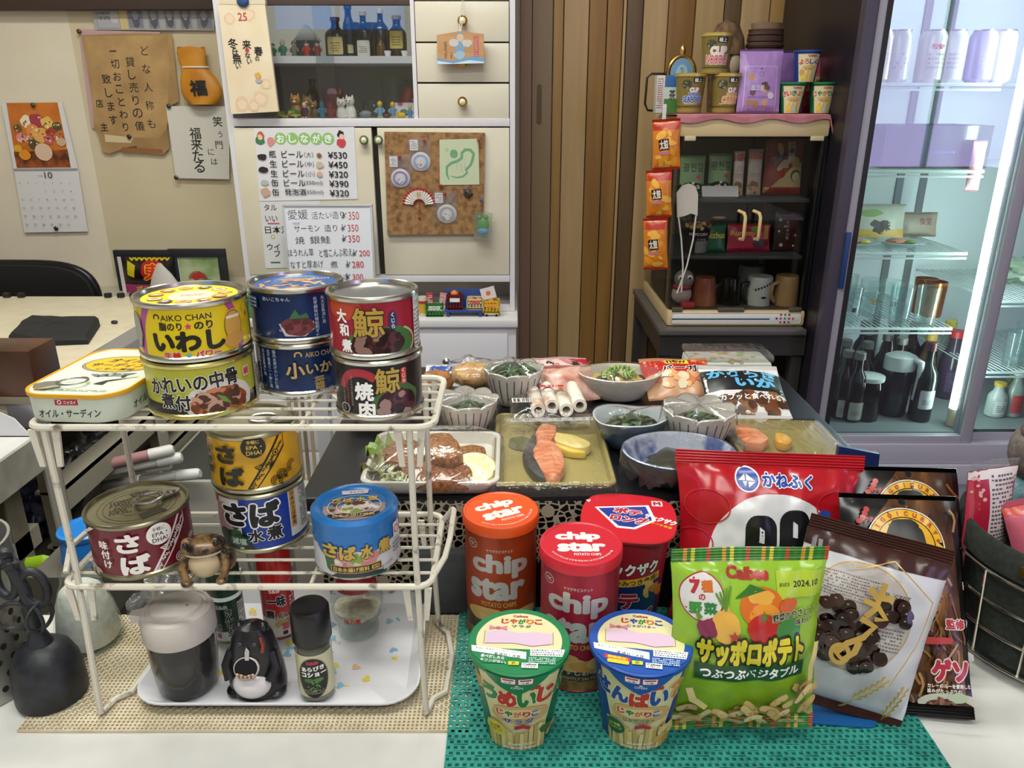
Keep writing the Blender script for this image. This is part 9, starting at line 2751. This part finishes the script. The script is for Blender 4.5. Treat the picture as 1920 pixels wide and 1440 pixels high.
 L_.rr(-3, -27, 8, 4, 0.6, Q('C8C82A')); L_.text('折', -3, -27, 3, 3, N('3A4A1A'), 0.02); L_.rr(9, -29, 12, 5.4, 0.6, WHITE); L_.text('Calbee', 9, -27.8, 10, 2.2, INK, 0.04); L_.text(code, 9, -30.3, 8, 2, INK, 0.0)
 t = cup_thing('potato_stick_cup', label, (x, y, MZ), r0, r1, h, M(side, 0.32), LIDM, d, L_, rz, 0.0022, cat='snack cup', step=2.5)
 # the tab of the lid folds down over the front
 mb = MB()
 def tab(u, v):
  s = (2 * u - 1) * (1 - v ** 1.5) * 0.6
  y_ = h * 1000 - 1 - v * 19
  f = on_cone(r0, r1, h)
  rr_ = 31
  p = Vector(f(s * rr_ * 1.1, y_, 3.2 - 1.8 * v))
  return tuple(p)
 mb.grid(tab, 16, 10, LIDM)
 dd = Dec(-20, -20, 20, 2)
 RDM = Q('A8324A')
 for x_ in (-5.2, 5.2):
  dd.rr(x_, -3.6, 9.4, 6.4, 0.8, RDM); dd.rr(x_, -3.6, 8.4, 5.4, 0.6, WHITE); dd.rect(x_ - 3.4, -3.2, x_ + 3.4, -1.6, RDM); dd.text('注意!', x_, -5, 5.5, 1.8, INK)
 dd.text('OPEN', 0, -10.4, 7.5, 2.4, N('D8E0DC'), 0.01); dd.poly([(-1.6, -8.6), (1.6, -8.6), (0, -7.2)], N('D8E0DC'))
 def tabd(x_, y_, l):
  f = on_cone(r0, r1, h)
  v = -y_ / 19
  return tuple(Vector(f(x_, h * 1000 - 1 + y_, 3.2 - 1.8 * v + l)))
 dd.put(mb, tabd, 2, 2, eps=0.03, base=0.12)
 mb.build('lid_tab', t)
 return t
def gx(L_):
 L_.text('食べだしたら', -19, -20.5, 18, 3.6, WHITE, 0.03, -0.14); L_.text('キリンがない。', -18, -25, 20, 3.2, WHITE, 0.02, -0.14)
def bx_(L_):
 L_.poly([(-27, -20), (-8, -22.6), (-8, -26.4), (-27, -24)], Q('C83A2E')); L_.text('期間限定!', -17.5, -23.2, 15, 2.8, Q('E8D83A'), 0.03, -0.13); L_.rr(-17, -27.4, 16, 4.2, 1, Q('D8C03A'), -0.1)
jcup('green lidded potato stick cup at the front left of the teal mat', 0.0055, 0.488, '1B6A44', '1E7A4A', 'ゆうめいじん', ['C8862A', '2E7A3A', 'B8322A', '2E7A3A', 'B8322A', '2E7A3A'], 'サラダ', 'GYR4', gx, radians(-3))
jcup('blue lidded potato stick cup at the front middle of the teal mat', 0.0990, 0.488, '1E3E8E', '2450A0', 'せんぱい？', ['2A4A9A', '2A4A9A', 'B8322A', '2A4A9A', 'C8862A'], 'じゃがバター', 'HBO4', bx_, radians(-8))

# big red bag
RW, RH = 0.168, 0.172
d = Dec(0, 0, 1, 1)
RED = M('B01622', 0.22)
d.ell(6, 72, 64, 60, G25('D6D4D6'), 64)
d.ell(-20, 143, 11, 11, WHITE, 32); d.ell(-20, 143, 9.8, 9.8, G25('2A4A9E'), 32)
for pts_ in (((-28, 142), (-22, 148), (-22, 142)), ((-21, 142), (-21, 148), (-13, 142)), ((-20, 141.5), (-24.5, 141.5), (-22, 136.6)), ((-13, 141.3), (-19.4, 141.3), (-19, 136))):
 d.poly(list(pts_), G25('D6D4D6'))
d.text('かねふく', 16, 143, 46, 12.5, G25('2A4A9E'), 0.05, -0.03, out=(WHITE, 0.06))
BKS = M('121316', 0.22)
WK = G25('D6D4D6')
for (x, y0, y1, w_) in ((-9, 40, 113, 30), (23, 40, 119, 29)):
 d.rr(x, (y0 + y1) / 2, w_, y1 - y0, 12, BKS)
 d.poly([(x - 2, y1 - 10), (x + 2.5, y1 - 13), (x + 3, y1 - 25), (x - 2, y1 - 24)], WK)
 d.poly([(x - 2, y1 - 32), (x + 3, y1 - 33), (x + 2.5, y1 - 46), (x - 3, y1 - 48)], WK)
d.poly([(42, 112), (50, 119), (58, 117), (57, 86), (48, 68), (43, 76)], G25('2A4A9E')); d.chars('ポテ', 50, 104, 12, WHITE, 0.05, dy=-15)
for (x, y, r_) in ((-58, 118, 16), (62, 122, 14), (-70, 84, 13)):
 d.ring(x, y, r_ * 1.3, r_, 1.2, G25('BE2A30'))
d.e = [([(q[0] - 2, q[1] + 5) + tuple(q[2:]) for q in v], f, m) for v, f, m in d.e]
ra, rb = at(1262, 845, Y=0.665), at(1607, 852, Y=0.665)
pouch('snack_bag', 'large red bag with a white circle and black brush strokes, behind the green bag', ((ra.x + rb.x) / 2 - 0.009, 0.602, MZ), RW, RH, 0.024, RED, d, (radians(-14), radians(1.5), radians(-2)), 0.013, 0.010, RED, cat='snack bag', seed=2, wr=0.003, pinch=0.07, step=3, dogear=0.03)

# green vegetable snack bag
GW, GH = 0.1165, 0.157
GRN = noisy('lime_bag_print', '7AA81E', '9CC43A', 7, 0.22)
d = Dec(0, 0, 1, 1)
d.ell(-38, 112, 16.5, 18.5, G25('A82A34'), 44); d.ell(-38, 112, 15.6, 17.6, G25('D8D6D2'), 44)
d.text('7', -43, 120, 8, 11, G25('B82A3A'), 0.06); d.text('種', -34, 120, 9, 9, G25('C86A2A'), 0.05); d.text('の', -38, 112, 5, 5, G25('B82A3A'), 0.04); d.text('野', -43, 103.5, 10, 9.5, G25('3A8A3A'), 0.05); d.text('菜', -32, 103.5, 10, 9.5, G25('2A7A3A'), 0.05)
d.text('Calbee', -3, 129, 31, 9, G25('A8342A'), 0.06); d.rect(18, 111, 54, 130, G25('A6BE30')); d.text('賞味期限', 24, 121, 8, 2.6, INK, 0.01); d.text('2024.10', 41, 121, 20, 4.4, INK, 0.02)
d.blob(6, 106, 17, 14, M('C8661E', 0.22), 3, 0.1); d.blob(8, 101, 12, 8, M('D88A2A', 0.22), 5, 0.1); d.blob(6, 113, 10, 5, M('D8A040', 0.22), 7); d.poly([(-14, 112), (-2, 122), (10, 118), (4, 116)], G25('2E6A24'))
d.blob(-21, 92, 10, 12, M('D8A64A', 0.22), 4, 0.1); d.poly([(-24, 102), (-20, 112), (-17, 102)], G25('C8A050'))
for k in range(5):
 d.line([(-21, 103), (-28 + k * 3, 116 + k)], 1.4, G25('5A8A2A'))
d.blob(7, 91, 13, 11, M('B0241E', 0.2), 8, 0.08); d.star(8, 99, 5, G25('4A7A24'), 6, 0.35); d.blob(27, 106, 7, 6, M('C85A22', 0.2), 9); d.blob(28, 88, 10, 9, M('2E7A26', 0.22), 10, 0.15); d.blob(-35, 90, 7, 7, M('7A2A4A', 0.22), 11); d.poly([(-42, 95), (-44, 104), (-38, 98)], G25('5A8A2A'))
d.text('野菜のやさしい', 32, 99, 36, 6.5, INK, 0.03, 0.06, out=(G25('D8DCA8'), 0.05)); d.text('味わい', 41, 92.5, 14, 5.4, INK, 0.03, 0.08, out=(G25('D8DCA8'), 0.05))
d.text('サッポロポテト', 0, 74, 84, 21, G25('D6C62A'), 0.07, 0.01, out=[(G25('17180E'), 0.10)]); d.star(-15, 85, 4.6, G25('B83A2E'))
d.poly([(-43, 52), (43, 53), (43, 65), (-43, 64)], G25('1E4A28')); d.text('つぶつぶベジタブル', 0, 58.5, 78, 8, WHITE, 0.04, 0.01)
rd = random.Random(9)
for k in range(70):
 x, y, a = rd.uniform(-48, 52), rd.uniform(8, 44), rd.uniform(-0.9, 0.9)
 if y > 22 + (x + 46) * 0.24:
  continue
 l = rd.uniform(12, 19)
 c = ['D2B676', 'DCC68A', 'C6A866', 'E2D09C'][k % 4]
 pts_ = [(x + cos(a) * l * (s - 0.5), y + sin(a) * l * (s - 0.5) + 1.6 * sin(s * pi)) for s in (0, 0.08, 0.3, 0.5, 0.7, 0.92, 1)]
 d.line(pts_, [3.0, 5.2, 6.0, 6.0, 6.0, 5.2, 3.0], P('B89654'))
 d.line(pts_, [2.2, 4.3, 5.0, 5.0, 5.0, 4.3, 2.2], M(c, 0.25))
 d.bits(x, y, 4, 2, 2, 0.8, [P('B8604A'), P('7A8A3A')], k)
for (x0, y0) in ((-46, 40), (47, 70)):
 d.line([(x0 - 2, y0 + 8), (x0 + 2, y0 - 2), (x0 + 12, y0 - 7)] if x0 < 0 else [(50, 80), (46, 64), (47, 52)], [5, 6, 4.5], G25('DCC68A'))
d.e = [([(q[0], q[1] * 1.09 if q[1] < 56 else q[1] + min(10, 5 + (q[1] - 56) * 0.15)) + tuple(q[2:]) for q in v], f, m) for v, f, m in d.e]
STRC = ['2E8A2E', 'C8922A', '2E8A2E', 'B84A2A', '3A9A34', 'C8C03A', '2E8A2E', '4A7A2A', 'C8702A', '2E8A2E']
def stripes(m2, FS, z0, z1):
 for k in range(40):
  m2.grid(lambda u, v, k=k: FS((k + u) / 40, v), 2, 16, M(STRC[(k * 7) % 10] if k % 2 else '2E7A28', 0.25))
ga = at(1405, 1385, Z=MZ)
pouch('snack_bag', 'bright green vegetable snack bag with yellow lettering at the front right', (ga.x - 0.006, 0.484, MZ), GW, GH, 0.021, GRN, d, (radians(-6), radians(-0.5), radians(1)), 0.0115, 0.012, stripes, cat='snack bag', seed=5, wr=0.0032, pinch=0.04, step=3, dogear=0.02)

# white and brown bag of chocolate beans
CW_, CH_ = 0.110, 0.152
d = Dec(0, 0, 1, 1)
BRN = G25('3A1E18')
GO = M('B8974A', 0.3, 0.3)
d.rect(-70, 128, 70, 150, BRN)
win = noisy('bean_window', 'A49C98', 'BAB4B0', 30, 0.2)
d.ell(-6, 84, 42, 43, GO, 60); d.ell(-6, 84, 41, 42, win, 60)
d.dashes(-38, 96, 8, 116, 9, N('6A6462'), 4); d.dashes(6, 64, 32, 84, 7, N('6A6462'), 6); d.text('2025. 8', 20, 108, 20, 4, N('4A4644'), 0.0, pi)
rd = random.Random(3)
bean = [M('221210', 0.12), M('2E1A16', 0.12), M('3A241E', 0.12), M('1A0E0C', 0.12)]
for k in range(130):
 x, y = rd.uniform(-46, 34), rd.uniform(44, 104)
 if ((x + 6) / 38) ** 2 + ((y - 84) / 39) ** 2 > 1 or y > 84 + (28 - abs(x + 24)) * 0.5 and x < 8 or (y > 62 and x > 12 and y < 86):
  continue
 d.blob(x, y, 5.6, 5.0, bean[k % 4], k, 0.15); d.ell(x - 1.2, y + 1.6, 1.0, 0.6, M('8A7A74', 0.2), 10)
for pts_, w_ in ((((-4, 112), (2, 106), (14, 108)), 5), (((6, 118), (3, 98), (-3, 90)), 4.5), (((-7, 102), (4, 100), (12, 92), (4, 90)), 4.2), (((-6, 88), (6, 84), (0, 74), (-10, 66), (-16, 56), (-10, 52), (-3, 60), (-2, 70)), 5)):
 d.line(list(pts_), w_, GO)
d.ring(-13, 56, 8, 9, 3.4, GO, 30)
d.line([(10, 135), (44, 112), (42, 80), (30, 40)], 0.9, GO); d.line([(10, 135), (-20, 122)], 0.9, GO); d.text('チョコレート', 4, 122.5, 26, 4, Q('B0A894'), 0.01, pi); d.ring(-20, 124, 2.6, 2.6, 0.7, Q('B0A894'), 18)
for (x0, y0, a) in ((4, 12, 1.0), (34, 2, 1.35)):
 ca_, sa_ = cos(a), sin(a)
 for k in range(6):
  for s in (-1, 1):
   cx, cy = x0 + ca_ * (8 + k * 5.2), y0 + sa_ * (8 + k * 5.2)
   d.poly([(cx, cy), (cx + cos(a + s * 0.6) * 7, cy + sin(a + s * 0.6) * 7), (cx + cos(a + s * 0.25) * 8.5, cy + sin(a + s * 0.25) * 8.5)], GO)
 for s in (-0.3, -0.1, 0.1, 0.3):
  d.line([(x0 + ca_ * 9, y0 + sa_ * 9), (x0 + cos(a + s) * -3, y0 + sin(a + s) * -3)], 0.6, GO)
d.bars(-52, 126, -44, 136, 8, N('77737A'), 3)
pouch('chocolate_bag', 'white bag with a brown top and round window of chocolate beans', (at(1632, 1375, Z=MZ).x - 0.026, 0.497, MZ + 0.007), CW_, CH_, 0.019, M('C2C3C8', 0.28), d, (radians(-15), radians(10), radians(-14)), 0.011, 0.008, BRN, cat='snack bag', seed=8, wr=0.0026, pinch=0.03, step=3)

# black dried squid bags
SQ = noisy('squid_photo', '2A1810', '8A5E34', 34, 0.25, 6, stretch=(1, 1, 0.3), lo=0.36, hi=0.62, h3='54341C')
def squid_dec(w, h):
 d = Dec(0, 0, 1, 1)
 W2 = w / 2
 d.rect(-W2, 0, -W2 + 7, h, M('0E0D0E', 0.22)); d.rect(W2 - 5, 0, W2, h, M('0E0D0E', 0.22)); d.rect(-W2, h - 4, W2, h, M('0E0D0E', 0.22)); d.rect(-W2, 0, W2, 10, M('0E0D0E', 0.22))
 d.poly([(-W2, h), (-W2 + 44, h), (-W2 + 24, h - 24), (-W2 + 22, h - 60), (-W2, h - 64)], M('0E0D0E', 0.22))
 rd = random.Random(int(h))
 for k in range(120):
  x, y = rd.uniform(-W2 + 20, W2 - 8), rd.uniform(20, h - 8)
  if y > h - 50 and x < -W2 + 30:
   continue
  p_ = [(x, y)]
  a = rd.uniform(-2.2, -0.9)
  for j in range(4):
   p_.append((p_[-1][0] + cos(a) * 5, p_[-1][1] + sin(a) * 5)); a += rd.uniform(-0.5, 0.5)
  d.line(p_, rd.uniform(1, 2.2), M(['7A5028', '9A6E3A', '5A3418', 'B08A54', '3A2010'][k % 5], 0.25))
 R_ = G25('B03A34')
 for (x, y) in ((0, 0), (3.2, 3), (5, 6.6), (6.8, 10)):
  d.ell(-W2 + 12 + x, h - 24 + y, 2.4, 2.4, R_, 16)
 d.text('ホクチン', -W2 + 20, h - 22.5, 15, 5, R_, 0.05)
 cx, cy = 0, h - 43
 d.ell(cx, cy, 31, 31, G25('D2CEC0'), 48); d.ell(cx, cy, 30, 30, M('0E0D0E', 0.22), 48); d.ring(cx, cy, 29.4, 29.4, 6, G25('D8A61E'), 60); d.ell(cx, cy, 22.5, 22.5, G25('D0A020'), 40)
 d.blob(cx, cy - 3, 16, 27, Q('14110F'), 4, 0.15)
 for i, ch in enumerate('Go!Go!CURRY★Go!Go!CURRY★'):
  a = radians(175 - i * 15)
  d.text(ch, cx + 26.4 * cos(a), cy + 26.4 * sin(a), 0 if ch == '!' else 3.4, 4, R_, 0.04, a - pi / 2)
 d.ell(0, h - 7, 3, 3, N('050505'), 18)
 d.text('監修', W2 - 15, 74, 16, 8.5, R_, 0.05, out=(WHITE, 0.06)); d.rect(-W2 + 4, 58, W2 - 26, 62, R_); d.rr(W2 - 30, 61, 24, 5, 0.5, R_)
 d.text('ゲソ', W2 - 21, 38, 30, 18, M('A82A3C', 0.22), 0.07, out=(G25('D8C4C0'), 0.06)); d.text('カレーのルーを使用した', W2 - 22, 26, 34, 3.4, WHITE, 0.02); d.text('旨みがたっぷりの', W2 - 26, 22, 26, 3.2, WHITE, 0.02)
 d.blob(W2 - 22, 12, 24, 9, M('B8B8A8', 0.2), 4, 0.1); d.blob(W2 - 24, 10, 18, 6.5, M('3A1C14', 0.22), 5, 0.2); d.bits(W2 - 24, 10, 14, 5, 14, 2.4, [G25('6A3A2A'), G25('8A5A44')], 4, 1.5); d.blob(W2 - 16, 17, 8, 4, G25('A8B89A'), 6)
 d.rr(W2 - 20, 4.5, 24, 5, 2, G25('C9C8C4')); d.text('環境保全のため', W2 - 21, 4.6, 18, 2.2, INK, 0.0); d.blob(W2 - 9, 5, 2.4, 2.8, G25('3A8A3A'), 3)
 return d
sw, sh_ = 0.095, 0.179
pouch('squid_pack', 'black dried squid pack with a yellow ring emblem, in front of its twin', (at(1790, 1365, Z=CZ).x - 0.031, 0.496, MZ), sw, sh_, 0.010, SQ, squid_dec(95, 179), (radians(-33), radians(-1), radians(-6)), 0.004, 0.011, M('0E0D0E', 0.22), cat='snack pack', seed=11, wr=0.0014, pinch=-0.01, step=5, dogear=0.02)
pouch('squid_pack', 'black dried squid pack peeping out above its twin at the back', (at(1790, 1365, Z=CZ).x - 0.003, 0.550, MZ), sw, sh_ - 0.001, 0.009, SQ, squid_dec(95, 178), (radians(-30), radians(0), radians(-4)), 0.004, 0.011, M('0E0D0E', 0.22), cat='snack pack', seed=12, wr=0.0014, pinch=-0.01, step=5)
MB().prism(rrect(0.075, 0.03, 0.008), 0, 0.0015, P('1E5A96'), TR(at(1560, 1360, Z=MZ).x, 0.500, MZ + 0.0002, rz=-0.1)).build('blue_card', label='blue card lying under the green and white bags', cat='card')
MB().sheet([(-0.02, 0), (0.03, 0), (0.026, 0.15), (-0.014, 0.158)], 0.006, P('1C2C5A')).build('navy_packet', loc=(at(1588, 960, Y=0.66).x + 0.004, 0.668, MZ), rot=(radians(-4), 0, 0), label='navy packet showing between the red bag and the black packs', cat='packet')

# wire basket with dark green liner
bx0, by0, bz0 = 0.4985, 0.588, CZ + 0.012
bk = thing('wire_basket', 'round wire basket lined with dark green cloth at the right edge', 'basket', (bx0, by0, bz0))
LNR = noisy('dark_green_canvas', '1C211C', '2A302A', 220, 0.85)
def rw(a, z):
 return 0.004 * noise.noise(Vector((cos(a) * 2, sin(a) * 2, z * 20)))
mb = MB().lathe([(0.0, 0.001), (0.082, 0.001), (0.086, 0.004), (0.0905, 0.088), (0.0935, 0.0885), (0.0945, 0.112), (0.0925, 0.115), (0.089, 0.113), (0.085, 0.008), (0, 0.006)], LNR, 56, ripple=rw, cap=False)
mb.build('liner', bk)
CHR = M('C9C4B6', 0.2, 1.0)
mb = MB()
for z, r_ in ((0.0, 0.0885), (0.029, 0.0900), (0.057, 0.0920), (0.085, 0.0945)):
 mb.tube([(r_ * cos(2 * pi * k / 48), r_ * sin(2 * pi * k / 48), z) for k in range(48)], 0.0013, CHR, 8, True)
for k in range(14):
 a = 2 * pi * k / 14 + 0.25
 mb.tube([(0.0885 * cos(a), 0.0885 * sin(a), -0.0005), (0.0957 * cos(a), 0.0957 * sin(a), 0.086)], 0.0011, CHR, 6)
mb.build('wire_frame', bk)
for k in range(4):
 a = 2 * pi * k / 4 - 1.75
 MB().ball((0.086 * cos(a), 0.086 * sin(a), -0.0065), 0.0055, CHR, 14).build('foot', bk)
a = radians(213)
MB().lathe([(0.0055, 0), (0.005, 0.0012), (0, 0.0018)], M('8A7038', 0.3, 0.9), 20, TR(0.0957 * cos(a), 0.0957 * sin(a), 0.101, rz=a + pi / 2, rx=pi / 2)).build('stud', bk, label='brass stud')
d = Dec(0, 0, 1, 1); d.rect(-30, 0, -6, 130, P('A81E36')); d.rect(-6, 20, 30, 112, P('D2C8C6')); d.rect(-60, 96, 60, 106, P('D8D0CE')); d.dashes(-4, 22, 19, 100, 20, N('5A4A4E'), 3); d.bits(-16, 86, 8, 16, 10, 1.6, [P('D8A8A8')], 4)
pb_ = at(1856, 1010, Y=0.60)
pouch('candy_bag', 'upright red and white packet with fine print standing in the basket', (pb_.x + 0.002, 0.605, bz0 + 0.055), 0.048, 0.112, 0.009, P('C03A50'), d, (radians(-4), radians(-3), radians(10)), 0.008, 0.004, BAGFILM, cat='packet', seed=4, wr=0.0012)
d = Dec(0, 0, 1, 1); d.rect(-40, 56, 40, 90, P('C8442E')); d.rr(12, 40, 26, 18, 1, P('D8C8C8')); d.text('ミニ', 14, 36, 14, 5, INK, 0.02); d.text('※', 8, 44, 5, 5, P('A82A44'), 0.04); d.bits(0, 26, 26, 14, 16, 4, [P('C86A80'), P('A83A50')], 5)
pouch('candy_bag', 'pink translucent bag lying at the right in the basket', (pb_.x + 0.055, 0.58, bz0 + 0.075), 0.075, 0.068, 0.016, G25('CC6478'), d, (radians(-20), radians(-14), radians(0)), 0.005, 0.004, None, cat='packet', seed=6, wr=0.002)
pp_ = at(1915, 900, Y=0.63)
pl = thing('plush_toy', 'grey brown plush toy with a teal body, cut off at the right edge', 'toy', (pp_.x + 0.012, 0.635, bz0 + 0.07))
FUR = noisy('grey_fur', '5A5250', '7A706C', 160, 0.95, bump=0.6)
MB().ball((0, 0, 0.095), (0.024, 0.022, 0.030), FUR, 24).ball((-0.012, -0.004, 0.118), (0.010, 0.008, 0.012), FUR, 14).build('head', pl)
MB().ball((0, 0, 0.035), (0.030, 0.026, 0.036), noisy('teal_fur', '4A6A72', '668890', 160, 0.95, bump=0.6), 24).build('body', pl)
MB().tube([(-0.018, -0.008, 0.055), (-0.028, -0.016, 0.045), (-0.032, -0.02, 0.03)], 0.009, noisy('teal_fur', '4A6A72', '668890', 160, 0.95, bump=0.6), 12).build('arm', pl)
